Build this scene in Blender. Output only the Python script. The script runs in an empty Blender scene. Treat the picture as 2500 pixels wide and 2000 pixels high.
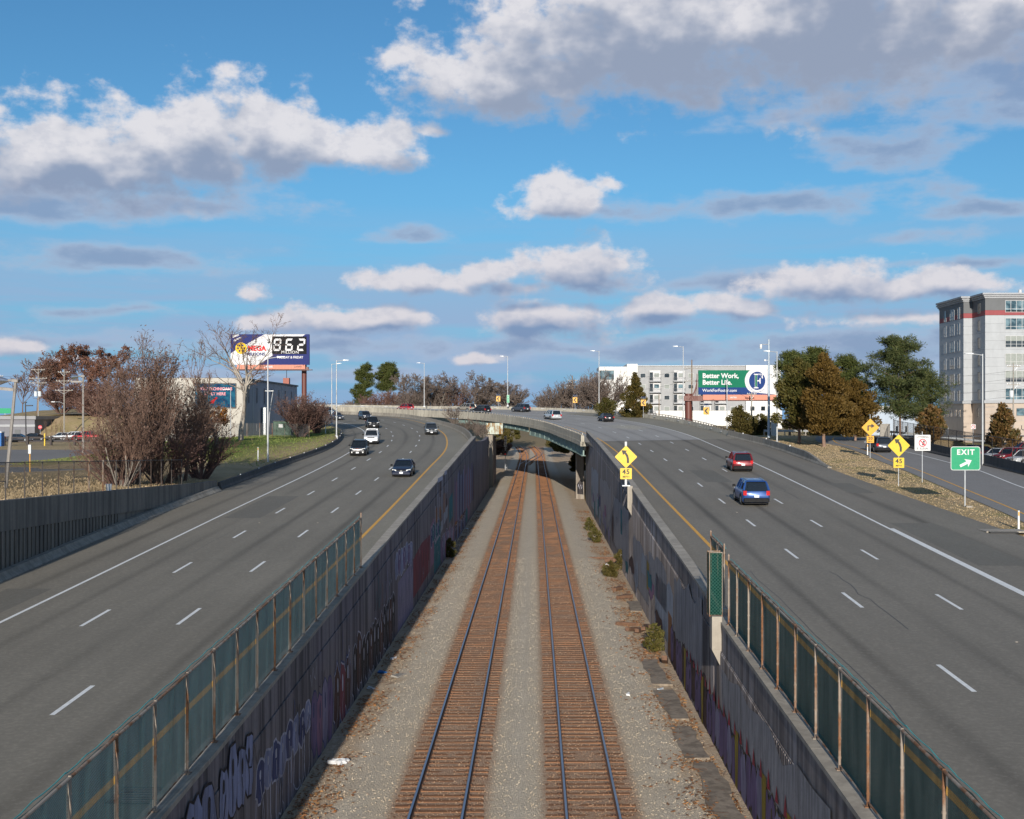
import bpy, bmesh, math, random
import numpy as np
from mathutils import Vector, Matrix
from mathutils.bvhtree import BVHTree
R = math.radians
SC = bpy.context.scene
C = SC.collection
# ------------------------------------------------------------------ camera
EYE = 11.2                      # metres above the rail heads
FP, VX, VY = 2950.0, 1304.0, 1022.0   # focal length and vanishing point of the tracks in photo pixels
cd = bpy.data.cameras.new('camera'); cam = bpy.data.objects.new('camera', cd); C.objects.link(cam)
cam.location = (0, 0, EYE); cam.rotation_euler = (R(90), 0, 0)
cd.sensor_width = 36; cd.lens = FP / 2500 * 36
cd.shift_x = (1250 - VX) / 2500; cd.shift_y = (VY - 1000) / 2500
cd.clip_start = 0.5; cd.clip_end = 20000
SC.camera = cam
# ------------------------------------------------------------------ light
SUN_EL, SUN_AZ = R(14.6), R(2.0)     # the sun stands low behind the camera, a little to the left
sd = bpy.data.lights.new('sun', 'SUN'); sun = bpy.data.objects.new('sun', sd); C.objects.link(sun)
sd.energy = 5.0; sd.angle = R(0.55); sd.color = (1.0, 0.93, 0.83)
d = Vector((math.sin(SUN_AZ) * math.cos(SUN_EL), math.cos(SUN_AZ) * math.cos(SUN_EL), -math.sin(SUN_EL)))
sun.rotation_euler = d.to_track_quat('-Z', 'Y').to_euler(); sun.location = (-20, -120, 60)
SC.view_settings.view_transform = 'Standard'; SC.view_settings.look = 'None'
SC.view_settings.gamma = 1.0; SC.view_settings.use_curve_mapping = False
EXPO = 0.2
SC.view_settings.exposure = EXPO
SC.cycles.max_bounces = 6; SC.cycles.transparent_max_bounces = 16
SC.cycles.diffuse_bounces = 3; SC.cycles.glossy_bounces = 3
SC.cycles.use_denoising = True
SC.cycles.use_adaptive_sampling = True; SC.cycles.adaptive_threshold = 0.01; SC.cycles.adaptive_min_samples = 12
SC.cycles.sample_clamp_indirect = 6
# ------------------------------------------------------------------ world: sky with broken cumulus
W = bpy.data.worlds.new('World'); SC.world = W; W.use_nodes = True
WT = W.node_tree; WT.nodes.clear()
class NT:
    """small helper for building node trees"""
    def __init__(s, t): s.t = t
    def n(s, typ, **kw):
        nd = s.t.nodes.new(typ)
        for k, v in kw.items(): setattr(nd, k, v)
        return nd
    def l(s, a, b): s.t.links.new(a, b)
    def put(s, sock, v):
        if hasattr(v, 'is_output') or isinstance(v, bpy.types.NodeSocket): s.t.links.new(v, sock)
        else: sock.default_value = v
    def math(s, op, a, b=None, c=None, clamp=False):
        nd = s.n('ShaderNodeMath', operation=op, use_clamp=clamp); s.put(nd.inputs[0], a)
        if b is not None: s.put(nd.inputs[1], b)
        if c is not None: s.put(nd.inputs[2], c)
        return nd.outputs[0]
    def vm(s, op, a, b=None):
        nd = s.n('ShaderNodeVectorMath', operation=op); s.put(nd.inputs[0], a)
        if b is not None: s.put(nd.inputs[1], b)
        return nd.outputs['Value'] if op in ('LENGTH', 'DOT_PRODUCT') else nd.outputs[0]
    def mix(s, f, a, b, blend='MIX'):
        nd = s.n('ShaderNodeMix', data_type='RGBA', blend_type=blend); s.put(nd.inputs[0], f)
        for i, v in ((6, a), (7, b)):
            s.put(nd.inputs[i], v if not isinstance(v, tuple) else (v + (1,) if len(v) == 3 else v))
        return nd.outputs[2]
    def noise(s, vec, scale, detail=3, rough=.5, out=0, dist=0.0, dim='3D'):
        nd = s.n('ShaderNodeTexNoise', noise_dimensions=dim)
        if vec is not None: s.l(vec, nd.inputs['Vector'])
        nd.inputs['Scale'].default_value = scale; nd.inputs['Detail'].default_value = detail
        nd.inputs['Roughness'].default_value = rough; nd.inputs['Distortion'].default_value = dist
        return nd.outputs[out]
    def rng(s, v, a, b, c=0., d=1., smooth=False):
        nd = s.n('ShaderNodeMapRange', interpolation_type='SMOOTHSTEP' if smooth else 'LINEAR')
        s.put(nd.inputs[0], v)
        for i, x in enumerate((a, b, c, d)): s.put(nd.inputs[1 + i], x)
        return nd.outputs[0]
    def xyz(s, v):
        nd = s.n('ShaderNodeSeparateXYZ'); s.l(v, nd.inputs[0]); return nd.outputs
    def comb(s, x, y, z):
        nd = s.n('ShaderNodeCombineXYZ')
        for i, v in enumerate((x, y, z)): s.put(nd.inputs[i], v)
        return nd.outputs[0]
    def scl(s, v, k): return s.vm('MULTIPLY', v, k if isinstance(k, tuple) else (k, k, k))

def lin(c):
    """sRGB 0..255 -> linear"""
    return tuple(((x / 255) / 12.92 if x / 255 <= .04045 else ((x / 255 + .055) / 1.055) ** 2.4) for x in c)

# clouds: (centre azimuth, elevation, half width, height up, height down, weight) in degrees of sky
def sky_pt(px, py):
    a = math.atan2(px - VX, FP); return math.degrees(a), math.degrees(math.atan((VY - py) / FP * math.cos(a)))
CL, GR = [], []
def cloud(px, py, w, up, dn, k=1.0, to=None):
    a, e = sky_pt(px, py); (CL if to is None else to).append((a, e, w / 51.5, up / 51.5, dn / 51.5, k))
# big white cumulus on the left with its shelf
cloud(150, 430, 420, 185, 95); cloud(500, 400, 190, 225, 75); cloud(665, 385, 140, 205, 90, 1.0); cloud(330, 400, 240, 150, 90)
cloud(850, 385, 260, 125, 55, .95); cloud(1080, 325, 120, 50, 40, .6)
# the great grey-white bank at the upper right
cloud(1270, 190, 380, 120, 120, 1.0); cloud(1600, 120, 520, 230, 150, 1.1); cloud(2050, 70, 480, 240, 200, 1.1); cloud(2400, 60, 300, 200, 130, 1.0)
# middle sky
cloud(1370, 490, 135, 100, 55, .9); cloud(1470, 440, 80, 60, 50, .75)
cloud(1020, 690, 260, 60, 42, .85); cloud(1190, 660, 110, 62, 60, .85); cloud(1410, 680, 170, 105, 50, 1.0); cloud(1280, 705, 140, 40, 35, .7)
cloud(630, 725, 85, 52, 34, .8); cloud(2030, 705, 240, 80, 50, 1.0); cloud(2300, 700, 250, 55, 45, .9)
# rows of small ones towards the horizon
cloud(860, 795, 300, 55, 45, .9); cloud(1330, 795, 210, 75, 50, 1.0); cloud(1590, 765, 150, 60, 50, 1.0)
cloud(1800, 755, 170, 50, 50, .9); cloud(2180, 785, 280, 45, 50, .75); cloud(1180, 882, 110, 28, 22, .7); cloud(660, 790, 200, 30, 30, .6)
cloud(60, 850, 120, 40, 28, .6); cloud(200, 880, 150, 30, 26, .55)
# flat grey sheets
for q in ((90, 500, 420, 60, 60, .95), (560, 510, 250, 48, 42, .9), (230, 635, 420, 55, 48, .9), (2170, 360, 220, 60, 62, .95), (2450, 190, 330, 120, 110, 1.05), (1900, 290, 300, 60, 40, .7), (1850, 505, 560, 52, 42, .95), (2380, 510, 330, 40, 34, .8), (2290, 565, 170, 34, 42, .75), (1000, 575, 160, 30, 26, .8),
          (1750, 690, 420, 48, 34, .85), (2380, 640, 330, 30, 26, .8), (300, 760, 420, 26, 30, .6), (250, 840, 480, 40, 44, .8), (760, 850, 520, 40, 40, .85), (1400, 850, 700, 42, 46, .95), (2100, 850, 600, 60, 60, 1.0), (700, 920, 560, 34, 34, .8), (1900, 930, 900, 34, 34, .85)): cloud(*q, to=GR)

def cloud_group(light, LST, amp, st):
    """light: the smoother field that is used for the shading only"""
    g = bpy.data.node_groups.new('cloud_light' if light else 'cloud_density', 'ShaderNodeTree')
    g.interface.new_socket('P', in_out='INPUT', socket_type='NodeSocketVector')
    g.interface.new_socket('D', in_out='OUTPUT', socket_type='NodeSocketFloat')
    T = NT(g); gi = T.n('NodeGroupInput'); go = T.n('NodeGroupOutput')
    P = gi.outputs[0]
    # billows: large swirls bend the outline, small ones break it
    wv = T.noise(T.scl(P, (1, 1.7, 1)), .16, 2, .5, out=1, dim='2D')
    Pw = T.vm('ADD', P, T.scl(T.vm('SUBTRACT', wv, (.5, .5, .5)), (2.0, 1.2, 0)))
    acc = None
    for (a, e, w, up, dn, k) in LST:
        nd = T.n('ShaderNodeVectorMath', operation='MULTIPLY_ADD'); T.l(Pw, nd.inputs[0])
        nd.inputs[1].default_value = (1 / w, 1 / up, 0); nd.inputs[2].default_value = (-a / w, -e / up, 0)
        m = T.vm('MAXIMUM', nd.outputs[0], T.vm('MULTIPLY', nd.outputs[0], (-1, -up / dn, 0)))
        v = T.math('SUBTRACT', k, T.vm('LENGTH', m))
        acc = v if acc is None else T.math('MAXIMUM', acc, v)
    # broken cloud outside the picture goes on in the same manner
    s = T.xyz(P)
    far = T.rng(T.math('ABSOLUTE', s[0]), 26, 40)
    hi = T.rng(s[1], 20, 32)
    gen = T.math('MULTIPLY_ADD', T.noise(T.scl(P, (.06, .12, 1)), 1.0, 2, .5, dim='2D'), 2.6, -1.38)
    acc = T.math('MAXIMUM', acc, T.math('ADD', gen, T.math('MULTIPLY_ADD', T.math('MAXIMUM', far, hi), 1.0, -1.0)))
    n1 = T.noise(T.scl(P, (st, 1.45, 1)), .40, 3 if light else 9, .5 if light else .575, dim='2D')
    D = T.math('MULTIPLY_ADD', T.math('SUBTRACT', n1, .5), amp, acc)
    T.l(D, go.inputs[0]); return g
def build_world():
    T = NT(WT)
    out = T.n('ShaderNodeOutputWorld'); bg = T.n('ShaderNodeBackground'); T.l(bg.outputs[0], out.inputs[0])
    sky = T.n('ShaderNodeTexSky', sky_type='NISHITA', sun_disc=False, sun_elevation=SUN_EL, sun_rotation=math.pi + SUN_AZ)
    sky.air_density = 1.0; sky.dust_density = .25; sky.ozone_density = 2.5; sky.altitude = 60
    tc = T.n('ShaderNodeTexCoord'); v = T.xyz(T.vm('NORMALIZE', tc.outputs['Generated']))
    az = T.math('MULTIPLY', T.math('ARCTAN2', v[0], v[1]), 57.29578)
    el = T.math('MULTIPLY', T.math('ARCSINE', v[2]), 57.29578)
    P = T.comb(az, el, 0)
    def dens(off, *k):
        nd = T.n('ShaderNodeGroup'); nd.node_tree = cloud_group(*k)
        T.l(T.vm('ADD', P, off), nd.inputs[0]); return nd.outputs[0]
    D0 = dens((0, 0, 0), False, CL, 1.6, 1.0)
    oy = T.rng(el, 1.5, 13, .35, 1.7)
    D1 = dens(T.comb(T.math('MULTIPLY', oy, -.25), oy, 0), True, CL, 1.1, 1.0)
    D2 = dens((0, 0, 0), False, GR, 2.1, .6)
    # thick parts with more cloud above them are the shaded bases
    shade = T.rng(T.math('SUBTRACT', D1, T.math('MULTIPLY', D0, .28)), -.20, .50, 0, 1, True)
    thick = T.rng(D0, .1, .7, 0, 1, True)
    shade = T.math('MULTIPLY', shade, T.math('MULTIPLY_ADD', thick, .25, .75))
    shade = T.math('MAXIMUM', shade, T.rng(el, 22, 40, 0, .85, True))    # shaded undersides overhead, out of view, darkened to cut the ambient light
    KS = 10.0       # the background strength is 0.1
    def sc(c, k=1.0): return tuple(x * KS * k * 2 ** -EXPO for x in lin(c))
    cov = T.rng(D0, -.03, T.rng(shade, 0, 1, .38, .66), 0, 1, True)      # crisp sunlit tops, ragged soft bases
    bil = T.rng(T.noise(T.scl(P, (1, 1.5, 1)), 1.15, 6, .6, dim='2D'), .44, .70, 0, .36, True)
    lit = T.mix(T.rng(el, 3, 12), sc((219, 215, 221)), sc((228, 226, 230)))
    base = T.mix(T.rng(el, 2, 14), sc((120, 147, 186)), sc((150, 161, 183)))
    lit = T.mix(bil, lit, sc((186, 190, 205)))
    ccol = T.mix(shade, lit, base)
    # clear sky, a shade deeper and bluer than the model gives at this sun height
    skc = T.mix(1.0, sky.outputs[0], (.45, .79, .97), 'MULTIPLY')
    skc = T.mix(T.rng(el, 0, 11, .92, 0), skc, sc((112, 163, 212)))
    # thin layered veil low in the sky
    veil = T.noise(T.comb(T.math('MULTIPLY', az, .05), T.math('MULTIPLY', el, .55), 0), 1.6, 5, .55, dim='2D')
    vf = T.math('MULTIPLY', T.rng(veil, .26, .62, 0, 1, True), T.math('MULTIPLY', T.rng(el, 0, 1.2), T.rng(el, 4.5, 10, .95, .0)))
    skc = T.mix(vf, skc, sc((150, 178, 212)))
    gcol = T.mix(T.rng(D2, .2, 1.0, 0, 1, True), sc((176, 191, 214)), sc((138, 158, 190)))
    skc = T.mix(T.rng(D2, -.05, .70, 0, .85, True), skc, gcol)
    col = T.mix(T.math('MULTIPLY', cov, .95), skc, ccol)
    hz = T.rng(el, -1.0, 2.2, .65, 0)      # distant air at the horizon
    col = T.mix(hz, col, sc((130, 166, 206)))
    T.l(col, bg.inputs[0]); bg.inputs[1].default_value = 0.1
build_world()
W.cycles.sampling_method = 'MANUAL'; W.cycles.sample_map_resolution = 512
# ------------------------------------------------------------------ helpers
def at(px, py, Y):
    """a point of the place: photo pixel and its distance along the tracks"""
    return Vector(((px - VX) / FP * Y, Y, EYE + (VY - py) / FP * Y))
def zl(y): return 1.5 + .039 * min(y, 310)          # left carriageway level
def zr(y): return 2.05 + .039 * min(y, 310)         # right carriageway level
def up(px, py, zf0, g=.039):
    """photo pixel -> point on a road plane Z = zf0 + g*Y"""
    Y = (EYE - zf0) / (g + (py - VY) / FP); return Vector(((px - VX) / FP * Y, Y, zf0 + g * Y))
def sstep(a, b, x):
    t = min(1, max(0, (x - a) / (b - a))); return t * t * (3 - 2 * t)
def tag(o, label=None, cat=None, group=None, kind=None):
    if label: o['label'] = label
    if cat: o['category'] = cat
    if group: o['group'] = group
    if kind: o['kind'] = kind
    return o
def thing(name, label, cat, loc=(0, 0, 0), rz=0., group=None):
    o = bpy.data.objects.new(name, None); C.objects.link(o); o.empty_display_size = .3
    o.location = loc; o.rotation_euler = (0, 0, rz)
    return tag(o, label, cat, group)
def place(o, parent):
    C.objects.link(o)
    if parent is not None: o.parent = parent
    return o
def copy_tree(o, parent=None):
    c = o.copy(); C.objects.link(c); c.parent = parent
    for ch in o.children: copy_tree(ch, c)
    return c
class MB:
    """collects faces; build() links them as one mesh object"""
    def __init__(s): s.v = []; s.f = []; s.m = []
    def add(s, vs, fs, mi=0):
        o = len(s.v); s.v += [tuple(v) for v in vs]; s.f += [tuple(i + o for i in f) for f in fs]; s.m += [mi] * len(fs); return s
    def hexa(s, p, mi=0):
        return s.add(p, [(0, 3, 2, 1), (4, 5, 6, 7), (0, 1, 5, 4), (1, 2, 6, 5), (2, 3, 7, 6), (3, 0, 4, 7)], mi)
    def box(s, c, d, rz=0., mi=0, rx=0.):
        M = Matrix.Rotation(rz, 3, 'Z') @ Matrix.Rotation(rx, 3, 'X'); c = Vector(c); hx, hy, hz = d[0] / 2, d[1] / 2, d[2] / 2
        return s.hexa([c + M @ Vector(q) for q in ((-hx, -hy, -hz), (hx, -hy, -hz), (hx, hy, -hz), (-hx, hy, -hz), (-hx, -hy, hz), (hx, -hy, hz), (hx, hy, hz), (-hx, hy, hz))], mi)
    def bb(s, x0, x1, y0, y1, z0, z1, mi=0):
        return s.hexa([(x0, y0, z0), (x1, y0, z0), (x1, y1, z0), (x0, y1, z0), (x0, y0, z1), (x1, y0, z1), (x1, y1, z1), (x0, y1, z1)], mi)
    def cbox(s, x0, x1, y0, y1, z0, z1, b=.02, mi=0):
        """box with chamfered upright and top edges"""
        sec = []
        for z, i in ((z0, 0), (z1 - b, 0), (z1, b)):
            sec.append([(x0 + i + b, y0 + i, z), (x1 - i - b, y0 + i, z), (x1 - i, y0 + i + b, z), (x1 - i, y1 - i - b, z), (x1 - i - b, y1 - i, z), (x0 + i + b, y1 - i, z), (x0 + i, y1 - i - b, z), (x0 + i, y0 + i + b, z)])
        return s.loft(sec, mi=mi)
    def tube(s, a, b, r0, r1=None, n=8, mi=0, caps=True):
        r1 = r0 if r1 is None else r1; a = Vector(a); b = Vector(b); d = (b - a).normalized()
        u = d.orthogonal().normalized(); w = d.cross(u); vs = []
        for p, r in ((a, r0), (b, r1)):
            vs += [p + (u * math.cos(2 * math.pi * i / n) + w * math.sin(2 * math.pi * i / n)) * r for i in range(n)]
        fs = [(i, (i + 1) % n, n + (i + 1) % n, n + i) for i in range(n)]
        if caps: fs += [tuple(reversed(range(n))), tuple(range(n, 2 * n))]
        return s.add(vs, fs, mi)
    def ptube(s, pts, r, n=6, mi=0):
        rs = r if isinstance(r, (list, tuple)) else [r] * len(pts)
        for i in range(len(pts) - 1): s.tube(pts[i], pts[i + 1], rs[i], rs[i + 1], n, mi)
        return s
    def loft(s, secs, caps=True, mi=0, closed=True):
        n = len(secs[0]); vs = [p for q in secs for p in q]; fs = []
        for k in range(len(secs) - 1):
            for i in range(n if closed else n - 1):
                j = (i + 1) % n; fs.append((k * n + i, k * n + j, (k + 1) * n + j, (k + 1) * n + i))
        if caps: fs += [tuple(reversed(range(n))), tuple(range((len(secs) - 1) * n, len(secs) * n))]
        return s.add(vs, fs, mi)
    def poly(s, pts, mi=0): return s.add(pts, [tuple(range(len(pts)))], mi)
    def plate(s, pts, off, mi=0, both=True):
        """a flat outline given thickness along off"""
        off = Vector(off); n = len(pts); vs = [Vector(p) for p in pts] + [Vector(p) + off for p in pts]
        fs = [tuple(reversed(range(n))), tuple(range(n, 2 * n))] + [(i, (i + 1) % n, n + (i + 1) % n, n + i) for i in range(n)]
        return s.add(vs, fs, mi)
    def strip(s, A, B, mi=0):
        n = len(A); return s.add(list(A) + list(B), [(i, i + 1, n + i + 1, n + i) for i in range(n - 1)], mi)
    def build(s, name, mats, parent=None, world=False, smooth=False, bevel=0):
        me = bpy.data.meshes.new(name)
        if world and parent is not None:
            M = (Matrix.Translation(parent.location) @ parent.rotation_euler.to_matrix().to_4x4()).inverted()
            vs = [M @ Vector(v) for v in s.v]
        else: vs = s.v
        me.from_pydata([tuple(v) for v in vs], [], s.f)
        mats = mats if isinstance(mats, (list, tuple)) else [mats]
        for m in mats: me.materials.append(m)
        if len(mats) > 1: me.polygons.foreach_set('material_index', s.m)
        bm = bmesh.new(); bm.from_mesh(me)
        if bevel:
            bmesh.ops.remove_doubles(bm, verts=bm.verts, dist=1e-4)
            ed = [e for e in bm.edges if len(e.link_faces) == 2 and e.calc_face_angle(0) > .6]
            bmesh.ops.bevel(bm, geom=ed, offset=bevel, segments=2, affect='EDGES', clamp_overlap=True)
        bmesh.ops.recalc_face_normals(bm, faces=bm.faces); bm.to_mesh(me); bm.free()
        if smooth: me.shade_smooth(); me.set_sharp_from_angle(angle=R(40))
        return place(bpy.data.objects.new(name, me), parent)
def raw_mesh(name, V, Fq, mat, parent=None, smooth=False):
    """big meshes from numpy arrays, all faces with the same corner count"""
    me = bpy.data.meshes.new(name); V = np.asarray(V, np.float32); Fq = np.asarray(Fq, np.int32); k = Fq.shape[1]
    me.vertices.add(len(V)); me.vertices.foreach_set('co', V.ravel())
    me.loops.add(Fq.size); me.loops.foreach_set('vertex_index', Fq.ravel())
    me.polygons.add(len(Fq)); me.polygons.foreach_set('loop_start', np.arange(0, Fq.size, k, dtype=np.int32))
    me.update(calc_edges=True); me.materials.append(mat)
    if smooth: me.shade_smooth()
    return place(bpy.data.objects.new(name, me), parent)
def catmull(pts, n=400):
    """smooth curve through points, resampled evenly"""
    P = [Vector(p) for p in pts]; P = [P[0] * 2 - P[1]] + P + [P[-1] * 2 - P[-2]]; out = []
    for i in range(1, len(P) - 2):
        for k in range(24):
            t = k / 24; a, b, c, e = P[i - 1:i + 3]
            out.append(.5 * ((2 * b) + (c - a) * t + (2 * a - 5 * b + 4 * c - e) * t * t + (3 * b - a - 3 * c + e) * t ** 3))
    out.append(P[-2]); return resample(out, n)
def resample(P, n):
    L = [0.]
    for a, b in zip(P, P[1:]): L.append(L[-1] + (b - a).length)
    out = []; j = 0
    for k in range(n):
        s = L[-1] * k / (n - 1)
        while j < len(L) - 2 and L[j + 1] < s: j += 1
        t = (s - L[j]) / max(1e-9, L[j + 1] - L[j]); out.append(P[j].lerp(P[j + 1], t))
    return out
def plen(P): return sum((b - a).length for a, b in zip(P, P[1:]))
def offs(P, d):
    """move a plan curve sideways (to the right of travel for d>0)"""
    out = []
    for i, p in enumerate(P):
        t = (P[min(i + 1, len(P) - 1)] - P[max(i - 1, 0)]).normalized(); out.append(Vector((p.x + t.y * d, p.y - t.x * d, p.z if len(p) > 2 else 0)))
    return out
_fonts = {}
def text(parent, s, size, mat, loc, rot=(math.pi / 2, 0, 0), bold=0., sx=1., align='CENTER', ext=.004, name='lettering', space=1.):
    cu = bpy.data.curves.new('t', 'FONT'); cu.body = s; cu.size = size; cu.align_x = align; cu.align_y = 'CENTER'
    cu.offset = bold; cu.extrude = ext; cu.space_character = space; cu.resolution_u = 3
    ob = bpy.data.objects.new('t', cu); C.objects.link(ob)
    dg = bpy.context.evaluated_depsgraph_get(); me = bpy.data.meshes.new_from_object(ob.evaluated_get(dg))
    bpy.data.objects.remove(ob); bpy.data.curves.remove(cu)
    me.name = name; me.materials.clear(); me.materials.append(mat)
    o = place(bpy.data.objects.new(name, me), parent); o.location = loc; o.rotation_euler = rot; o.scale = (sx, 1, 1)
    return o
# ------------------------------------------------------------------ materials
M = {}
def mat(name):
    m = bpy.data.materials.new(name); m.use_nodes = True; m.node_tree.nodes.clear(); T = NT(m.node_tree)
    T.out = T.n('ShaderNodeOutputMaterial'); M[name] = m
    return m, T
def bsdf(T, col, rough=.6, metal=0., bump=None, bstr=.3, bdist=.02, spec=.5, **kw):
    b = T.n('ShaderNodeBsdfPrincipled'); T.put(b.inputs['Base Color'], col if not isinstance(col, tuple) else col + (1,))
    T.put(b.inputs['Roughness'], rough); T.put(b.inputs['Metallic'], metal); b.inputs['Specular IOR Level'].default_value = spec
    for k, v in kw.items(): T.put(b.inputs[k], v)
    if bump is not None:
        n = T.n('ShaderNodeBump'); n.inputs['Strength'].default_value = bstr; n.inputs['Distance'].default_value = bdist
        T.l(bump, n.inputs['Height']); T.l(n.outputs[0], b.inputs['Normal'])
    T.l(b.outputs[0], T.out.inputs[0]); return b
def objc(T): return T.n('ShaderNodeTexCoord').outputs['Object']
def wpos(T): return T.n('ShaderNodeNewGeometry').outputs['Position']
def simple(name, col, rough=.6, metal=0., var=.15, scale=3., spec=.5, bump=0., coat=0.):
    """a plain surface with mottling and slight roughness changes"""
    m, T = mat(name); P = wpos(T); n = T.noise(P, scale, 5, .6)
    c = T.mix(T.rng(n, .3, .7), tuple(x * (1 - var) for x in col), tuple(min(1, x * (1 + var)) for x in col))
    b = bsdf(T, c, T.rng(T.noise(P, scale * 2.3, 3), .3, .7, max(.02, rough - .08), min(1, rough + .08)), metal, n if bump else None, bump, .02, spec)
    if coat: b.inputs['Coat Weight'].default_value = coat; b.inputs['Coat Roughness'].default_value = .08
    return m
def weathered(name, col, dark, streak=.6, rough=.85, fine=6., tint=None, grime=.5):
    """concrete: blotches, vertical run-off streaks, fine grain"""
    m, T = mat(name); P = wpos(T)
    blot = T.noise(P, .35, 5, .6); fi = T.noise(P, fine, 6, .65)
    st = T.noise(T.scl(P, (2.2, 2.2, .10)), 1.0, 5, .6); st2 = T.noise(T.scl(P, (7, 7, .22)), 1.0, 3, .5)
    c = T.mix(T.rng(blot, .3, .7), col, tuple(x * .72 for x in col))
    if tint: c = T.mix(T.rng(T.noise(T.scl(P, (.3, .3, .15)), 1.0, 3), .45, .65), c, tint)
    f = T.math('MULTIPLY', T.rng(st, .42, .63, 0, 1, True), streak)
    c = T.mix(f, c, dark)
    c = T.mix(T.math('MULTIPLY', T.rng(st2, .5, .8), streak * .6), c, dark)
    c = T.mix(T.rng(fi, .35, .75, 0, grime * .5), c, dark)
    bsdf(T, c, rough, bump=fi, bstr=.35, bdist=.01); return m
def asphalt(name, col, lanes=None, wear=.25):
    """paving: aggregate grain, blotches, oily lane centres and paler wheel tracks following the lane lines"""
    m, T = mat(name); P = wpos(T); x = T.xyz(P)
    agg = T.noise(P, 26, 4, .7); blot = T.noise(T.scl(P, (.12, .05, 1)), 1.0, 5, .6); mid = T.noise(T.scl(P, (1.4, .35, 1)), 1.0, 4, .6)
    c = T.mix(T.rng(blot, .3, .7), tuple(v * .86 for v in col), tuple(v * 1.12 for v in col))
    c = T.mix(T.rng(mid, .4, .8, 0, .4), c, tuple(v * .72 for v in col))
    vo = T.n('ShaderNodeTexVoronoi'); T.l(P, vo.inputs['Vector']); vo.inputs['Scale'].default_value = 55
    c = T.mix(T.rng(vo.outputs['Distance'], .1, .5, .35, 0), c, tuple(min(1, v * 1.7) for v in col))
    c = T.mix(T.rng(agg, .5, .75, 0, .45), c, tuple(v * .5 for v in col))
    if lanes:
        uv = T.n('ShaderNodeUVMap').outputs[0]; u = T.xyz(uv)   # u: lane number across, v: metres along
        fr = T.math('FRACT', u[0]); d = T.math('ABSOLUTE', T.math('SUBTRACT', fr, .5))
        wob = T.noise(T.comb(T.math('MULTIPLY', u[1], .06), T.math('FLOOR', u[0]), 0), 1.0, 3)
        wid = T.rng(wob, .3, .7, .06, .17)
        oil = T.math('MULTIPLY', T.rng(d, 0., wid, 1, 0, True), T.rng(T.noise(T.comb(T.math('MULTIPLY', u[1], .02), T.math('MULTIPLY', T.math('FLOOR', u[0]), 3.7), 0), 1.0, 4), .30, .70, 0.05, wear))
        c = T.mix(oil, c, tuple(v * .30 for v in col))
        trk = T.math('MULTIPLY', T.rng(T.math('ABSOLUTE', T.math('SUBTRACT', d, .27)), 0, .12, 1, 0, True), .22)
        c = T.mix(trk, c, tuple(min(1, v * 1.25) for v in col))
    mott = T.noise(P, 6.5, 5, .75); c = T.mix(T.rng(mott, .36, .64, .42, 0), c, tuple(v * .62 for v in col)); c = T.mix(T.rng(mott, .52, .70, 0, .40), c, tuple(min(1, v * 1.45) for v in col))
    ag2 = T.math('ADD', agg, vo.outputs['Distance'])
    bsdf(T, c, T.rng(agg, .3, .7, .78, .95), bump=ag2, bstr=.5, bdist=.006, spec=.3); return m
def grassy(name, a, b, c2, scale=1.):
    m, T = mat(name); P = wpos(T)
    n1 = T.noise(P, .22 * scale, 5, .65); n2 = T.noise(P, 1.9 * scale, 5, .7); n3 = T.noise(T.scl(P, (1, 1, .3)), 14, 5, .75)
    c = T.mix(T.rng(n1, .38, .62, 0, 1, True), a, b); c = T.mix(T.rng(n2, .5, .72, 0, .85), c, c2)
    c = T.mix(T.rng(n3, .35, .7, 0, .55), c, tuple(v * .4 for v in a))
    bsdf(T, c, .95, bump=T.math('ADD', n3, n2), bstr=.9, bdist=.05, spec=.1); return m
def leafy(name, a, b, c2=None, trans=.3, scale=.6, rough=.6):
    """leaves: hue drifts through the crown and from leaf to leaf"""
    m, T = mat(name); P = objc(T); g = T.n('ShaderNodeNewGeometry')
    n = T.noise(P, scale, 4, .6)
    c = T.mix(T.rng(n, .32, .68), a, b)
    rnd = g.outputs['Random Per Island']
    c = T.mix(T.math('MULTIPLY', T.math('POWER', rnd, 2.), .75), c, c2 or tuple(min(1, v * 1.7) for v in b))
    bs = T.n('ShaderNodeBsdfPrincipled'); T.l(c, bs.inputs['Base Color']); bs.inputs['Roughness'].default_value = rough; bs.inputs['Specular IOR Level'].default_value = .25
    tr = T.n('ShaderNodeBsdfTranslucent'); T.l(c, tr.inputs[0])
    mx = T.n('ShaderNodeMixShader'); mx.inputs[0].default_value = trans; T.l(bs.outputs[0], mx.inputs[1]); T.l(tr.outputs[0], mx.inputs[2])
    T.l(mx.outputs[0], T.out.inputs[0]); return m
def bark(name, a, b):
    m, T = mat(name); P = objc(T); n = T.noise(T.scl(P, (1, 1, .25)), 5, 5, .7); n2 = T.noise(P, .5, 3)
    c = T.mix(T.rng(n, .3, .7), a, b); c = T.mix(T.rng(n2, .4, .7, 0, .5), c, tuple(v * 1.5 for v in b))
    bsdf(T, c, .9, bump=n, bstr=.5, bdist=.03, spec=.2); return m
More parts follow.
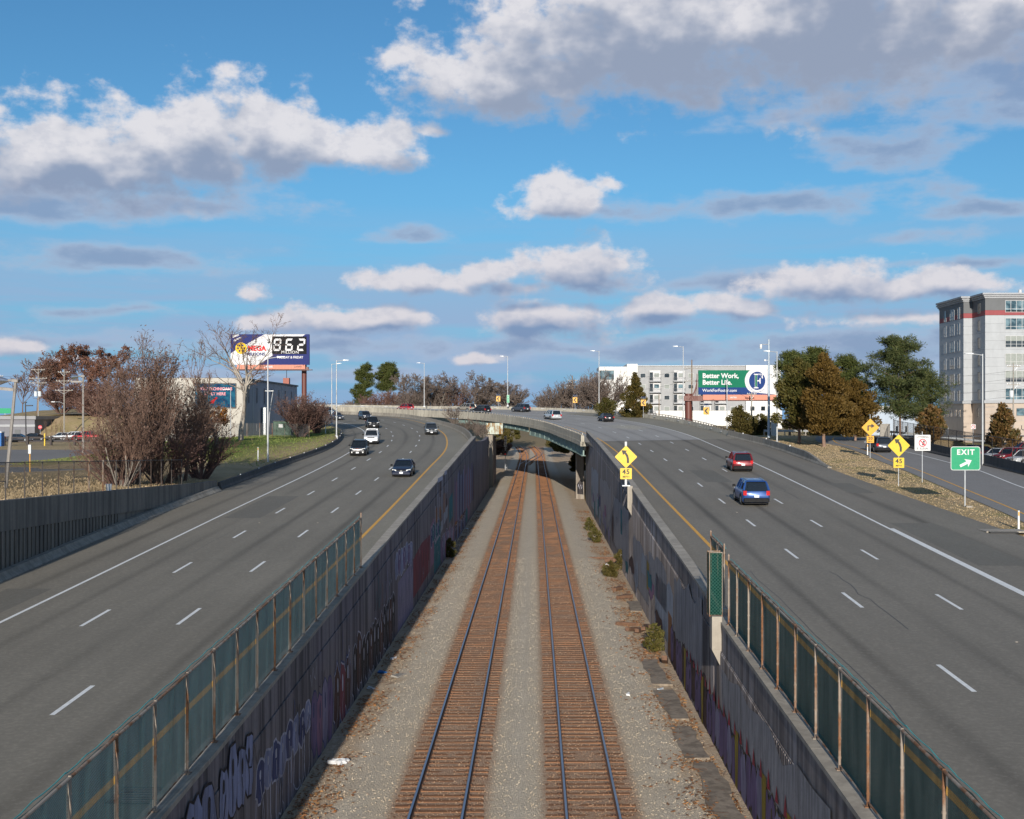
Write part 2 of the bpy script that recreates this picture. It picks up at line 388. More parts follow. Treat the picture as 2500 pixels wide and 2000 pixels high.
def screen(name, col, alpha, link=.055, wire=(.25, .25, .25), solid=.25):
    """woven fence cloth or bare chain link: see-through between the wires"""
    m, T = mat(name); P = wpos(T); x = T.xyz(P)
    a = T.math('ADD', x[1], x[2]); b = T.math('SUBTRACT', x[1], x[2]); a = T.math('ADD', a, x[0]); b = T.math('ADD', b, x[0])
    def wr(v): return T.math('LESS_THAN', T.math('ABSOLUTE', T.math('SUBTRACT', T.math('FRACT', T.math('DIVIDE', v, link)), .5)), solid / 2)
    w = T.math('MAXIMUM', wr(a), wr(b))
    dirt = T.noise(T.scl(P, (1, 1.2, .25)), 1.6, 4, .6)
    c = T.mix(T.rng(dirt, .35, .7), col, tuple(v * .6 for v in col)); c = T.mix(T.math('MULTIPLY', w, .55), c, wire)
    al = T.math('MAXIMUM', T.math('MULTIPLY', w, .9), T.rng(dirt, .3, .7, alpha * .85, min(1, alpha * 1.15)))
    bs = T.n('ShaderNodeBsdfDiffuse'); T.l(c, bs.inputs[0])
    tl = T.n('ShaderNodeBsdfTranslucent'); T.l(c, tl.inputs[0]); m1 = T.n('ShaderNodeMixShader'); m1.inputs[0].default_value = .5
    T.l(bs.outputs[0], m1.inputs[1]); T.l(tl.outputs[0], m1.inputs[2])
    tp = T.n('ShaderNodeBsdfTransparent'); mx = T.n('ShaderNodeMixShader'); T.l(al, mx.inputs[0])
    T.l(tp.outputs[0], mx.inputs[1]); T.l(m1.outputs[0], mx.inputs[2]); T.l(mx.outputs[0], T.out.inputs[0]); return m
def rusty(name, paint, f=.5, rough=.6, rust=(.19, .07, .03)):
    m, T = mat(name); P = wpos(T); n = T.noise(P, 1.1, 6, .65); st = T.noise(T.scl(P, (3, 3, .35)), 1.0, 4, .6)
    k = T.rng(T.math('ADD', T.math('MULTIPLY', n, .5), T.math('MULTIPLY', st, .5)), .62 - f * .2, .68 - f * .12, 0, 1, True)
    fi = T.noise(P, 16, 5, .7); rc = T.mix(T.rng(fi, .3, .7), rust, tuple(v * .45 for v in rust))
    bsdf(T, T.mix(k, paint, rc), T.rng(k, 0, 1, rough, .9), bump=fi, bstr=.2, bdist=.005); return m

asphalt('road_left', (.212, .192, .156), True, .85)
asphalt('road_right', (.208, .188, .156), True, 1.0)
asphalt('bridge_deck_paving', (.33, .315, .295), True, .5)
asphalt('shoulder_concrete', (.25, .23, .185))
asphalt('ramp_paving', (.24, .23, .22), False)
asphalt('lot_paving', (.22, .205, .19))
simple('paint_white', (.72, .72, .70), .7, var=.12, scale=5); simple('paint_yellow', (.66, .34, .05), .7, var=.15, scale=5)
weathered('wall_left', (.27, .235, .24), (.045, .038, .04), .9, tint=(.20, .17, .20))
weathered('wall_right', (.28, .245, .235), (.06, .048, .046), .8, tint=(.36, .34, .355))
weathered('coping', (.42, .375, .31), (.14, .12, .10), .35)
weathered('barrier', (.34, .31, .26), (.12, .10, .08), .45)
weathered('barrier_dark', (.10, .095, .09), (.035, .03, .03), .5)
weathered('lot_wall', (.25, .22, .185), (.06, .055, .05), .6)
weathered('bridge_concrete', (.50, .46, .375), (.16, .145, .12), .45, fine=4)
weathered('pier_concrete', (.33, .29, .24), (.12, .09, .07), .6)
rusty('girder_paint', (.20, .28, .255), .2); rusty('pier_cap_paint', (.42, .47, .40), .85, rust=(.30, .16, .05))
rusty('fence_steel', (.30, .25, .20), .95, rust=(.26, .12, .055)); rusty('fence_dark', (.10, .085, .075), .6, rust=(.10, .05, .03))
rusty('brown_steel', (.12, .035, .025), .2, .5); rusty('apron_red', (.52, .20, .13), .15, .6)
simple('galvanised', (.50, .52, .53), .45, .35, .12, 4); simple('lamp_metal', (.42, .43, .435), .4, .3, .08, 2)
simple('lot_pole', (.24, .22, .20), .6, .2); simple('dark_metal', (.04, .04, .045), .5, .3)
screen('screen_teal', (.022, .23, .25), .68); screen('screen_green', (.024, .11, .10), .74, wire=(.03, .10, .09)); screen('screen_box', (.012, .085, .066), .86, .12, (.10, .24, .18), .2)
screen('chain_dark', (.06, .05, .045), .18, .06, (.08, .07, .06), .16); screen('chain_grey', (.2, .2, .2), .12, .07, (.25, .25, .25), .14)
simple('teal_wire', (.05, .30, .28), .5)
grassy('dry_grass', (.25, .17, .085), (.20, .155, .06), (.13, .125, .035)); grassy('green_grass', (.085, .125, .025), (.12, .13, .035), (.20, .15, .06))
grassy('rough_ground', (.17, .125, .075), (.13, .11, .06), (.20, .15, .09), .6)
simple('black_paint', (.012, .012, .013), .5); simple('sign_black', (.02, .018, .016), .55); simple('sign_yellow', (.66, .44, .012), .45, var=.05); simple('sign_amber', (.64, .32, .01), .45, var=.05)
simple('sign_green', (.005, .27, .12), .4, var=.06); simple('sign_white', (.62, .62, .61), .45, var=.04); simple('sign_red', (.55, .03, .05), .5); simple('sign_back', (.4, .4, .4), .5, .3)
simple('solar_panel', (.02, .03, .07), .15)
simple('red_plastic', (.6, .05, .03), .4); simple('blue_plastic', (.02, .12, .35), .4); simple('litter_white', (.6, .6, .6), .6)
simple('wood_dark', (.055, .045, .042), .85, bump=.4, scale=6); simple('wood_pole', (.20, .145, .10), .9, bump=.4, scale=4); simple('wood_pole_grey', (.27, .25, .22), .9, bump=.4, scale=4)
simple('wood_old_tie', (.14, .075, .045), .9, var=.4, bump=.5, scale=5)
simple('porcelain', (.75, .75, .74), .3); simple('transformer', (.62, .66, .68), .4)
bark('bark_grey', (.13, .11, .09), (.24, .21, .18)); bark('bark_brown', (.10, .06, .045), (.18, .115, .085)); bark('bark_red', (.10, .055, .044), (.17, .10, .082)); bark('bark_pine', (.14, .085, .06), (.25, .17, .13)); bark('bark_pale', (.22, .19, .16), (.36, .32, .27)); bark('bark_haze', (.10, .078, .066), (.165, .13, .11))
leafy('pine_green', (.050, .072, .020), (.090, .112, .030), (.17, .17, .05)); leafy('pine_dark', (.042, .064, .022), (.078, .098, .034), (.17, .17, .06))
leafy('cedar_rust', (.082, .056, .014), (.140, .082, .018), (.21, .13, .035)); leafy('cedar_olive', (.052, .060, .016), (.095, .085, .020), (.17, .13, .035)); leafy('cedar_green', (.045, .055, .015), (.10, .07, .018), (.18, .12, .03))
leafy('oak_russet', (.14, .062, .04), (.20, .09, .055), (.25, .13, .08)); leafy('autumn_orange', (.35, .14, .015), (.42, .20, .02), (.40, .09, .01)); leafy('shrub_olive', (.07, .07, .018), (.11, .09, .025), (.17, .12, .04))
leafy('magnolia', (.035, .05, .015), (.12, .065, .02), (.26, .14, .06), .1, .8, .35); leafy('weed', (.07, .075, .02), (.13, .12, .03), (.2, .15, .05)); leafy('brown_bud', (.13, .075, .058), (.19, .12, .095), (.26, .18, .14)); leafy('litter_leaf', (.24, .10, .035), (.17, .07, .03), (.40, .22, .09), .1, 1.5)
# ------------------------------------------------------------------ road lines, station by station (plan coordinates in metres)
LS = [  # left carriageway: right edge, yellow, dash, dash, white, left edge
 [(-7.9, 5), (-9.9, 5), (-13.5, 5), (-17.1, 5), (-20.4, 5), (-24.6, 5)],
 [(-7.9, 46), (-10.0, 46), (-13.66, 46), (-17.25, 46), (-20.62, 46), (-24.75, 46)],
 [(-7.9, 82), (-10.15, 82), (-13.9, 82), (-17.65, 82), (-21.1, 82), (-25.5, 82)],
 [(-7.9, 120), (-10.55, 120), (-14.35, 120.5), (-18.05, 120.5), (-21.45, 120.7), (-25.6, 120.5)],
 [(-8.0, 150), (-11.0, 150), (-15.0, 149), (-18.6, 148.5), (-22.3, 148), (-25.4, 148)],
 [(-10.4, 180), (-13.06, 179), (-16.7, 176.5), (-20.4, 174), (-24.2, 171.5), (-27.2, 171)],
 [(-13.7, 202.5), (-16, 201.4), (-19.6, 199.3), (-23.5, 197.3), (-27.6, 196), (-31, 194)],
 [(-18.2, 224), (-20, 222.3), (-23.8, 219), (-27.8, 216.3), (-32, 214.5), (-35.5, 211.5)],
 [(-22.6, 241), (-24.2, 239), (-28, 234.5), (-32.3, 230.5), (-36.5, 228.5), (-40, 225)],
 [(-29.2, 258), (-30.4, 255.8), (-34.3, 251), (-38.4, 246.5), (-42.8, 242), (-46.5, 238)],
 [(-41.5, 272), (-42.3, 270), (-44.5, 266), (-47, 262), (-50, 258), (-53, 254)],
 [(-60, 281), (-60.5, 279), (-61.5, 275.5), (-62.5, 272), (-63.5, 268.5), (-65, 264)],
 [(-108, 294), (-108.3, 292), (-109, 288.5), (-109.8, 285), (-110.6, 281.5), (-112, 277)]]
RS = [  # right carriageway: inner edge, yellow, dash, dash, white, outer edge
 [(6.9, 5), (9.05, 5), (12.5, 5), (16.1, 5), (19.6, 5), (27, 5)],
 [(6.9, 34), (9.0, 34), (12.57, 34.4), (16.2, 34.4), (19.7, 34.4), (27, 34)],
 [(7.05, 59), (9.2, 59), (12.89, 59), (16.73, 59.5), (20.3, 59), (27.1, 59)],
 [(7.25, 90), (9.35, 90), (13.3, 90), (17.3, 90), (21.3, 90), (27.3, 90)],
 [(7.4, 117), (9.5, 117), (13.57, 117), (17.7, 117), (21.97, 117), (27.9, 117)],
 [(7.2, 141), (9.35, 141), (13.5, 141), (17.8, 141.5), (22.15, 142), (28.5, 143)],
 [(6.4, 160), (8.75, 163), (13.0, 165), (17.4, 166), (22.1, 167.5), (27.1, 169)],
 [(4.5, 178), (7.3, 181), (11.6, 184), (16, 186), (20.6, 188), (25.6, 190)],
 [(1.8, 200), (4.6, 202.5), (8.9, 205), (13, 207), (17.2, 209), (22.2, 213)],
 [(-3.5, 223), (-1, 225), (2.8, 228), (6.6, 231), (10.6, 234), (15.2, 240)],
 [(-12, 245), (-9.8, 247.3), (-7, 250.3), (-4, 253.3), (-.8, 256.3), (3.5, 260)],
 [(-25, 262), (-23.8, 264), (-22, 267.5), (-20.2, 271), (-18, 274.5), (-16, 278)],
 [(-39, 277.5), (-38.2, 279.5), (-37, 283), (-35.8, 286.5), (-34.5, 290), (-33, 293)],
 [(-62, 289), (-61.5, 291), (-60.5, 294.5), (-59.5, 298), (-58.5, 301.5), (-57.5, 305)],
 [(-110, 303), (-109.6, 305), (-109, 308.5), (-108, 312), (-107, 315.5), (-106, 320)]]
FR = [0, .1, .3, .5, .7, 1.]
def supe(y): return .65 * sstep(150, 222, y) * (1 - .7 * sstep(268, 292, y))   # the bridge is banked outward
SUB = 16
def dense(st, i, zf):
    P = [Vector((s[i][0], s[i][1], 0)) for s in st]; P = [P[0] * 2 - P[1]] + P + [P[-1] * 2 - P[-2]]; out = []
    for k in range(1, len(P) - 2):
        for q in range(SUB):
            t = q / SUB; a, b, c, e = P[k - 1:k + 3]
            out.append(.5 * ((2 * b) + (c - a) * t + (2 * a - 5 * b + 4 * c - e) * t * t + (3 * b - a - 3 * c + e) * t ** 3))
    out.append(P[-2].copy())
    for p in out: p.z = zf(p.y)
    return out
LL = [dense(LS, i, zl) for i in range(6)]
RL = [dense(RS, i, (lambda f: lambda y: zr(y) + f * supe(y))(FR[i])) for i in range(6)]
def road(name, lines, mats, seg, us):
    """a carriageway sheet with lane coordinates; seg(k, i) picks the paving"""
    n = len(lines[0]); me = bpy.data.meshes.new(name); V = []; Fc = []; MI = []; UV = []
    for L in lines: V += [tuple(p) for p in L]
    d = [0.]
    for a, b in zip(lines[2], lines[2][1:]): d.append(d[-1] + (b - a).length)
    for i in range(len(lines) - 1):
        for k in range(n - 1):
            Fc.append((i * n + k, i * n + k + 1, (i + 1) * n + k + 1, (i + 1) * n + k)); MI.append(seg(k, i))
            UV += [(us[i], d[k]), (us[i], d[k + 1]), (us[i + 1], d[k + 1]), (us[i + 1], d[k])]
    me.from_pydata(V, [], Fc)
    for m in mats: me.materials.append(M[m])
    me.polygons.foreach_set('material_index', MI)
    uv = me.uv_layers.new(name='UVMap'); uv.data.foreach_set('uv', [c for u in UV for c in u])
    bm = bmesh.new(); bm.from_mesh(me); bmesh.ops.recalc_face_normals(bm, faces=bm.faces)
    if sum(f.normal.z for f in bm.faces) < 0: bmesh.ops.reverse_faces(bm, faces=bm.faces)
    bm.to_mesh(me); bm.free()
    return place(bpy.data.objects.new(name, me), None)
us = [-.55, .02, 1, 2, 3, 4.1]
road_l = tag(road('carriageway', LL, ['road_left', 'shoulder_concrete'], lambda k, i: 1 if i == 0 else 0, us), 'left carriageway of grey asphalt coming towards the camera', None, None, 'structure')
KJ = 6 * SUB - 4
road_r = tag(road('carriageway', RL, ['road_right', 'bridge_deck_paving', 'shoulder_concrete'], lambda k, i: 0 if k < KJ else (2 if i == 4 and k < KJ + 60 else 1), us), 'right carriageway of grey asphalt leading onto the curved bridge', None, None, 'structure')
def bvh(o): return BVHTree.FromPolygons([v.co for v in o.data.vertices], [tuple(p.vertices) for p in o.data.polygons])
BL, BR = bvh(road_l), bvh(road_r)
def on_road(B, x, y):
    h = B.ray_cast(Vector((x, y, 60)), Vector((0, 0, -1))); return h[0], h[1]
def painted(name, L, w, m, parent, off=0., dz=.007, a=0, b=None):
    A = offs(L[a:b], off - w / 2); B = offs(L[a:b], off + w / 2)
    for P in (A, B):
        for p in P: p.z += dz
    return MB().strip(A, B).build(name, M[m], parent)
painted('edge_line', LL[1], .2, 'paint_yellow', road_l); painted('edge_line', LL[4], .16, 'paint_white', road_l)
painted('edge_line', RL[1], .2, 'paint_yellow', road_r); painted('edge_line', RL[4], .17, 'paint_white', road_r)
painted('exit_line', RL[4], .28, 'paint_white', road_r, .14, .011, 0, int(2.45 * SUB))
def cum(L):
    d = [0.]
    for a, b in zip(L, L[1:]): d.append(d[-1] + (b - a).length)
    return d
def sub(L, s0, s1, n=4):
    d = cum(L); out = []
    for k in range(n):
        s = s0 + (s1 - s0) * k / (n - 1); j = max(0, min(len(d) - 2, next((i for i, v in enumerate(d) if v > s), len(d)) - 1))
        out.append(L[j].lerp(L[j + 1], (s - d[j]) / (d[j + 1] - d[j])))
    return out
def dashes(L, y0, cyc, parent, n, ln=3.2):
    """broken lane line: every dash a piece of its own"""
    d = cum(L); s = next(dd for dd, p in zip(d, L) if p.y >= y0) - (next(p.y for p in L if p.y >= y0) - y0)
    for k in range(n):
        if s + ln >= d[-1]: break
        Q = sub(L, s, s + ln)
        painted('lane_dash', Q, .15, 'paint_white', parent); s += cyc(Q[0].y)
dashes(LL[2], 21.9, lambda y: 12.2, road_l, 24); dashes(LL[3], 21.6, lambda y: 12.2, road_l, 24)
dashes(RL[2], 22.2, lambda y: 12.3 if y < 85 else 13.8, road_r, 23); dashes(RL[3], 34.0, lambda y: 12.4 if y < 85 else 14.4, road_r, 20)
# joints of the slab at the bridge
j0 = [RL[i][KJ] for i in range(6)]
A = [p + Vector((0, -.12, .012)) for p in j0]; B = [p + Vector((0, .12, .012)) for p in j0]
MB().strip(A, B).build('expansion_joint', M['dark_metal'], road_r)
# reflectors between the dashes
mb = MB()
for L, y0 in ((RL[2], 28.4), (RL[3], 40.2), (LL[2], 28.1), (LL[3], 27.8)):
    for k in range(4):
        q = next((p for p in L if p.y >= y0 + 49 * k), None)
        if q: mb.cbox(q.x - .045, q.x + .045, q.y - .045, q.y + .045, q.z, q.z + .018, .006)
tag(mb.build('lane_reflectors', M['coping'], road_r), kind='stuff')

# ------------------------------------------------------------------ railway level and the lie of the land
def tz(y): return 0. if y < 270 else .00014 * (y - 270) ** 2
def wlx(y): return -7.45
def wrx(y): return 6.45 + .006 * (min(y, 170) - 35)
def xle(y):
    P = LL[5]
    if y >= P[-1].y: return P[-1].x
    return next((p.x for p in P if p.y >= y), P[-1].x)
XLE = [xle(y) for y in range(0, 400)]
def nl(x, y):
    if y < 100:
        w = 7.3 + (6.15 - 7.3) * (y - 55) / 38; w = max(6.1, min(8.3, w)); return w + (6.7 - w) * sstep(-26.5, -42, x)
    e = XLE[min(399, max(0, int(y)))]; edge = zl(y) + .55
    p = 6.7 + 2.0 * sstep(104, 140, y) * (1 - sstep(-40, -53, x)) * (1 - sstep(235, 275, y))
    k = sstep(e - .5, e - 9, x); v = edge + (p - edge) * k
    if y > 235: v = v + (zl(y) - .7 - v) * sstep(235, 262, y) * (1 - sstep(e - 2, e - 60, x))
    if x < -60 and y > 200: v += 3.0 * sstep(255, 380, y) * sstep(-60, -100, x)
    return v
XRO = [next((p.x for p in RL[5] if p.y >= y), 0) for y in range(400)]
def nr(x, y):
    g = zr(y) + .0
    if x < XRO[min(399, max(0, int(y)))] + .25 and y < 170: return zr(y) - .3
    if y > 172: g = zr(172) + (7.6 - zr(172)) * sstep(172, 215, y) * 1.0
    lot = 6.2
    v = g + (lot - g) * sstep(44.6, 45.2, x) if y < 165 else g + (6.6 - g) * sstep(50, 75, x)
    if y > 230: v += 1.6 * sstep(230, 330, y)
    return v
def ground_z(x, y):
    t = tz(y) - .72
    far = 8.6
    if y > 470: return far
    e = XLE[min(399, max(0, int(y)))]
    if x <= -7.74:
        v = nl(x, y) if x < e - (.45 if y > 102 else 1.1) else zl(y) - .45
        if y > 150 and x > e: # right of the curving carriageway: low ground by the bridge
            r = next((p.x for p in LL[0] if p.y >= y), -200)
            if x > r - .6: v = zl(y) - 1.9
        if y > 196:
            b = -10 - 3 * sstep(200, 260, y); s = t + max(0, (b - x)) / 1.5
            if x > r_lim(y): v = min(v, s)
        v0 = v
    elif x >= 6.84 + .006 * (min(y, 170) - 35):
        v = nr(x, y) if x > 27.0 or y > 300 else zr(y) - .45
        if y > 168 and x < 27.5: v = min(v, zr(y) - 2.4)
        if y > 172:
            b = 8 + 5 * sstep(172, 210, y); s = t + max(0, (x - b)) / 1.4; v = min(v, max(t, s))
        v0 = v
    else:
        v0 = t + 6. * sstep(440, 468, y)
    return v0 + (far - v0) * sstep(380, 470, y)
def r_lim(y): return next((p.x for p in LL[0] if p.y >= y), -200) if y < 300 else -60
xs = [-4000, -2000, -1200, -800, -600, -450, -350, -280, -220, -180, -150, -130, -112, -100, -90, -82, -75, -68, -62, -57, -53, -49, -46, -43, -40.5, -38, -36, -34, -32.3, -30.7, -29.3, -28, -27.1, -26.3, -25.95, -25.2, -23, -20, -17, -15, -13, -11.5, -10, -9, -8.3, -7.75, -7.70, -6, -4, -2, 0, 2, 4, 5.5, 6.6, 7.0, 7.35, 7.7, 8.5, 10, 12, 14, 16, 18, 20, 22, 24, 25.5, 26.9, 27.2, 28.6, 30, 31.5, 33, 35, 37, 39, 41, 43, 44.55, 45.25, 48, 52, 57, 63, 70, 80, 92, 105, 120, 140, 170, 210, 260, 330, 420, 600, 900, 1500, 2500, 4000]
ys = list(range(4, 60, 8)) + list(range(60, 330, 4)) + list(range(330, 470, 10)) + [472, 520, 600, 750, 1000, 1500, 2500, 4000, 6000]
rg = random.Random(3)
V = []; nx = len(xs)
for y in ys:
    for x in xs:
        z = ground_z(x, y)
        if (x < -28.5 or x > 46 or y > 300) and abs(x) < 600: z += rg.uniform(-.05, .05)
        V.append((x, y, z))
Fg = [(j * nx + i, j * nx + i + 1, (j + 1) * nx + i + 1, (j + 1) * nx + i) for j in range(len(ys) - 1) for i in range(nx - 1)]
def ground_mat():
    m, T = mat('land'); P = wpos(T); x = T.xyz(P)
    n1 = T.noise(P, .22, 5, .65); n2 = T.noise(P, 1.9, 5, .7); n3 = T.noise(T.scl(P, (1, 1, .3)), 12, 5, .75)
    dry = T.mix(T.rng(n1, .38, .62, 0, 1, True), (.48, .355, .21), (.38, .285, .15))
    dry = T.mix(T.rng(n2, .5, .72, 0, .7), dry, (.54, .41, .26))
    green = T.mix(T.rng(n2, .35, .7), (.13, .21, .035), (.20, .22, .06))
    wob = T.math('MULTIPLY_ADD', n1, 16., -8.)
    gl = T.math('MULTIPLY', T.math('MULTIPLY', T.rng(T.math('ADD', x[1], wob), 112, 124), T.rng(T.math('ADD', x[1], wob), 176, 200, 1, 0)), T.math('MULTIPLY', T.rng(x[0], -52, -46), T.rng(T.math('ADD', x[0], T.math('MULTIPLY', wob, .25)), -31, -27.5, 1, 0)))
    gr = T.math('MULTIPLY', T.rng(T.math('ADD', x[0], T.math('MULTIPLY', wob, .3)), 28, 30), T.math('MULTIPLY', T.rng(n1, .52, .62), .4))
    gs = T.math('MULTIPLY', T.rng(x[0], -130, -60, .25, 0), T.rng(n1, .4, .6))
    c = T.mix(T.math('MAXIMUM', gl, T.math('MAXIMUM', gr, gs)), dry, green)
    far = T.rng(x[1], 300, 420); c = T.mix(far, c, (.20, .16, .10))
    c = T.mix(T.rng(n3, .35, .7, 0, .35), c, (.14, .105, .055))
    bsdf(T, c, .95, bump=T.math('ADD', n3, n2), bstr=.9, bdist=.06, spec=.1)
ground_mat()
g = raw_mesh('ground', V, Fg, M['land']); tag(g, 'rough grassy ground on both sides of the railway cutting', None, None, 'structure')
BG = BVHTree.FromPolygons([Vector(v) for v in V], Fg)
def gz(x, y):
    h = BG.ray_cast(Vector((x, y, 80)), Vector((0, 0, -1))); return h[0].z if h[0] else 8.6

# ------------------------------------------------------------------ track bed
def ballast_mat():
    m, T = mat('ballast'); P = wpos(T); x = T.xyz(P)
    vo = T.n('ShaderNodeTexVoronoi'); T.l(P, vo.inputs['Vector']); vo.inputs['Scale'].default_value = 17
    v2 = T.n('ShaderNodeTexVoronoi'); T.l(P, v2.inputs['Vector']); v2.inputs['Scale'].default_value = 34
    n = T.noise(P, .5, 5, .6); n2 = T.noise(P, 5, 4, .7)
    g1 = T.mix(T.rng(n, .3, .7), (.74, .615, .455), (.84, .72, .55))
    g1 = T.mix(T.math('MULTIPLY', T.xyz(vo.outputs['Color'])[0], .6), g1, (.47, .41, .33))
    g1 = T.mix(T.rng(T.xyz(v2.outputs['Color'])[1], .7, 1, 0, .4), g1, (.78, .72, .62))
    g1 = T.mix(T.rng(vo.outputs['Distance'], .25, .55, 0, .35), g1, (.28, .24, .19))
    pa = T.noise(P, 1.1, 4, .65); g1 = T.mix(T.rng(pa, .35, .65, .20, 0), g1, (.30, .25, .19)); cl_n = T.noise(P, 9, 4, .7); g1 = T.mix(T.rng(cl_n, .34, .60, .28, 0), g1, (.25, .215, .17))
    # rust and brake dust along the rails, soil by the walls
    wob = T.math('MULTIPLY_ADD', n2, .5, -.25); ax = T.math('ADD', x[0], wob)
    d1 = T.math('ABSOLUTE', T.math('ADD', ax, 2.78)); d2 = T.math('ABSOLUTE', T.math('SUBTRACT', ax, 1.67))
    dd = T.math('MINIMUM', d1, d2)
    rust = T.math('MULTIPLY', T.rng(dd, 1.2, 1.65, 1, 0, True), .88)
    halo = T.rng(dd, 1.4, 2.3, .30, 0)
    c = T.mix(halo, g1, (.52, .39, .24)); rc = T.mix(T.math('MULTIPLY', T.xyz(vo.outputs['Color'])[2], .8), (.30, .16, .09), (.44, .30, .20))
    c = T.mix(rust, c, rc)
    el = T.math('MAXIMUM', T.rng(T.math('ADD', ax, T.math('MULTIPLY_ADD', n, 2.4, -1.2)), -6.6, -5.6, 1, 0, True), T.rng(T.math('ADD', ax, T.math('MULTIPLY_ADD', n, 2.4, -1.2)), 4.7, 5.6, 0, 1, True))
    soil = T.mix(T.rng(n2, .35, .65), (.52, .41, .29), (.38, .26, .16))
    c = T.mix(T.math('MULTIPLY', el, .85), c, soil)
    h = T.math('SUBTRACT', T.math('MULTIPLY', vo.outputs['Distance'], -1.), T.math('MULTIPLY', v2.outputs['Distance'], .5))
    bsdf(T, c, .9, bump=h, bstr=.8, bdist=.035, spec=.2)
ballast_mat()
bx = [-7.46, -7.0, -6.2, -5.4, -4.7, -4.2, -3.9, -3.2, -2.78, -2.3, -1.7, -1.2, -.6, 0, .5, 1.0, 1.67, 2.3, 2.9, 3.4, 3.9, 4.6, 5.4, 6.0, 7.3]
def bed(x, y):
    d = min(abs(x + 2.78), abs(x - 1.67)); z = -.178 - .36 * sstep(1.35, 4.6, d)
    if -1.5 < x < .4: z = -.20 - .07 * sstep(.9, 1.2, min(x + 1.5, .4 - x + .0) + .4)
    return z + tz(y)
by = [12 + .5 * k for k in range(160)] + [92 + 2 * k for k in range(120)] + [332 + 5 * k for k in range(27)]
V = []
for y in by:
    for x in bx:
        sp = 1 + .7 * sstep(205, 260, y) if abs(x) > 4.6 else 1
        xx = x * sp
        if x == bx[0] and y < 200: xx = -7.52
        if x == bx[-1] and y < 170: xx = wrx(y) + .05
        V.append((xx + (rg.uniform(-.05, .05) if abs(x) < 6 else 0), y, bed(x, y) + rg.uniform(-.014, .012)))
nb = len(bx)
Fb = [(j * nb + i, j * nb + i + 1, (j + 1) * nb + i + 1, (j + 1) * nb + i) for j in range(len(by) - 1) for i in range(nb - 1)]
bo = raw_mesh('track_bed', V, Fb, M['ballast'], smooth=True); tag(bo, 'grey stone ballast bed between the retaining walls', None, None, 'structure')
# loose stones on the nearer ballast
rs = np.random.default_rng(5); N = 26000
yy = 24 + (rs.random(N) ** 1.7) * 75; xx = rs.uniform(-7.1, 6.2, N); rr = rs.uniform(.014, .034, N)
octa = np.array([(1, 0, 0), (-1, 0, 0), (0, 1, 0), (0, -1, 0), (0, 0, 1), (0, 0, -1)], np.float32); of = np.array([(0, 2, 4), (2, 1, 4), (1, 3, 4), (3, 0, 4), (2, 0, 5), (1, 2, 5), (3, 1, 5), (0, 3, 5)])
zz = np.array([bed(float(a), float(b)) for a, b in zip(xx, yy)]) + rr * .35
ok = (np.minimum(np.abs(xx + 2.03), np.abs(xx + 3.53)) > .14) & (np.minimum(np.abs(xx - .94), np.abs(xx - 2.42)) > .14)
xx, yy, zz, rr = xx[ok], yy[ok], zz[ok], rr[ok]; N = len(xx)
S = octa[None] * rr[:, None, None] * rs.uniform(.6, 1.3, (N, 6, 1)); th = rs.uniform(0, 6.28, N); c_, s_ = np.cos(th)[:, None], np.sin(th)[:, None]
S = np.stack([S[..., 0] * c_ - S[..., 1] * s_ + S[..., 2] * .4, S[..., 0] * s_ + S[..., 1] * c_, S[..., 2] * .8], -1) + np.stack([xx, yy, zz], -1)[:, None]
st = raw_mesh('ballast_stones', S.reshape(-1, 3), (of[None] + 6 * np.arange(N)[:, None, None]).reshape(-1, 3), M['ballast']); tag(st, 'loose grey ballast stones strewn between the rails', 'ballast', None, 'stuff')

# ------------------------------------------------------------------ the two tracks
def tie_mat():
    m, T = mat('tie_wood'); P = wpos(T); oi = T.n('ShaderNodeObjectInfo').outputs['Random']
    gr = T.noise(T.scl(P, (.8, 14, 14)), 1.0, 5, .65); n = T.noise(P, 3.5, 4, .6); x = T.xyz(P)
    c = T.mix(T.rng(gr, .3, .7), (.30, .138, .064), (.155, .076, .040)); c = T.mix(T.rng(oi, 0, 1, 0, .5), c, (.31, .175, .10))
    c = T.mix(T.rng(n, .5, .75, 0, .6), c, (.18, .10, .062))
    bsdf(T, c, .9, bump=gr, bstr=.6, bdist=.01, spec=.2)
tie_mat()
m, T = mat('rail_side'); n = T.noise(wpos(T), 7, 5, .6); bsdf(T, T.mix(T.rng(n, .3, .7), (.10, .045, .022), (.18, .085, .04)), .85, bump=n, bstr=.3)
m, T = mat('rail_head'); n = T.noise(T.scl(wpos(T), (20, .3, 1)), 1., 3); bsdf(T, (.30, .33, .38), T.rng(n, .3, .7, .26, .40), .85)
rg = random.Random(11)
def tie_mesh():
    mb = MB(); mb.cbox(-1.3, 1.3, -.115, .115, -.34, -.165, .018)
    for sx in (-.75, .75):
        mb.bb(sx - .18, sx + .18, -.10, .10, -.166, -.152, 1)
        for q in (-.12, .12): mb.bb(sx + q - .02, sx + q + .02, -.05, -.02, -.153, -.125, 1)
    o = mb.build('tie', [M['tie_wood'], M['rail_side']]); me = o.data; bpy.data.objects.remove(o); return me
TIE = tie_mesh()
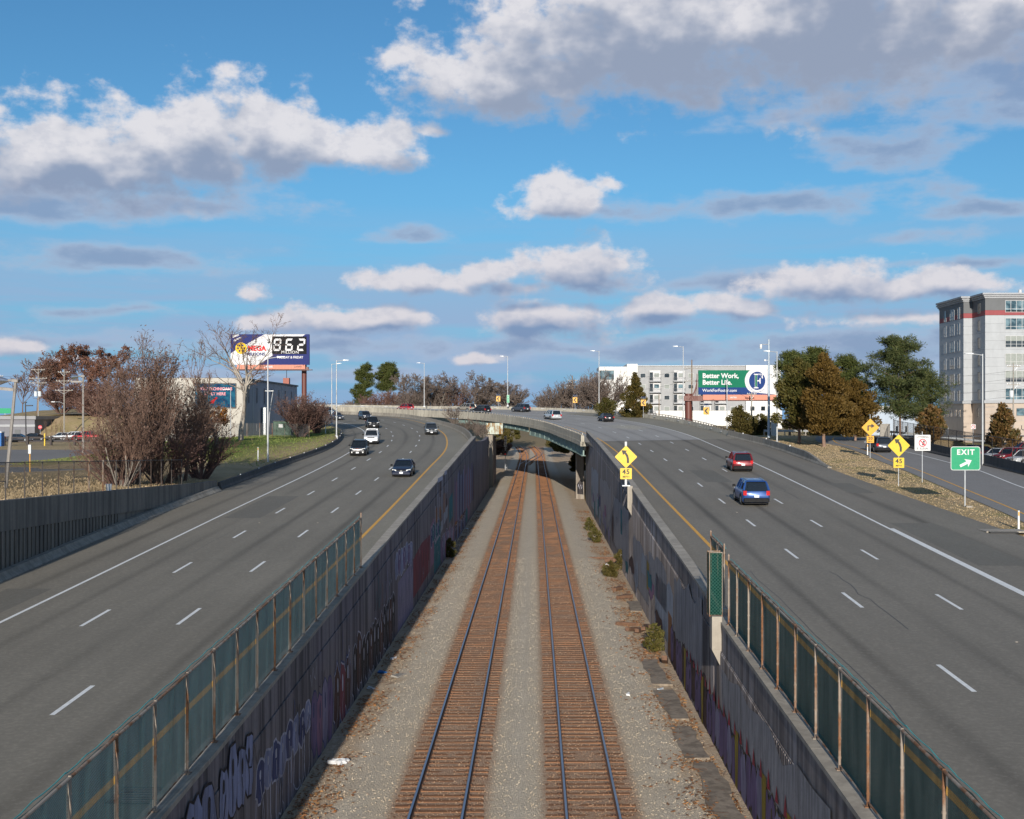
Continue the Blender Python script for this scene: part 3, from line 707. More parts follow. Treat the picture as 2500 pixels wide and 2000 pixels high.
def rail(parent, pts, name='rail'):
    prof = [(-.07, -.152), (.07, -.152), (.07, -.135), (.012, -.115), (.012, -.045), (.036, -.035), (.036, -.006), (.03, 0), (-.03, 0), (-.036, -.006), (-.036, -.035), (-.012, -.045), (-.012, -.115), (-.07, -.135)]
    secs = []
    for i, p in enumerate(pts):
        t = (Vector(pts[min(i + 1, len(pts) - 1)]) - Vector(pts[max(0, i - 1)])); t.z = 0; t.normalize(); s = Vector((t.y, -t.x, 0))
        secs.append([Vector(p) + s * a + Vector((0, 0, b)) for a, b in prof])
    mb = MB(); mb.loft(secs, mi=0); n = len(prof)
    mb.m = [1 if (f[0] % n) in (6, 7, 8) and len(f) == 4 else 0 for f in mb.f]
    return mb.build(name, [M['rail_side'], M['rail_head']], parent)
TY = [10, 100, 180, 240, 270] + list(range(285, 455, 12))
def bend(y): return -.0016 * max(0, y - 330) ** 2 * .35
def track(xc, label):
    t = thing('railway_track', label, 'railway track', (xc, 10, 0), 0, 'railway tracks')
    for s in (-.75, .75): rail(t, [(s + bend(y), y - 10, tz(y)) for y in TY])
    y = 20.; k = 0; far = MB()
    while y < 448:
        if k < 290:
            o = place(bpy.data.objects.new('tie', TIE), t); o.location = (rg.uniform(-.05, .05), y - 10, rg.uniform(-.012, .006)); o.rotation_euler = (0, rg.uniform(-.006, .006), rg.uniform(-.022, .022)); o.scale = (rg.uniform(.985, 1.02), rg.uniform(.88, 1.08), 1)
        else: far.bb(-1.3 + bend(y), 1.3 + bend(y), y - 10.115, y - 9.885, tz(y) - .34, tz(y) - .165)
        y += .5 + rg.uniform(-.035, .035); k += 1
    tag(far.build('far_ties', M['tie_wood'], t), kind='stuff')
    return t
tk1 = track(-2.78, 'left railway track with bright rails on rusty brown ties')
tk2 = track(1.67, 'right railway track with bright rails on rusty brown ties')
# crossover between the tracks beyond the bridge
x0 = thing('track_crossover', 'rails of a crossover joining both tracks beyond the bridge', 'railway switch', (-2.78, 288, 0), 0)
for s in (-.75, .75):
    rail(x0, [(s + 4.45 * sstep(0, 1, k / 12), 70 * k / 12, tz(288 + 70 * k / 12) + .004) for k in range(13)], 'rail')
mb = MB()
for k in range(2, 33): mb.bb(.6 + 4.45 * sstep(0, 1, k / 34) - 1.2, .6 + 4.45 * sstep(0, 1, k / 34) + 1.2, k * 2 + .0, k * 2 + .22, tz(288 + 2 * k) - .30, tz(288 + 2 * k) - .158)
tag(mb.build('switch_ties', M['tie_wood'], x0), kind='stuff')
# ------------------------------------------------------------------ retaining walls of the cutting
def interp(tab, y):
    if y <= tab[0][0]: return tab[0][1] + (y - tab[0][0]) * (tab[1][1] - tab[0][1]) / (tab[1][0] - tab[0][0])
    for (a, b), (c, e) in zip(tab, tab[1:]):
        if y <= c: return b + (e - b) * (y - a) / (c - a)
    return tab[-1][1]
TL = [(24, 3.22), (32, 3.56), (53, 4.55), (64, 5.15), (95, 6.45), (154, 8.94)]
TR = [(23.6, 3.38), (40.8, 4.06), (43.2, 4.16)]
TR2 = [(43.3, 4.38), (55.7, 5.03), (83.5, 6.39), (94.2, 7.0), (115, 7.8), (137, 8.6), (152, 8.98), (170, 9.5)]
def slab(mb, xa, xb, y0, y1, z0a, z0b, z1a, z1b, mi=0, xa2=None, xb2=None):
    """upright slab between y0 and y1; xa..xb at the near end, xa2..xb2 at the far end"""
    xa2 = xa if xa2 is None else xa2; xb2 = xb if xb2 is None else xb2
    return mb.hexa([(xa, y0, z0a), (xb, y0, z0a), (xb2, y1, z0b), (xa2, y1, z0b), (xa, y0, z1a), (xb, y0, z1a), (xb2, y1, z1b), (xa2, y1, z1b)], mi)
def cutting_wall(side, label, ys_, topf, bodym, rec):
    X = wlx if side < 0 else wrx
    t = thing('retaining_wall', label, 'retaining wall', (X(ys_[0]), ys_[0], 0))
    for a, b in zip(ys_, ys_[1:]):
        b2 = b - .025; za, zb = topf(a + .01), topf(b - .01)
        J = .98                                        # height of the parapet course
        xa, xb = X(a), X(b); o = .42 * side
        slab(MB(), xa, xa + o, a, b2, -1.2, -1.2, za - J - .03, zb - J - .03, 0, xb, xb + o).build('wall_panel', M[bodym], t, True)
        i = .03 * side                                 # parapet stands a little back of the face
        slab(MB(), xa + i, xa + o + .02 * side, a, b2, za - J, zb - J, za - .12, zb - .12, 0, xb + i, xb + o + .02 * side).build('parapet_panel', M[bodym], t, True)
        slab(MB(), xa - .0 * side, xa + o + .06 * side, a, b2 + .02, za - .12, zb - .12, za, zb, 0, xb - .0 * side, xb + o + .06 * side).build('coping', M['coping'], t, True)
    slab(MB(), X(ys_[0]) + .08 * side, X(ys_[0]) + o - .05 * side, ys_[0], ys_[-1] - .05, -1.1, -1.1, topf(ys_[0]) - .4, topf(ys_[-1] - .1) - .4, 0, X(ys_[-1]) + .08 * side, X(ys_[-1]) + o - .05 * side).build('wall_core', M['dark_metal'], t, True)
    return t
yl = [12, 21, 30, 39, 48, 54.2, 63, 72, 81, 90, 99, 108, 117, 126, 135, 144, 154.5]
wall_l = cutting_wall(-1, 'long stained concrete retaining wall left of the tracks, covered in graffiti', yl, lambda y: interp(TL, y), 'wall_left', True)
yr = [12, 20, 28, 36, 43.25]
yr2 = [43.25, 52, 61, 70, 79, 88, 97, 106, 115, 124, 133, 142, 152, 161, 169]
wall_r = cutting_wall(1, 'long ribbed concrete retaining wall right of the tracks, painted over in pale and purple patches', yr, lambda y: interp(TR, y), 'wall_right', True)
w2 = cutting_wall(1, 'x', yr2, lambda y: interp(TR2, y) if y < 152 else interp(TR2, y) - .0, 'wall_right', True)
for ch in list(w2.children):                          # one wall: the farther courses belong to the same thing
    ch.parent = wall_r; ch.location = ch.location + (w2.location - wall_r.location)
bpy.data.objects.remove(w2)
# low end of the left wall beside the pier
t = thing('wing_wall', 'dark stained concrete wing wall ending at the bridge pier', 'wall', (-7.45, 154.5, 0))
for a, b, za, zb in ((154.5, 168, 8.3, 8.05), (168, 182, 8.05, 7.9), (182, 198, 7.9, 8.25)):
    slab(MB(), -7.43, -7.95, a, b - .03, -1.2, -1.2, za, zb).build('wall_panel', M['wall_left'], t, True)

# ribs cast into the right wall, pilasters with the light-coloured caps
mb = MB()
for k in range(360):
    y = 14 + k * .22
    if y > 43 and y < 43.6: continue
    x = wrx(y); top = (interp(TR, y) if y < 43.2 else interp(TR2, y)) - 1.05
    h0 = 1.6 + .3 * math.sin(y * .7)
    mb.bb(x - .018, x + .01, y - .045, y + .045, -.9, top)
tag(mb.build('wall_rib', M['wall_right'], wall_r, True), kind='stuff')
def pilaster(y, topz, h, parent):
    x = wrx(y); mb = MB()
    z0 = topz - h
    mb.hexa([(x - .30, y - .28, z0), (x + .05, y - .28, z0), (x + .05, y + .28, z0), (x - .30, y + .28, z0), (x - .30, y - .28, topz), (x + .05, y - .28, topz), (x + .05, y + .28, topz), (x - .30, y + .28, topz)])
    mb.hexa([(x - .02, y - .28, z0 - .55), (x + .05, y - .28, z0 - .55), (x + .05, y + .28, z0 - .55), (x - .02, y + .28, z0 - .55), (x - .30, y - .28, z0 - .003), (x + .05, y - .28, z0 - .003), (x + .05, y + .28, z0 - .003), (x - .30, y + .28, z0 - .003)])
    return mb.build('pilaster', M['coping'], parent, True)
pilaster(42.35, 4.3, 1.15, wall_r); pilaster(83.6, 6.55, 1.5, wall_r)

# ------------------------------------------------------------------ graffiti: flat paint on the wall faces
def paint(name, col, rough=.75):
    m, T = mat(name); P = wpos(T); n = T.noise(T.scl(P, (1, 1.5, .4)), 2.2, 5, .65); f = T.noise(P, 11, 4)
    c = T.mix(T.rng(n, .38, .7), col, tuple(v * .55 for v in col)); c = T.mix(T.rng(f, .58, .75, 0, .6), c, (.20, .18, .19)); sk = T.noise(T.scl(P, (6, 6, .2)), 1., 4, .6); c = T.mix(T.rng(sk, .45, .75, 0, .65), c, (.09, .078, .08)); bsdf(T, c, rough, spec=.2); return m
for nme, col in (('g_lilac', (.30, .27, .40)), ('g_blue', (.30, .33, .50)), ('g_white', (.58, .58, .68)), ('g_black', (.02, .018, .02)), ('g_brown', (.10, .05, .04)), ('g_red', (.26, .06, .08)), ('g_purple', (.20, .14, .27)), ('g_teal', (.02, .20, .24)), ('g_yellow', (.36, .26, .03)), ('g_grey', (.36, .35, .36)), ('g_pink', (.34, .18, .28)), ('g_orange', (.32, .14, .05)), ('g_paleblue', (.38, .42, .48)), ('g_navy', (.06, .08, .20)), ('g_crimson', (.42, .04, .06)), ('g_olive', (.12, .09, .03))): paint(nme, col)
def wallpt(side, y, z, d): return Vector(((wlx(y) + d) if side < 0 else (wrx(y) - d - .018), y, z))
def shape(side, pts, m, d, name='graffiti'):
    """a painted patch, a 2 mm skin on the wall"""
    par = wall_l if side < 0 else wall_r
    P = [wallpt(side, y, z, d) for y, z in pts]
    return MB().poly(P).build(name, M[m], par, True)
def blob(cx, cz, w, h, rg, n=16, rough=.16, sq=2.6):
    out = []
    for k in range(n):
        a = 2 * math.pi * k / n; c, s = math.cos(a), math.sin(a)
        r = rg.uniform(1 - rough, 1 + rough); out.append((cx + w / 2 * math.copysign(abs(c) ** (2 / sq), c) * r, cz + h / 2 * math.copysign(abs(s) ** (2 / sq), s) * r))
    return out
def grow(pts, d):
    cx = sum(p[0] for p in pts) / len(pts); cz = sum(p[1] for p in pts) / len(pts); out = []
    for y, z in pts:
        v = Vector((y - cx, z - cz)); L = v.length or 1; out.append((y + v.x / L * d, z + v.y / L * d))
    return out
def stroke(side, pts, w, m, d):
    par = wall_l if side < 0 else wall_r; A = []; B = []
    for i, (y, z) in enumerate(pts):
        t = Vector(pts[min(i + 1, len(pts) - 1)]) - Vector(pts[max(0, i - 1)]); t.normalize(); n_ = Vector((-t.y, t.x)) * w / 2
        A.append(wallpt(side, y + n_.x, z + n_.y, d)); B.append(wallpt(side, y - n_.x, z - n_.y, d))
    return MB().strip(A, B).build('graffiti_line', M[m], par, True)
def letters(side, y0, y1, z0, z1, n, fill, line, rg, halo=None, hole=True):
    """a row of bubble letters: halo, outline, fill, inner cut"""
    w = (y1 - y0) / n
    for k in range(n):
        cy = y0 + w * (k + .5); zc = (z0 + z1) / 2 + rg.uniform(-.1, .1) * (z1 - z0); h = (z1 - z0) * rg.uniform(.8, 1.05)
        b = blob(cy, zc, w * 1.1, h, rg)
        if halo: shape(side, grow(b, .16), halo, .003)
        shape(side, grow(b, .07), line, .005 + .0006 * k); shape(side, b, fill if isinstance(fill, str) else fill[k % len(fill)], .009 + .0006 * k)
        if hole:
            shape(side, blob(cy + rg.uniform(-.1, .1) * w, zc + .2 * h, w * .22, h * .26, rg, 10), line, .016)
            stroke(side, [(cy + rg.uniform(-.2, .2) * w, zc - h * .5), (cy + rg.uniform(-.1, .15) * w, zc - h * .2), (cy + rg.uniform(-.15, .15) * w, zc + .02 * h)], .05, line, .0165)
rg = random.Random(7)
letters(-1, 23.5, 28.2, .7, 2.95, 4, 'g_blue', 'g_black', rg); letters(-1, 28.6, 32.0, 1.3, 3.0, 4, 'g_blue', 'g_black', rg)
for k in range(9):                                   # outline-only piece
    b = blob(32.8 + k * .85, .45 + .1 * rg.uniform(-1, 1), .95, 1.9, rg, 14, .22); stroke(-1, b + [b[0]], .055, 'g_white', .005 + .0004 * k)
    if k % 2: stroke(-1, [(32.8 + k * .85, -.4), (32.9 + k * .85, .3), (32.7 + k * .85, 1.1)], .05, 'g_white', .009)
letters(-1, 40.3, 44.6, -.5, 1.9, 4, ('g_purple', 'g_pink', 'g_lilac'), 'g_navy', rg)
letters(-1, 45.0, 49.0, -.5, 1.8, 3, ('g_brown', 'g_red'), 'g_white', rg, 'g_navy')
letters(-1, 49.6, 64.5, -.55, 2.0, 12, ('g_black', 'g_brown', 'g_black'), 'g_white', rg, None)
for k in range(8): stroke(-1, [(57 + k * .7 + rg.uniform(-.3, .3), 1.9 + rg.uniform(-.3, .3)), (57.3 + k * .7, 2.8), (57.1 + k * .7, 3.4 + rg.uniform(-.5, .5))], .1, rg.choice(['g_teal', 'g_orange', 'g_blue']), .004 + .001 * k)
shape(-1, [(66, -.5), (74.3, -.5), (74.3, 2.5), (66, 2.2)], 'g_lilac', .004)
for k in range(16): stroke(-1, [(66.5 + k * .48, .1 + rg.uniform(-.3, .3)), (66.6 + k * .48, 1.6 + rg.uniform(-.5, .5))], .06, 'g_white', .008)
shape(-1, [(74.5, .1), (86, .3), (86.4, 2.9), (80, 2.95), (74.4, 2.5)], 'g_red', .004)
for k in range(14): stroke(-1, [(74.8 + k * .8, .3), (75.2 + k * .8, 1.3 + rg.uniform(-.3, .3)), (74.9 + k * .8, 2.4)], .09, rg.choice(['g_brown', 'g_navy', 'g_crimson']), .008)
shape(-1, [(86.6, .4), (89.8, .5), (89.8, 3.9), (86.7, 3.4)], 'g_pink', .004); shape(-1, [(89.9, -.4), (96, -.3), (96, 2.2), (90, 2.0)], 'g_teal', .004)
# the tall white-outlined letters farther on
shape(-1, [(91, 1.7), (98.6, 2.2), (98.6, 3.0), (91, 2.6)], 'g_paleblue', .005); shape(-1, [(99.4, 2.4), (104, 2.8), (104, 3.9), (99.4, 3.4)], 'g_paleblue', .005)
def cap(y, z0, z1, w=.34): stroke(-1, [(y, z0), (y, z1)], w, 'g_white', .012)
def bar(y0, y1, z, w=.34): stroke(-1, [(y0, z), (y1, z)], w, 'g_white', .013)
shape(-1, [(91.2, 2.5), (93.4, 2.5), (93.4, 4.4), (91.2, 4.4)], 'g_orange', .008); cap(91.1, 2.2, 4.6); cap(93.2, 2.4, 6.2); cap(94.6, 2.5, 6.3)
shape(-1, [(94.8, 2.6), (96.6, 2.6), (96.6, 4.2), (94.8, 4.2)], 'g_orange', .008); shape(-1, [(94.9, 5.0), (96.4, 5.0), (96.4, 6.2), (94.9, 6.2)], 'g_brown', .008); cap(96.7, 3.9, 5.4); cap(98.3, 2.3, 6.5); bar(93.2, 98.3, 6.4)
cap(99.9, 2.8, 5.0); shape(-1, [(99.0, 3.4), (101.2, 3.4), (101.2, 5.0), (99.0, 5.0)], 'g_orange', .008); cap(101.4, 2.9, 6.7); bar(100.3, 103.0, 6.65); cap(103.0, 4.4, 6.6); shape(-1, [(101.8, 3.6), (104, 3.8), (104, 4.9), (101.8, 4.8)], 'g_brown', .008); cap(104.2, 3.4, 5.9)
shape(-1, [(106, 2.0), (110.5, 2.3), (110.5, 4.5), (106, 4.2)], 'g_teal', .005)
for k in range(16):                                   # painted uprights near the bridge
    y = 113 + k * 2.3; shape(-1, [(y, 1.2 + .02 * k), (y + 1.5, 1.2), (y + 1.6, 5.6 + rg.uniform(-.6, .8)), (y + .1, 5.6 + rg.uniform(-.6, .8))], rg.choice(['g_blue', 'g_pink', 'g_navy', 'g_purple', 'g_blue', 'g_brown']), .004 + .0004 * k)
for k in range(10):
    y = 97 + k * 4.5; shape(-1, blob(y, .6, 4.2, 1.6, rg), rg.choice(['g_purple', 'g_pink', 'g_orange', 'g_teal', 'g_brown']), .003 + .0005 * k)
# more tags along the foot of the left wall, and drips and short tags above
for y0, y1, z0, z1, n_, f_, l_ in ((32.4, 40.2, .75, 1.9, 8, ('g_navy', 'g_blue'), 'g_white'), (64.8, 73.8, 2.5, 3.9, 7, ('g_blue', 'g_purple'), 'g_white'), (87, 96, 2.0, 3.4, 6, ('g_navy', 'g_teal'), 'g_white'), (97.5, 112, -.5, 1.7, 9, ('g_purple', 'g_blue', 'g_pink'), 'g_white'), (113, 131, -.5, 1.1, 10, ('g_navy', 'g_brown', 'g_blue'), 'g_white')): letters(-1, y0, y1, z0, z1, n_, f_, l_, rg)
for k in range(40):
    y = rg.uniform(24, 120); z = rg.uniform(.6, 3.2); w_ = rg.uniform(.3, .8); col = rg.choice(['g_white', 'g_black', 'g_blue', 'g_black'])
    stroke(-1, [(y + w_ * q * .5, z + .35 * math.sin(q * 2.3 + k)) for q in range(6)], .05, col, .02 + .0003 * k)
for k in range(26):
    y = rg.uniform(24, 118); z = rg.uniform(.8, 3.); stroke(-1, [(y, z), (y + .03, z - rg.uniform(.6, 1.6))], rg.uniform(.04, .10), rg.choice(['g_black', 'g_navy', 'g_white']), .032 + .0003 * k)
for k in range(22):
    y = rg.uniform(60, 140); z = rg.uniform(.6, 3.); w_ = rg.uniform(.3, .9); stroke(1, [(y + w_ * q * .5, z + .4 * math.sin(q * 2.1 + k)) for q in range(6)], .06, rg.choice(['g_white', 'g_black', 'g_navy', 'g_pink']), .03 + .0003 * k)
# right wall: pale buffed patches, then purple bubble letters with yellow and red at the foot
for y0, y1, z0, z1, m in ((26, 41.5, 1.0, 2.55, 'g_grey'), (46.8, 56.5, .9, 4.0, 'g_grey'), (57, 66, .2, 3.0, 'g_paleblue'), (60, 70, 1.5, 3.6, 'g_grey'), (70, 82, .3, 3.2, 'g_grey'), (86, 104, .5, 4.6, 'g_grey'), (108, 128, .6, 5.0, 'g_grey'), (132, 150, .4, 5.2, 'g_paleblue')):
    n = 9; top = [(y1 + (y0 - y1) * k / n, z1 + rg.uniform(-.35, .25)) for k in range(n + 1)]; shape(1, [(y0, z0), (y1, z0)] + top, m, .003)
letters(1, 22, 44, -.6, 1.15, 24, ('g_purple', 'g_lilac', 'g_purple'), 'g_olive', rg, None, True)
letters(1, 44.3, 58, -.55, 1.25, 12, ('g_purple', 'g_brown', 'g_purple'), 'g_black', rg, None)
for y in (24.6, 27.0, 30.2, 33.5, 38.2, 46.4, 52): shape(1, [(y, -.6), (y + .42, -.6), (y + .55, 1.25), (y - .2, 1.3)], 'g_yellow', .026)
for k in range(26): y = 22.4 + k * 1.15; shape(1, [(y, 1.1), (y + .45, 1.05), (y + .25, 1.5 + rg.uniform(0, .2))], 'g_crimson', .028)
shape(1, [(57.5, -.4), (59.3, -.4), (59.2, 1.8), (57.6, 1.7)], 'g_orange', .007); shape(1, [(69.5, 1.2), (71.3, 1.2), (71.2, 2.9), (69.8, 2.8)], 'g_yellow', .008); shape(1, [(93, 2.2), (94.8, 2.2), (94.8, 4.2), (93.2, 4.1)], 'g_teal', .008)
for k in range(26): y = rg.uniform(60, 150); shape(1, blob(y, rg.uniform(.2, 2.4), rg.uniform(1.5, 4), rg.uniform(.8, 2.2), rg, 12, .35), rg.choice(['g_purple', 'g_pink', 'g_paleblue', 'g_navy', 'g_brown', 'g_lilac', 'g_teal']), .008 + .0005 * k)

# ------------------------------------------------------------------ fences along the walls
def screen_fence(name, label, x, ys_, zf, h, scr, group, postm='fence_steel'):
    """posts, rails and one cloth panel for each bay"""
    t = thing(name, label, 'fence', (x, ys_[0], zf(ys_[0])), 0, group)
    pm = None
    for i, y in enumerate(ys_):
        mb = MB(); e = .12 if i in (0, len(ys_) - 1) else 0
        mb.tube((x, y, zf(y) - .02), (x, y, zf(y) + h + e), .030, .030, 8)
        if e: mb.tube((x, y, zf(y) + h + e), (x, y, zf(y) + h + e + .08), .045, .01, 8)
        for k in range(5): mb.tube((x, y, zf(y) + .25 + k * .42), (x, y, zf(y) + .29 + k * .42), .038, .038, 8)
        mb.box((x, y, zf(y) + .012), (.16, .16, .02))
        mb.build('post', M[postm], t, True, smooth=True)
    for a, b in zip(ys_, ys_[1:]):
        MB().tube((x, a, zf(a) + h - .04), (x, b, zf(b) + h - .04), .03, .03, 8).build('top_rail', M[postm], t, True, smooth=True)
        MB().tube((x, a, zf(a) + .10), (x, b, zf(b) + .10), .02, .02, 6).build('bottom_rail', M[postm], t, True)
        s = .045 if x < 0 else -.045; n = 6; A = []; B = []
        for k in range(n + 1):
            y = a + .03 + (b - a - .06) * k / n; bow = .012 * math.sin(k * 2.1 + a); A.append((x - s + bow, y, zf(y) + .06)); B.append((x - s - bow, y, zf(y) + h - .02 + .012 * math.sin(k * 3.3 + a)))
        MB().strip(A, B).build('screen_panel', M[scr], t, True)
        pts = [(x - s * 1.4, a + (b - a) * k / 5, zf(a + (b - a) * k / 5) + h + .03 + .018 * math.sin(k * 2.3 + a * 3)) for k in range(6)]
        MB().ptube(pts, .011, 5).build('lacing_cord', M['teal_wire'], t, True)
    return t
zL = lambda y: interp(TL, y); zR = lambda y: interp(TR, y)
fl = screen_fence('screen_fence', 'chain link fence with teal cloth screen and rusty posts on the left wall', -7.68, [13.2 + 2.26 * k for k in range(18)] + [53.6], zL, 2.25, 'screen_teal', 'screened fences on the cutting walls')
fr = screen_fence('screen_fence', 'chain link fence with dark green cloth screen and rusty posts on the right wall', 6.70, [13.0 + 2.25 * k for k in range(12)] + [39.9, 41.6], zR, 2.25, 'screen_green', 'screened fences on the cutting walls')
fr2 = screen_fence('screen_fence', 'short two bay green screened fence just beyond the narrow mesh box', 6.86, [43.6, 45.2, 46.9], lambda y: interp(TR2, y), 2.1, 'screen_green', 'screened fences on the cutting walls')
t = thing('mesh_box', 'narrow box of green wire mesh standing on the wall pilaster', 'mesh cage', (6.2, 42.3, 4.3))
for dx in (-.0, .42):
    for dy in (-.25, .25): MB().tube((6.12 + dx, 42.35 + dy, 4.3), (6.12 + dx, 42.35 + dy, 6.55), .028, .028, 6).build('post', M['fence_steel'], t, True)
for z in (4.36, 6.52):
    for dy in (-.25, .25): MB().tube((6.12, 42.35 + dy, z), (6.54, 42.35 + dy, z), .022, .022, 6).build('rail', M['fence_steel'], t, True)
MB().strip([(6.12, 42.07, 4.36), (6.54, 42.07, 4.36)], [(6.12, 42.07, 6.52), (6.54, 42.07, 6.52)]).build('mesh_panel', M['screen_box'], t, True)
MB().strip([(6.10, 42.10, 4.36), (6.10, 42.60, 4.36)], [(6.10, 42.10, 6.52), (6.10, 42.60, 6.52)]).build('mesh_panel', M['screen_box'], t, True)

# ------------------------------------------------------------------ barriers along the carriageways
def jersey(h): return [(.0, 0), (.40, 0), (.40, .08), (.27, .26), (.22, h), (.0, h)]
def barrier(name, label, L, hf, m, group=None, side=1, seg=6, w=1., cat='barrier'):
    """concrete barrier in cast lengths along a plan curve; side: which way the sloping foot faces"""
    t = thing(name, label, cat, L[0], 0, group); n = len(L); k = 0
    while k < n - 1:
        e = min(n - 1, k + seg); secs = []
        for i in range(k, e + 1):
            T_ = (L[min(i + 1, n - 1)] - L[max(i - 1, 0)]); T_.z = 0; T_.normalize(); N_ = Vector((T_.y, -T_.x, 0)) * side
            p = L[i].copy()
            if i == e: p = p - T_ * .025
            secs.append([p + N_ * (a - .2) * w + Vector((0, 0, b - .03)) for a, b in jersey(hf(p))])
        MB().loft(secs).build('barrier_length', M[m], t, True); k = e
    return t
# left carriageway, outer side, after the wall turns away
k0 = next(i for i, p in enumerate(LL[0]) if p.y > 154)
b1 = [p + Vector((.25, 0, 0)) for p in LL[0][k0:]]
barrier('concrete_barrier', 'pale concrete barrier curving away along the inside of the left carriageway', resample(b1, 60), lambda p: 1.1 - .42 * sstep(160, 240, p.y), 'barrier', 'concrete barriers', -1)
# left edge: low dark barrier below the grass
b2 = [p + Vector((-.2, 0, 0)) for p in LL[5] if 97 < p.y < 187]
b2 = resample(b2, 50)
dk = barrier('low_barrier', 'low dark concrete barrier between left carriageway and grass bank', b2, lambda p: .62, 'barrier_dark', 'concrete barriers', 1)
for k in range(4, 50, 4):
    p = b2[k]; MB().cbox(p.x - .06, p.x + .02, p.y - .06, p.y + .06, p.z + .56, p.z + .68, .01).build('reflector', M['litter_white'], dk, True)
# nose barrier right
b3 = resample([Vector((28.0, 114.5, 0)), Vector((28.25, 125, 0)), Vector((28.55, 138, 0)), Vector((28.5, 150, 0)), Vector((27.5, 163, 0)), Vector((27.0, 168.2, 0))], 28)
for p in b3: p.z = zr(p.y) + supe(p.y)
nb_ = barrier('nose_barrier', 'concrete barrier tapering down to the road at the exit gore', b3, lambda p: .12 + .75 * sstep(114, 127, p.y), 'barrier', 'concrete barriers', -1)
for k in (10, 17, 23):
    p = b3[k]; MB().cbox(p.x - .06, p.x + .06, p.y - .03, p.y + .03, p.z + .8, p.z + .97, .01).build('reflector', M['litter_white'], nb_, True)

# ------------------------------------------------------------------ the curved bridge
br = thing('highway_bridge', 'curved concrete and green steel highway bridge crossing over the tracks', 'bridge', (0, 210, 8))
KB = 6 * SUB - 2; KE = len(RL[0]) - 14
inn, out_ = RL[0][KB:KE], RL[5][KB:KE]
def course(L, prof, name, m, step=8, gap=.03, side=1, parent=br):
    n = len(L); k = 0; obs = []
    while k < n - 1:
        e = min(n - 1, k + step); secs = []
        for i in range(k, e + 1):
            T_ = (L[min(i + 1, n - 1)] - L[max(i - 1, 0)]); T_.z = 0; T_.normalize(); N_ = Vector((T_.y, -T_.x, 0)) * side
            p = L[i] - (T_ * gap if i == e else Vector()); secs.append([p + N_ * a + Vector((0, 0, b)) for a, b in prof])
        obs.append(MB().loft(secs).build(name, M[m], parent, True)); k = e
    return obs
course(inn, [(-.42, -.55), (-.02, -.55), (-.02, .62), (-.10, .80), (-.42, .80)], 'parapet', 'bridge_concrete', 5)
course(inn, [(-.50, -.62), (.6, -.62), (.6, -.03), (-.50, -.03), ], 'deck_edge', 'bridge_concrete', 10)
course(out_, [(.0, -.55), (.42, -.55), (.42, .66), (.14, .66), (.0, .1)], 'parapet', 'bridge_concrete', 5)
# deck slab
A = [p + Vector((0, 0, -.06)) for p in inn]; B = [p + Vector((0, 0, -.06)) for p in out_]; A2 = [p - Vector((0, 0, .55)) for p in A]; B2 = [p - Vector((0, 0, .55)) for p in B]
mb = MB(); mb.strip(A, B); mb.strip(A2, B2); mb.strip(A, A2); mb.strip(B, B2); mb.build('deck_slab', M['bridge_concrete'], br, True)
# metal rail on the parapets
for L, z, lat in ((inn, .80, -.24), (out_, .66, .26)):
    Q = resample(offs(L, lat), 70)
    MB().ptube([p + Vector((0, 0, z + .27)) for p in Q], .055, 6).build('hand_rail', M['fence_dark'] if lat > 0 else M['galvanised'], br, True)
    big = resample(offs(L, lat), 105)
    for p in big[:100]: MB().hexa([p + Vector(v) for v in ((-.08, -.09, z), (.08, -.09, z), (.08, .09, z), (-.08, .09, z), (-.04, -.05, z + .25), (.04, -.05, z + .25), (.04, .05, z + .25), (-.04, .05, z + .25))]).build('rail_post', M['fence_dark'] if lat > 0 else M['coping'], br, True)
# white reflector boards on the outer parapet
q = resample(offs(out_, -.06), 26)
for i, p in enumerate(q[1:-1]):
    T_ = (q[min(i + 2, 25)] - q[i]); a = math.atan2(T_.y, T_.x); MB().box((p.x, p.y, p.z + .42), (1.0, .04, .11), a).build('reflector_board', M['litter_white'], br, True)
# steel girders
def girder(L, lat, d0, d1, a, b, m='girder_paint'):
    Q = offs(L, lat)[a:b]
    course(Q, [(-.02, -d1), (.02, -d1), (.02, -d0), (-.02, -d0)], 'girder_web', m, 9, .01)
    course(Q, [(-.3, -d1 - .06), (.3, -d1 - .06), (.3, -d1), (-.3, -d1)], 'girder_flange', m, 9, .01)
    W_ = resample(Q, 14)
    for p in W_: MB().box((p.x - .0, p.y, p.z - (d0 + d1) / 2), (.16, .05, d1 - d0), 0).build('stiffener', M[m], br, True)
girder(inn, .15, .62, 2.0, 2, 44); girder(inn, 5.5, .62, 2.0, 2, 44); girder(inn, 11, .62, 2.0, 2, 44); girder(inn, 16, .62, 2.0, 2, 44)
girder(inn, .15, .62, 1.5, 44, 72)
# pier with its rusty steel cap, columns by the right abutment
pc = thing('bridge_pier', 'bridge pier with rusty pale green steel cap on a concrete column', 'bridge pier', (-7.2, 207, 0))
MB().cbox(-8.15, -5.3, 205.2, 206.8, 8.55, 10.45, .05).build('cap_end', M['pier_cap_paint'], pc, True)
MB().bb(-7.7, -5.6, 206.82, 226, 8.7, 10.2).build('cap_beam', M['girder_paint'], pc, True)
MB().cbox(-8.6, -7.0, 205.6, 207.6, -1.5, 8.53, .08).build('column', M['pier_concrete'], pc, True)
MB().bb(-8.4, -7.1, 208.0, 226, -1.5, 8.0).build('pier_wall', M['wall_left'], pc, True)
pr = thing('bridge_pier', 'square concrete column beside the right abutment under the bridge, with black graffiti', 'bridge pier', (6.9, 177, 0))
MB().cbox(6.1, 7.3, 176.3, 177.6, -1.5, 7.05, .06).build('column', M['pier_concrete'], pr, True)
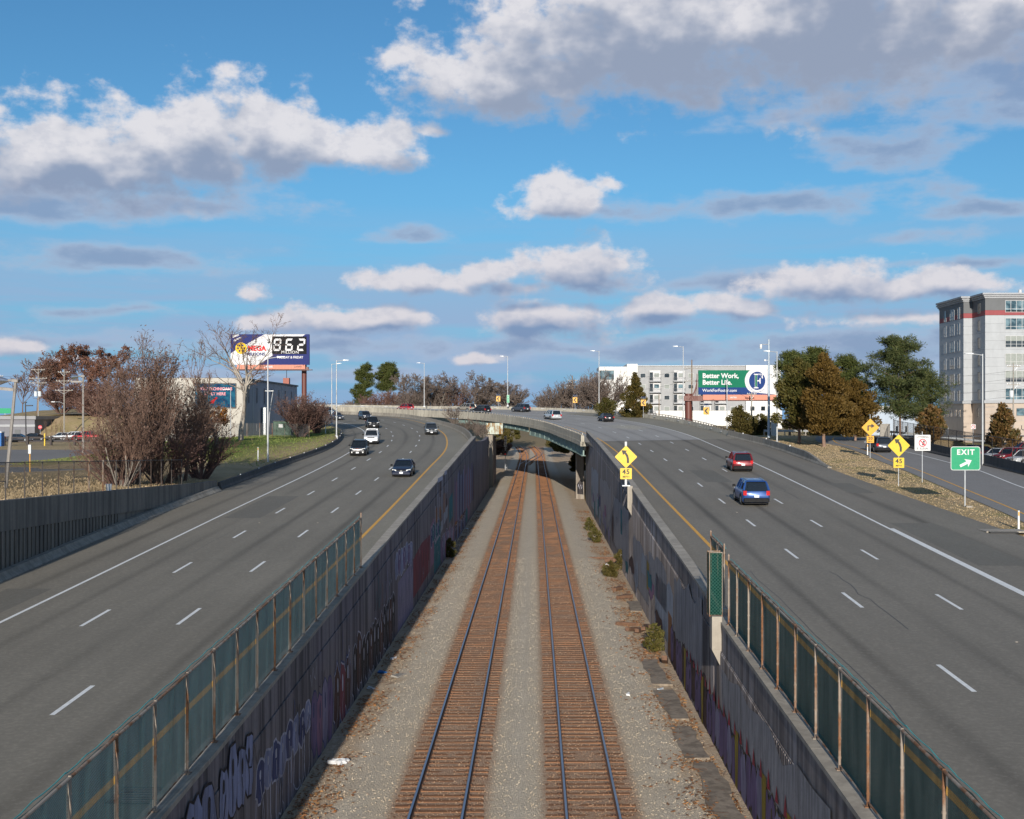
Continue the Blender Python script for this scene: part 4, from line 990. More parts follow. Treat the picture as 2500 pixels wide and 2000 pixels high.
MB().cbox(12.0, 13.2, 186, 187.3, -1.5, 7.4, .06).build('column', M['pier_concrete'], pr, True)
MB().poly([(6.3, 176.293, .2), (7.2, 176.293, .1), (7.15, 176.293, 2.0), (6.7, 176.293, 2.3), (6.25, 176.293, 1.6)]).build('graffiti', M['g_black'], pr, True)
MB().strip([(6.35 + .09 * k, 176.288, 1.2 + .35 * math.sin(k * 1.7)) for k in range(9)], [(6.38 + .09 * k, 176.288, 1.28 + .35 * math.sin(k * 1.7)) for k in range(9)]).build('graffiti_line', M['g_white'], pr, True)
# abutments
ab = thing('bridge_abutment', 'concrete abutment wall in the shade under the right end of the bridge', 'abutment', (15, 170, 0))
MB().bb(7.3, 27.2, 169.6, 171.0, -1.5, 7.7).build('wall', M['pier_concrete'], ab, True)
# ------------------------------------------------------------------ vegetation
def segs_mesh(name, S, m, parent):
    """branches: every segment a tapered three-sided prism"""
    S = np.array(S, np.float64); a, b, r0, r1 = S[:, 0:3], S[:, 3:6], S[:, 6], S[:, 7]
    d = b - a; L = np.linalg.norm(d, axis=1, keepdims=True); d = d / np.maximum(L, 1e-9)
    ref = np.where(np.abs(d[:, 2:3]) < .9, np.array([[0, 0, 1.]]), np.array([[1., 0, 0]])); u = np.cross(d, ref); u /= np.linalg.norm(u, axis=1, keepdims=True); w = np.cross(d, u)
    big = r0 > .06; Vs = []; Fs = []; o = 0
    for sel, n in ((big, 6), (~big, 3)):
        if not sel.any(): continue
        k = sel.sum(); an = np.arange(n) * 2 * np.pi / n; c, s = np.cos(an)[None, :, None], np.sin(an)[None, :, None]
        ring = u[sel][:, None] * c + w[sel][:, None] * s
        v = np.concatenate([a[sel][:, None] + ring * r0[sel][:, None, None], b[sel][:, None] + ring * r1[sel][:, None, None]], 1)
        f = np.array([(i, (i + 1) % n, n + (i + 1) % n, n + i) for i in range(n)])
        Vs.append(v.reshape(-1, 3)); Fs.append((f[None] + o + 2 * n * np.arange(k)[:, None, None]).reshape(-1, 4)); o += 2 * n * k
    return raw_mesh(name, np.concatenate(Vs), np.concatenate(Fs), m, parent)
def quads_mesh(name, Cn, U, Wd, m, parent):
    """leaves: one small bent-free quad each"""
    v = np.stack([Cn - U - Wd * .5, Cn - U * .1 + Wd, Cn + U * 1.1, Cn + U * .1 - Wd], 1)
    return raw_mesh(name, v.reshape(-1, 3), np.arange(len(Cn) * 4).reshape(-1, 4), m, parent)
def rvec(r, n): v = r.normal(size=(n, 3)); return v / np.linalg.norm(v, axis=1, keepdims=True)
def branch(rg, S, p, d, L, r, lev, P, tips):
    """recursive branching; P: per-level (segments, wiggle, children, angle, length ratio, start) and upward pull"""
    n, wig, kids, ang, ratio, start = P['lv'][min(lev, len(P['lv']) - 1)]
    q = Vector(p); dd = Vector(d).normalized(); step = L / n; pts = []
    for i in range(n):
        dd = (dd + Vector((rg.gauss(0, wig), rg.gauss(0, wig), rg.gauss(0, wig) + P['up']))).normalized()
        e = q + dd * step; ra = r * (1 - .75 * i / n); rb = r * (1 - .75 * (i + 1) / n)
        S.append((*q, *e, max(ra, P['rmin']), max(rb, P['rmin'] * .7))); q = e; pts.append((e.copy(), dd.copy(), rb))
    if lev >= P['max']: tips.append((q.copy(), dd.copy())); return
    for k in range(kids):
        t = start + (1 - start) * (k + rg.random()) / kids; j = min(n - 1, int(t * n)); e, d0, rb = pts[j]
        ax = d0.orthogonal().normalized(); ax.rotate(Matrix.Rotation(rg.uniform(0, 2 * math.pi), 3, d0)); nd = d0.copy(); nd.rotate(Matrix.Rotation(R(ang) * rg.uniform(.6, 1.25), 3, ax))
        branch(rg, S, e, nd, L * ratio * rg.uniform(.65, 1.15) * (1.05 - .45 * t), max(rb * .75, P['rmin']), lev + 1, P, tips)
def bare_tree(name, label, loc, h, seed, barkm, P, group=None, cat='tree', stems=1, spread=0., lean=0., buds=None, r0=None, nbud=0, w=None):
    rg = random.Random(seed); t = thing(name, label, cat, loc, 0, group); S = []; tips = []
    for k in range(stems):
        a = rg.uniform(0, 2 * math.pi); sp = spread * rg.uniform(.2, 1) if stems > 1 else 0
        d = Vector((math.cos(a) * sp + lean, math.sin(a) * sp, 1)); b = Vector((math.cos(a) * rg.uniform(0, .5) * (stems > 1), math.sin(a) * rg.uniform(0, .5) * (stems > 1), -.15))
        branch(rg, S, b, d, h * P['trunk'] * rg.uniform(.75, 1.0 if stems > 1 else .9), (r0 or h * .022) * (rg.uniform(.5, 1) if stems > 1 else 1), 0, P, tips)
    A_ = np.array(S); fz = h / np.percentile(A_[:, 5], 99.7); q_ = np.percentile(np.abs(A_[:, 3:5]), 98); fx = (w / 2 / q_) if w else fz
    A_[:, [0, 1, 3, 4]] *= fx; A_[:, [2, 5]] *= fz; S = [tuple(v) for v in A_]; tips = [(Vector((q.x * fx, q.y * fx, q.z * fz)), d_) for q, d_ in tips]
    thick = [s for s in S if s[6] > P.get('split', .05)]; thin = [s for s in S if s[6] <= P.get('split', .05)]
    if thick: segs_mesh('trunk', thick, M[barkm], t)
    if thin: tw = segs_mesh('twigs', thin, M[P.get('twig', barkm)], t)
    if buds and nbud:
        r = np.random.default_rng(seed); T_ = np.array([[*q] for q, _ in tips]); idx = r.integers(0, len(T_), nbud)
        cn = T_[idx] + r.normal(size=(nbud, 3)) * .22; quads_mesh('foliage', cn, rvec(r, nbud) * P.get('leaf', .09), rvec(r, nbud) * P.get('leaf', .09) * .6, M[buds], t)
    return t
SPREADING = dict(lv=[(6, .10, 7, 48, .62, .35), (5, .16, 6, 42, .60, .2), (4, .20, 5, 40, .55, .2), (3, .25, 4, 38, .55, .2), (2, .25, 0, 0, 0, 0)], up=.05, rmin=.012, max=4, trunk=.62)
UPRIGHT = dict(lv=[(7, .05, 9, 24, .55, .12), (5, .09, 6, 24, .55, .15), (4, .14, 5, 30, .5, .2), (3, .2, 0, 0, 0, 0)], up=.09, rmin=.012, max=3, trunk=.95, split=.035)
BROOM = dict(lv=[(6, .06, 9, 30, .5, .15), (4, .12, 6, 32, .5, .2), (3, .18, 0, 0, 0, 0)], up=.10, rmin=.010, max=2, trunk=1.0, split=.02)
DOME = dict(lv=[(5, .08, 10, 42, .72, .2), (5, .13, 8, 36, .58, .2), (4, .18, 6, 34, .55, .2), (3, .2, 5, 34, .5, .2), (2, .2, 0, 0, 0, 0)], up=.07, rmin=.042, max=4, trunk=.5, split=.09)
def conifer_pine(name, label, loc, h, seed, leafm, w, clear=.25, shape=None, group=None, n=16000, size=.30, lean=0., barkm='bark_pine'):
    """pine: bare lower trunk, irregular limbs, needle clumps at the limb ends"""
    rg = random.Random(seed); r = np.random.default_rng(seed); t = thing(name, label, 'tree', loc, 0, group); S = []; cl = []
    q = Vector((0, 0, -.2)); d = Vector((lean, 0, 1)).normalized(); n0 = 10; spine = []
    for i in range(n0):
        d = (d + Vector((rg.gauss(0, .03), rg.gauss(0, .03), .1))).normalized(); e = q + d * h * .97 / n0
        S.append((*q, *e, h * .017 * (1 - .95 * (i / n0) ** .6), h * .017 * (1 - .95 * ((i + 1) / n0) ** .6))); q = e; spine.append(e.copy())
    nl_ = int(46)
    for k in range(nl_):
        f = clear + (1 - clear) * (k + rg.random()) / nl_; j = min(n0 - 1, int(f * n0)); b = spine[j - 1].lerp(spine[j], f * n0 - j) if j else spine[0]
        ww = (shape(f) if shape else math.sin(math.pi * min(1, ((f - clear) / (1 - clear)) * .85 + .12)) ** .8) * w; a = rg.uniform(0, 2 * math.pi); L = ww * rg.uniform(.6, 1.08)
        dd = Vector((math.cos(a), math.sin(a), rg.uniform(.05, .5))).normalized(); p = b.copy()
        for i in range(4):
            dd = (dd + Vector((rg.gauss(0, .12), rg.gauss(0, .12), rg.gauss(.03, .1)))).normalized(); e = p + dd * L / 4; S.append((*p, *e, .07 * (1 - .2 * i) * h / 16, .07 * (.8 - .2 * i) * h / 16)); p = e
            if i >= 0:
                for _ in range(2): cl.append((p + Vector((rg.gauss(0, .4), rg.gauss(0, .4), rg.gauss(.1, .25))), .5 + .55 * rg.random()))
        cl.append((p, .6 + .6 * rg.random()))
    for j in range(int(n0 * min(.9, clear + .12)), n0): cl += [(spine[j] + Vector((rg.gauss(0, .3), -.35 + rg.gauss(0, .2), rg.gauss(0, .3))), .8) for _ in range(3)]
    cl.append((spine[-1] + Vector((0, 0, .2)), .7)); segs_mesh('trunk', S, M[barkm], t)
    Cc = np.array([[*c] for c, _ in cl]); Rr = np.array([x for _, x in cl]); k = r.integers(0, len(cl), n); dv = rvec(r, n); dv[:, 2] = dv[:, 2] * .75 + .12
    rad = r.random(n) ** .45; cn = Cc[k] + dv * (Rr[k] * rad)[:, None] * (w / 4.2) ** .6
    U = dv * size * .6 + rvec(r, n) * size * .35; Wd = np.cross(U, rvec(r, n)); Wd = Wd / (np.linalg.norm(Wd, axis=1, keepdims=True) + 1e-9) * size * .14
    quads_mesh('crown', cn, U, Wd, M[leafm], t); return t
def conifer_cedar(name, label, loc, h, seed, leafm, w, clear=.1, group=None, n=16000, size=.24, power=.75, lumps=70, barkm='bark_pine', cat='tree', round_=0.):
    """dense cedar or clipped-looking shrub: ragged sprays over a lumpy cone"""
    rg = random.Random(seed); r = np.random.default_rng(seed); t = thing(name, label, cat, loc, 0, group); S = []
    q = Vector((0, 0, -.2)); zs = 8
    for i in range(zs):
        e = Vector((rg.gauss(0, .05), rg.gauss(0, .05), h * .95 * (i + 1) / zs)); S.append((*q, *e, h * .024 * (1 - .95 * (i / zs) ** .6), h * .024 * (1 - .95 * ((i + 1) / zs) ** .6))); q = e
    cn = []; ax = []; wt = []
    for k in range(lumps):
        f = (k + rg.random()) / lumps; z = h * (clear + (1 - clear) * f); prof = (math.sin(math.pi * (f * .8 + .2)) ** .7 if round_ else (1 - f) ** power * min(1, .55 + f * 3.0)); R_ = w * prof
        a = rg.uniform(0, 2 * math.pi); rr = R_ * rg.uniform(.15, .95); c = Vector((math.cos(a) * rr, math.sin(a) * rr, z + rr * .12))
        S.append((0, 0, max(0, z - rr * .35), *c, .05, .015)); cn.append(c); sz = (.28 + .22 * rg.random()) * (w * .55 * (prof + .25) + .25); ax.append(sz); wt.append(sz ** 2)
    cn.append(Vector((0, 0, h))); ax.append(.25 * w * .4 + .1); wt.append(ax[-1] ** 2)
    segs_mesh('trunk', S, M[barkm], t); Cc = np.array([[*c] for c in cn]); A = np.array(ax); wt = np.array(wt); k = r.choice(len(cn), n, p=wt / wt.sum())
    dv = rvec(r, n); rad = r.random(n) ** .35; p = Cc[k] + dv * (A[k] * rad)[:, None] * np.array([1, 1, .85]); p[:, 2] = np.maximum(p[:, 2], h * clear * .6)
    out = p.copy(); out[:, 2] = 0; out /= np.linalg.norm(out, axis=1, keepdims=True) + 1e-6; U = (out * .7 + np.array([0, 0, .55]) + rvec(r, n) * .7) * size * .55
    Wd = np.cross(U, rvec(r, n)); Wd = Wd / (np.linalg.norm(Wd, axis=1, keepdims=True) + 1e-9) * size * .30
    quads_mesh('crown', p, U, Wd, M[leafm], t); return t
def leafy_tree(name, label, loc, h, w, seed, leafm, barkm, n=9000, size=.3, P=None, group=None, cat='tree', low=.3):
    """deciduous crown: limbs plus leaf clumps with gaps"""
    rg = random.Random(seed); r = np.random.default_rng(seed); t = thing(name, label, cat, loc, 0, group); S = []; tips = []
    P = P or dict(lv=[(5, .08, 8, 45, .70, low), (4, .15, 6, 40, .55, .2), (3, .2, 4, 40, .5, .2), (2, .2, 0, 0, 0, 0)], up=.04, rmin=.02, max=3, trunk=.6)
    branch(rg, S, Vector((0, 0, -.2)), Vector((0, 0, 1)), h * P['trunk'], h * .022, 0, P, tips)
    A_ = np.array(S); fz = h / np.percentile(A_[:, 5], 99.5); fx = w / 2 / np.percentile(np.abs(A_[:, 3:5]), 98); A_[:, [0, 1, 3, 4]] *= fx; A_[:, [2, 5]] *= fz; segs_mesh('trunk', A_, M[barkm], t)
    Tp = np.array([[q.x * fx, q.y * fx, q.z * fz] for q, _ in tips]); mx = np.abs(Tp[:, :2]).max(); k = r.integers(0, len(Tp), n); cn = Tp[k] + r.normal(size=(n, 3)) * np.array([.35, .35, .28]) * (h / 10)
    quads_mesh('crown', cn, rvec(r, n) * size * .5, rvec(r, n) * size * .35, M[leafm], t); return t
def G_(px, py, Y, dz=0.): p = at(px, py, Y); return (p.x, p.y, gz(p.x, p.y) + dz)

# --- left bank
BUSH = dict(UPRIGHT, twig='bark_brown'); GB = 'brown upright trees by the lot fence'
bare_tree('multi_stem_tree', 'tall dense brown multi stem tree by the lot fence, left of the two tallest', G_(322, 1180, 88), 10.8, 21, 'bark_grey', BUSH, GB, stems=10, spread=.42, buds='brown_bud', nbud=1700, r0=.12, w=5.8)
bare_tree('multi_stem_tree', 'tall dense brown multi stem tree by the lot fence, right of the two tallest', G_(392, 1185, 90), 10.9, 22, 'bark_brown', BUSH, GB, stems=10, spread=.38, buds='brown_bud', nbud=1800, r0=.13, w=5.8)
bare_tree('multi_stem_tree', 'pale grey stemmed sapling clump leaning left at the lot fence', G_(296, 1190, 83), 7.4, 23, 'bark_pale', dict(UPRIGHT, twig='bark_brown'), GB, stems=11, spread=.6, buds='brown_bud', nbud=1200, r0=.07, w=6.6)
bare_tree('multi_stem_tree', 'thick brown twiggy clump in the middle of the fence hedge', G_(445, 1180, 97), 8.6, 26, 'bark_brown', BUSH, GB, stems=9, spread=.45, buds='brown_bud', nbud=1000, r0=.09, w=5.6)
bare_tree('thicket', 'low tangled red brown thicket behind the wire fence', G_(290, 1190, 86), 4.2, 24, 'bark_red', dict(BROOM, rmin=.014), 'thickets', 'shrub', 30, .95, w=6.5, buds='brown_bud', nbud=900)
bare_tree('thicket', 'second red brown thicket behind the wire fence, nearer the wall end', G_(400, 1190, 92), 4.4, 29, 'bark_red', dict(BROOM, rmin=.014), 'thickets', 'shrub', 30, .95, w=6.0, buds='brown_bud', nbud=900)
bare_tree('thicket', 'dark tangled thicket where the lot wall ends at the road', G_(490, 1175, 102), 4.8, 25, 'bark_red', dict(BROOM, rmin=.014), 'thickets', 'shrub', 30, 1.0, buds='brown_bud', nbud=900, w=5.6)
leafy_tree('autumn_shrub', 'orange leaved shrub at the foot of the forked bare tree', G_(535, 1100, 134), 3.8, 5.0, 27, 'autumn_orange', 'bark_brown', 3600, .22, None, None, 'shrub')
bare_tree('thicket', 'brown thicket under the message screen of the grey building', G_(478, 1110, 124), 5.6, 28, 'bark_brown', dict(BROOM, rmin=.016), 'thickets', 'shrub', 26, .9, buds='brown_bud', nbud=1600, w=7)
FORK = [(6, .07, 7, 38, .85, .18), (6, .12, 7, 36, .62, .2), (5, .17, 6, 36, .55, .2), (4, .2, 4, 36, .5, .2), (2, .25, 0, 0, 0, 0)]
bare_tree('bare_tree', 'bare grey forked tree in front of the jackpot billboard', G_(588, 1076, 140), 14.6, 31, 'bark_pale', dict(lv=FORK, up=.05, rmin=.016, max=4, trunk=.62, split=.05, twig='bark_brown'), 'bare trees on the grass bank', r0=.34, w=12.5)
bare_tree('bare_tree', 'bare leaning tree with crooked limbs before the message screen', G_(532, 1105, 128), 11.6, 33, 'bark_grey', dict(lv=FORK, up=.03, rmin=.016, max=4, trunk=.62, split=.05, twig='bark_brown'), 'bare trees on the grass bank', r0=.24, lean=-.3, w=8.6)
bare_tree('round_shrub', 'big rounded red brown leafless shrub by the tall lamp on the bank', G_(735, 1070, 168), 5.8, 34, 'bark_red', dict(BROOM, rmin=.02, up=.05), 'leafless shrubs on the bank', 'shrub', 44, 1.0, buds='brown_bud', nbud=3600, w=6.6)
bare_tree('round_shrub', 'smaller leafless shrub right of the big rounded one', G_(775, 1062, 182), 4.9, 35, 'bark_red', dict(BROOM, rmin=.02, up=.06), 'leafless shrubs on the bank', 'shrub', 28, .8, buds='brown_bud', nbud=1800, w=4.6)
# russet oaks behind the lot
OAK = dict(DOME, twig='bark_red', leaf=.26, trunk=.4); OG = 'russet oaks behind the lot'
bare_tree('oak_tree', 'broad russet leaved oak behind the parked cars', G_(205, 1068, 300), 16.6, 41, 'bark_brown', OAK, OG, w=13, buds='oak_russet', nbud=3800, r0=.3)
bare_tree('oak_tree', 'russet leaved oak nearest the tall brown clump', G_(268, 1068, 290), 16.4, 42, 'bark_brown', OAK, OG, w=13, buds='oak_russet', nbud=3800, r0=.3)
bare_tree('oak_tree', 'smaller russet oak at the left of the oak group', G_(150, 1070, 330), 13.5, 43, 'bark_brown', OAK, OG, w=13, buds='oak_russet', nbud=6000, r0=.25)
for k, (px, h, w) in enumerate(((150, 7.0, 11), (205, 8.0, 12), (262, 7.5, 12), (235, 5.0, 10))):
    bare_tree('scrub', ['purple brown scrub under the leftmost oak', 'purple brown scrub under the broad oak', 'purple brown scrub under the oak nearest the tall clump', 'low purple brown scrub in front of the oaks'][k], G_(px, 1068, 285 - 12 * (k == 3)), h, 180 + k, 'bark_red', dict(BROOM, rmin=.05, up=.05), 'scrub under the oaks', 'shrub', 30, .9, buds='oak_russet', nbud=2600, w=w)
bare_tree('bare_tree', 'dark bare tree behind the pole with transformers', G_(92, 1072, 300), 15.4, 44, 'bark_brown', DOME, 'bare trees behind the lot', r0=.3, w=10)
bare_tree('bare_tree', 'small bare tree above the flat roofed building', G_(55, 1072, 340), 13.0, 45, 'bark_brown', DOME, 'bare trees behind the lot', r0=.2, w=8)
for k, (px, Y, h) in enumerate(((125, 245, 4.2), (135, 248, 4.0), (146, 246, 4.4), (113, 246, 4.0))):
    bare_tree('sapling', ['slender sapling right of the stop sign', 'slender bare sapling left of the white parked car', 'slender bare sapling nearest the white parked car', 'slender bare sapling nearest the stop sign'][k], G_(px, 1070, Y), h, 46 + k, 'bark_brown', dict(UPRIGHT, max=2), 'saplings behind the lot', r0=.05)
# --- beyond the bridge
pineshape = lambda f: .35 + .75 * math.sin(math.pi * min(1, max(0, f * 1.05 - .1))) ** .8
conifer_pine('pine_tree', 'tall narrow green pine left of its round topped twin', at(884, 1012, 330), 13.7, 51, 'pine_green', 2.9, .10, lambda f: .45 + .6 * math.sin(math.pi * min(1, f * .95 + .02)), 'green pines beyond the bridge', 24000, .42)
conifer_pine('pine_tree', 'round topped green pine right of the narrow pine', at(941, 1012, 335), 13.7, 52, 'pine_green', 3.5, .50, lambda f: .35 + .75 * math.sin(math.pi * min(1, max(0, (f - .42) / .62))) , 'green pines beyond the bridge', 24000, .42, barkm='bark_brown')
names = ['fan shaped bare tree right of the round topped pine', 'wide bare tree behind the second bridge lamp', 'twiggy bare tree left of the tall forked one', 'tall dark forked bare tree on the skyline', 'bare tree behind the first pair of cars', 'grey dome of bare tree behind the leftmost chevron sign', 'large rounded bare tree behind the green marker sign', 'low bare tree at the right foot of the skyline row']
for k, (px, h, Y, sd) in enumerate(((988, 11.6, 325, 61), (1040, 11.6, 335, 62), (1075, 12.6, 340, 63), (1152, 12.8, 338, 64), (1118, 11.4, 350, 65), (1195, 11.0, 345, 66), (1236, 9.6, 335, 67), (1262, 7.2, 330, 68))):
    bare_tree('bare_tree', names[k], at(px, 1016, Y), h, sd, 'bark_haze' if k % 2 else 'bark_grey', dict(DOME, twig='bark_haze'), 'bare trees beyond the bridge', r0=.25, w=(8.5, 10, 10, 10, 10, 10, 10, 6)[k])
names = ['low brown scrub under the narrow pine', 'low brown scrub behind the red car', 'low brown scrub behind the far lamp', 'low brown scrub behind the dark cars', 'low brown scrub left of the chevron sign', 'reddish scrub at the left end of the bridge', 'scrub in front of the round topped pine', 'scrub below the fan shaped tree', 'low scrub right of the green marker sign']
for k, (px, h, Y) in enumerate(((905, 5.6, 322), (1005, 6.6, 318), (1060, 9.6, 342), (1110, 9.8, 346), (1175, 9.8, 346), (860, 4.2, 330), (950, 6.6, 324), (1030, 9.2, 345), (1240, 8.8, 342))):
    bare_tree('scrub', names[k], at(px, 1016, Y), h, 80 + k, 'bark_haze' if k % 3 else 'bark_red', dict(BROOM, rmin=.045, up=.06), 'scrub beyond the bridge', 'shrub', 30, .8, buds='brown_bud', nbud=900, w=h * 1.25)
names = ['rounded bare tree below the wires right of the gap', 'bare tree left of the utility pole beyond the bridge', 'bare tree behind the second chevron sign', 'purplish bare tree left of the white apartment block', 'large bare tree at the corner of the white apartment block']
for k, (px, h, Y) in enumerate(((1335, 6.8, 330), (1368, 9.4, 328), (1405, 10.6, 325), (1440, 11.4, 315), (1480, 11.4, 308))):
    bare_tree('bare_tree', names[k], at(px, 1022, Y), h + .5, 95 + k, 'bark_haze', dict(BROOM, rmin=.05, up=.05, twig='bark_brown'), 'bare trees right of the skyline gap', stems=30, spread=.85, r0=.12, buds='brown_bud', nbud=2200, w=(7.5, 9, 9.5, 10, 11)[k])
conifer_cedar('cedar_tree', 'bronze green conical cedar beside the third chevron sign', at(1550, 1030, 225), 8.9, 101, 'cedar_green', 3.7, .02, 'cedars', 14000, .30, .85)
conifer_cedar('evergreen_shrub', 'low olive evergreen shrub at the left foot of the conical cedar', at(1478, 1018, 232), 3.6, 102, 'cedar_olive', 2.2, .02, None, 3500, .26, .6, cat='shrub', round_=1)
conifer_cedar('evergreen_shrub', 'round olive shrub behind the end of the bridge rail', at(1808, 1075, 182), 5.1, 103, 'shrub_olive', 2.5, .02, None, 9000, .24, .5, cat='shrub', round_=1)
conifer_cedar('evergreen_shrub', 'dark green shrub beside the camera mast', at(1858, 1080, 184), 4.2, 104, 'cedar_olive', 2.4, .02, None, 5500, .24, .5, cat='shrub', round_=1)
# --- the clump on the gore and the pines behind it
conifer_cedar('cedar_tree', 'olive green cedar with a pale trunk, left one on the gore', up(1951, 1084, 2.05), 10.6, 111, 'cedar_olive', 4.3, .20, 'cedars', 22000, .30, .55)
conifer_cedar('cedar_tree', 'rust brown pointed cedar, tallest on the gore', up(2012, 1091, 2.05), 11.0, 112, 'cedar_rust', 4.6, .17, 'cedars', 26000, .30, .70)
conifer_cedar('cedar_tree', 'rust brown spreading cedar behind the right turn sign', at(2088, 1072, 158), 7.6, 113, 'cedar_rust', 3.9, .08, 'cedars', 18000, .28, .5)
conifer_pine('pine_tree', 'open topped pine rising behind the olive cedar', at(1928, 1060, 178), 12.2, 114, 'pine_green', 2.7, .5, None, 'pines right of the road', 12000, .34)
conifer_pine('pine_tree', 'round headed pine rising between both cedars', at(1980, 1060, 182), 12.9, 115, 'pine_green', 2.9, .60, None, 'pines right of the road', 14000, .34)
conifer_pine('pine_tree', 'broad green pine behind the rust brown cedars', at(2080, 1060, 186), 11.9, 116, 'pine_green', 4.0, .2, None, 'pines right of the road', 24000, .34)
conifer_pine('pine_tree', 'tall dark green pine standing free left of the grey tower block', at(2198, 1075, 172), 14.6, 117, 'pine_dark', 4.5, .22, lambda f: .30 + .80 * math.sin(math.pi * min(1, max(0, (1 - f) ** .9 * .92 + .04))) , 'pines right of the road', 30000, .34)
conifer_pine('pine_tree', 'lower dark pine at the right side of the free standing pine', at(2255, 1075, 178), 10.0, 118, 'pine_dark', 4.0, .25, None, 'pines right of the road', 16000, .34)
conifer_cedar('hedge', 'dark green hedge behind the guard rail', at(2030, 1066, 178), 3.0, 119, 'cedar_olive', 6.0, .02, None, 9000, .26, .4, cat='shrub', round_=1)
conifer_cedar('magnolia_tree', 'small magnolia with brown green leaves left of the no turn sign', at(2272, 1074, 165), 4.6, 121, 'magnolia', 2.0, .04, 'magnolias by the car park', 5200, .34, .5, round_=1)
conifer_cedar('magnolia_tree', 'small magnolia with brown green leaves right of the no turn sign', at(2446, 1094, 150), 5.4, 122, 'magnolia', 2.5, .04, 'magnolias by the car park', 5600, .34, .6)
# --- weeds and brush by the tracks
names = ['dark green weed bush at the foot of the left wall', 'large green weed bush by the right wall, nearest the camera', 'grey green weed bush under the yellow paint patch', 'slim weed bush right of the grey green one', 'olive weed bush by the fallen plank', 'small olive weed beside the larger olive weed']
for k, (px, py, w, h, lf) in enumerate(((1098, 1360, .55, 1.5, 'weed'), (1597, 1588, .6, 1.25, 'weed'), (1492, 1408, .6, 1.1, 'shrub_olive'), (1514, 1392, .45, 1.5, 'shrub_olive'), (1452, 1324, .65, 1.35, 'weed'), (1438, 1296, .6, 1.3, 'weed'))):
    p = up(px, py, -.5, 0); conifer_cedar('weed_bush', names[k], p, h, 130 + k, lf, w, .0, 'weed bushes along the walls', 1500, .13, .4, 30, 'bark_grey', 'weed', 1)
names = ['bare brush between the left barrier and the bridge', 'bare brush left of the rusty pier cap', 'bare brush hanging over the wing wall', 'leafless shrub in front of the green girder']
for k, (px, py, Y, h) in enumerate(((1135, 1056, 198, 2.4), (1165, 1062, 200, 2.6), (1178, 1066, 196, 2.0), (1108, 1034, 212, 3.4))):
    bare_tree('brush', names[k], at(px, py, Y), h, 140 + k, 'bark_haze', dict(BROOM, rmin=.016), 'brush beside the bridge', 'shrub', 12, .8, w=h * 1.2)
names = ['olive bush left of the tracks beyond the bridge', 'dark bush behind the left rail signal', 'olive bush right of the tracks beyond the bridge', 'yellowish bush behind the right rail signal', 'dark ivy covered bank under the right end of the bridge', 'brown brush on the left slope beyond the bridge']
for k, (px, py, Y, h, w, lf) in enumerate(((1228, 1085, 330, 5.0, 2.6, 'shrub_olive'), (1246, 1080, 345, 5.5, 2.6, 'cedar_olive'), (1360, 1090, 330, 4.5, 3.5, 'shrub_olive'), (1378, 1105, 285, 5.5, 3.4, 'weed'), (1412, 1150, 235, 4.5, 2.2, 'cedar_olive'), (1222, 1110, 300, 3.4, 3.0, 'brown_bud'))):
    conifer_cedar('track_bush', names[k], at(px, py, Y), h, 150 + k, lf, w, .0, 'bushes beyond the bridge', 4500, .4, .4, 30, 'bark_grey', 'shrub', 1)
# grass on the bank and the gore: blades too many to count
def tufts(name, label, n, fn, h, m, seed):
    r = np.random.default_rng(seed); pts = []
    while len(pts) < n:
        q = fn(r)
        if q is not None: pts.append(q)
    B = np.array(pts); a = r.uniform(0, 6.28, n); w = r.uniform(.03, .07, n); hh = h * r.uniform(.4, 1.2, n); dx = np.stack([np.cos(a) * w, np.sin(a) * w, np.zeros(n)], 1); tip = B + np.stack([r.normal(0, .06, n), r.normal(0, .06, n), hh], 1)
    V = np.stack([B - dx, B + dx, tip], 1).reshape(-1, 3); o = raw_mesh(name, V, np.arange(3 * n).reshape(-1, 3), M[m]); tag(o, label, 'grass', None, 'stuff')
leafy('blade_dry', (.48, .36, .215), (.40, .305, .17), (.54, .42, .27), .2, 1.); leafy('blade_green', (.13, .22, .035), (.20, .24, .06), (.30, .24, .10), .25, .5)
def gore(r):
    y = r.uniform(66, 163); x = r.uniform(27.3, 37.5); e = ramp_left(y)
    if x > e - .2 or (y > 114 and x < 28.9): return None
    return (x, y, gz(x, y) - .01)
def ramp_left(y): return interp([(60, 27.6), (66, 28.4), (77, 30.2), (93, 32.0), (111, 34.1), (125, 35.4), (133, 36.4), (150, 37.6), (165, 36)], y)
tufts('gore_grass', 'short straw coloured grass on the gore between road and ramp', 16000, gore, .07, 'blade_dry', 1)
def bank(r):
    y = r.uniform(116, 200); x = XLE[int(y)] - r.uniform(.6, 26); return (x, y, gz(x, y) - .01)
tufts('bank_grass', 'green grass on the bank above the left carriageway', 18000, bank, .14, 'blade_green', 2)
def strip_(r):
    y = r.uniform(56, 100); x = -26.4 - abs(r.normal(0, 6)); return (x, y, gz(x, y) - .01)
tufts('lot_grass', 'dry grass strip behind the lot fence', 9000, strip_, .16, 'blade_dry', 3)
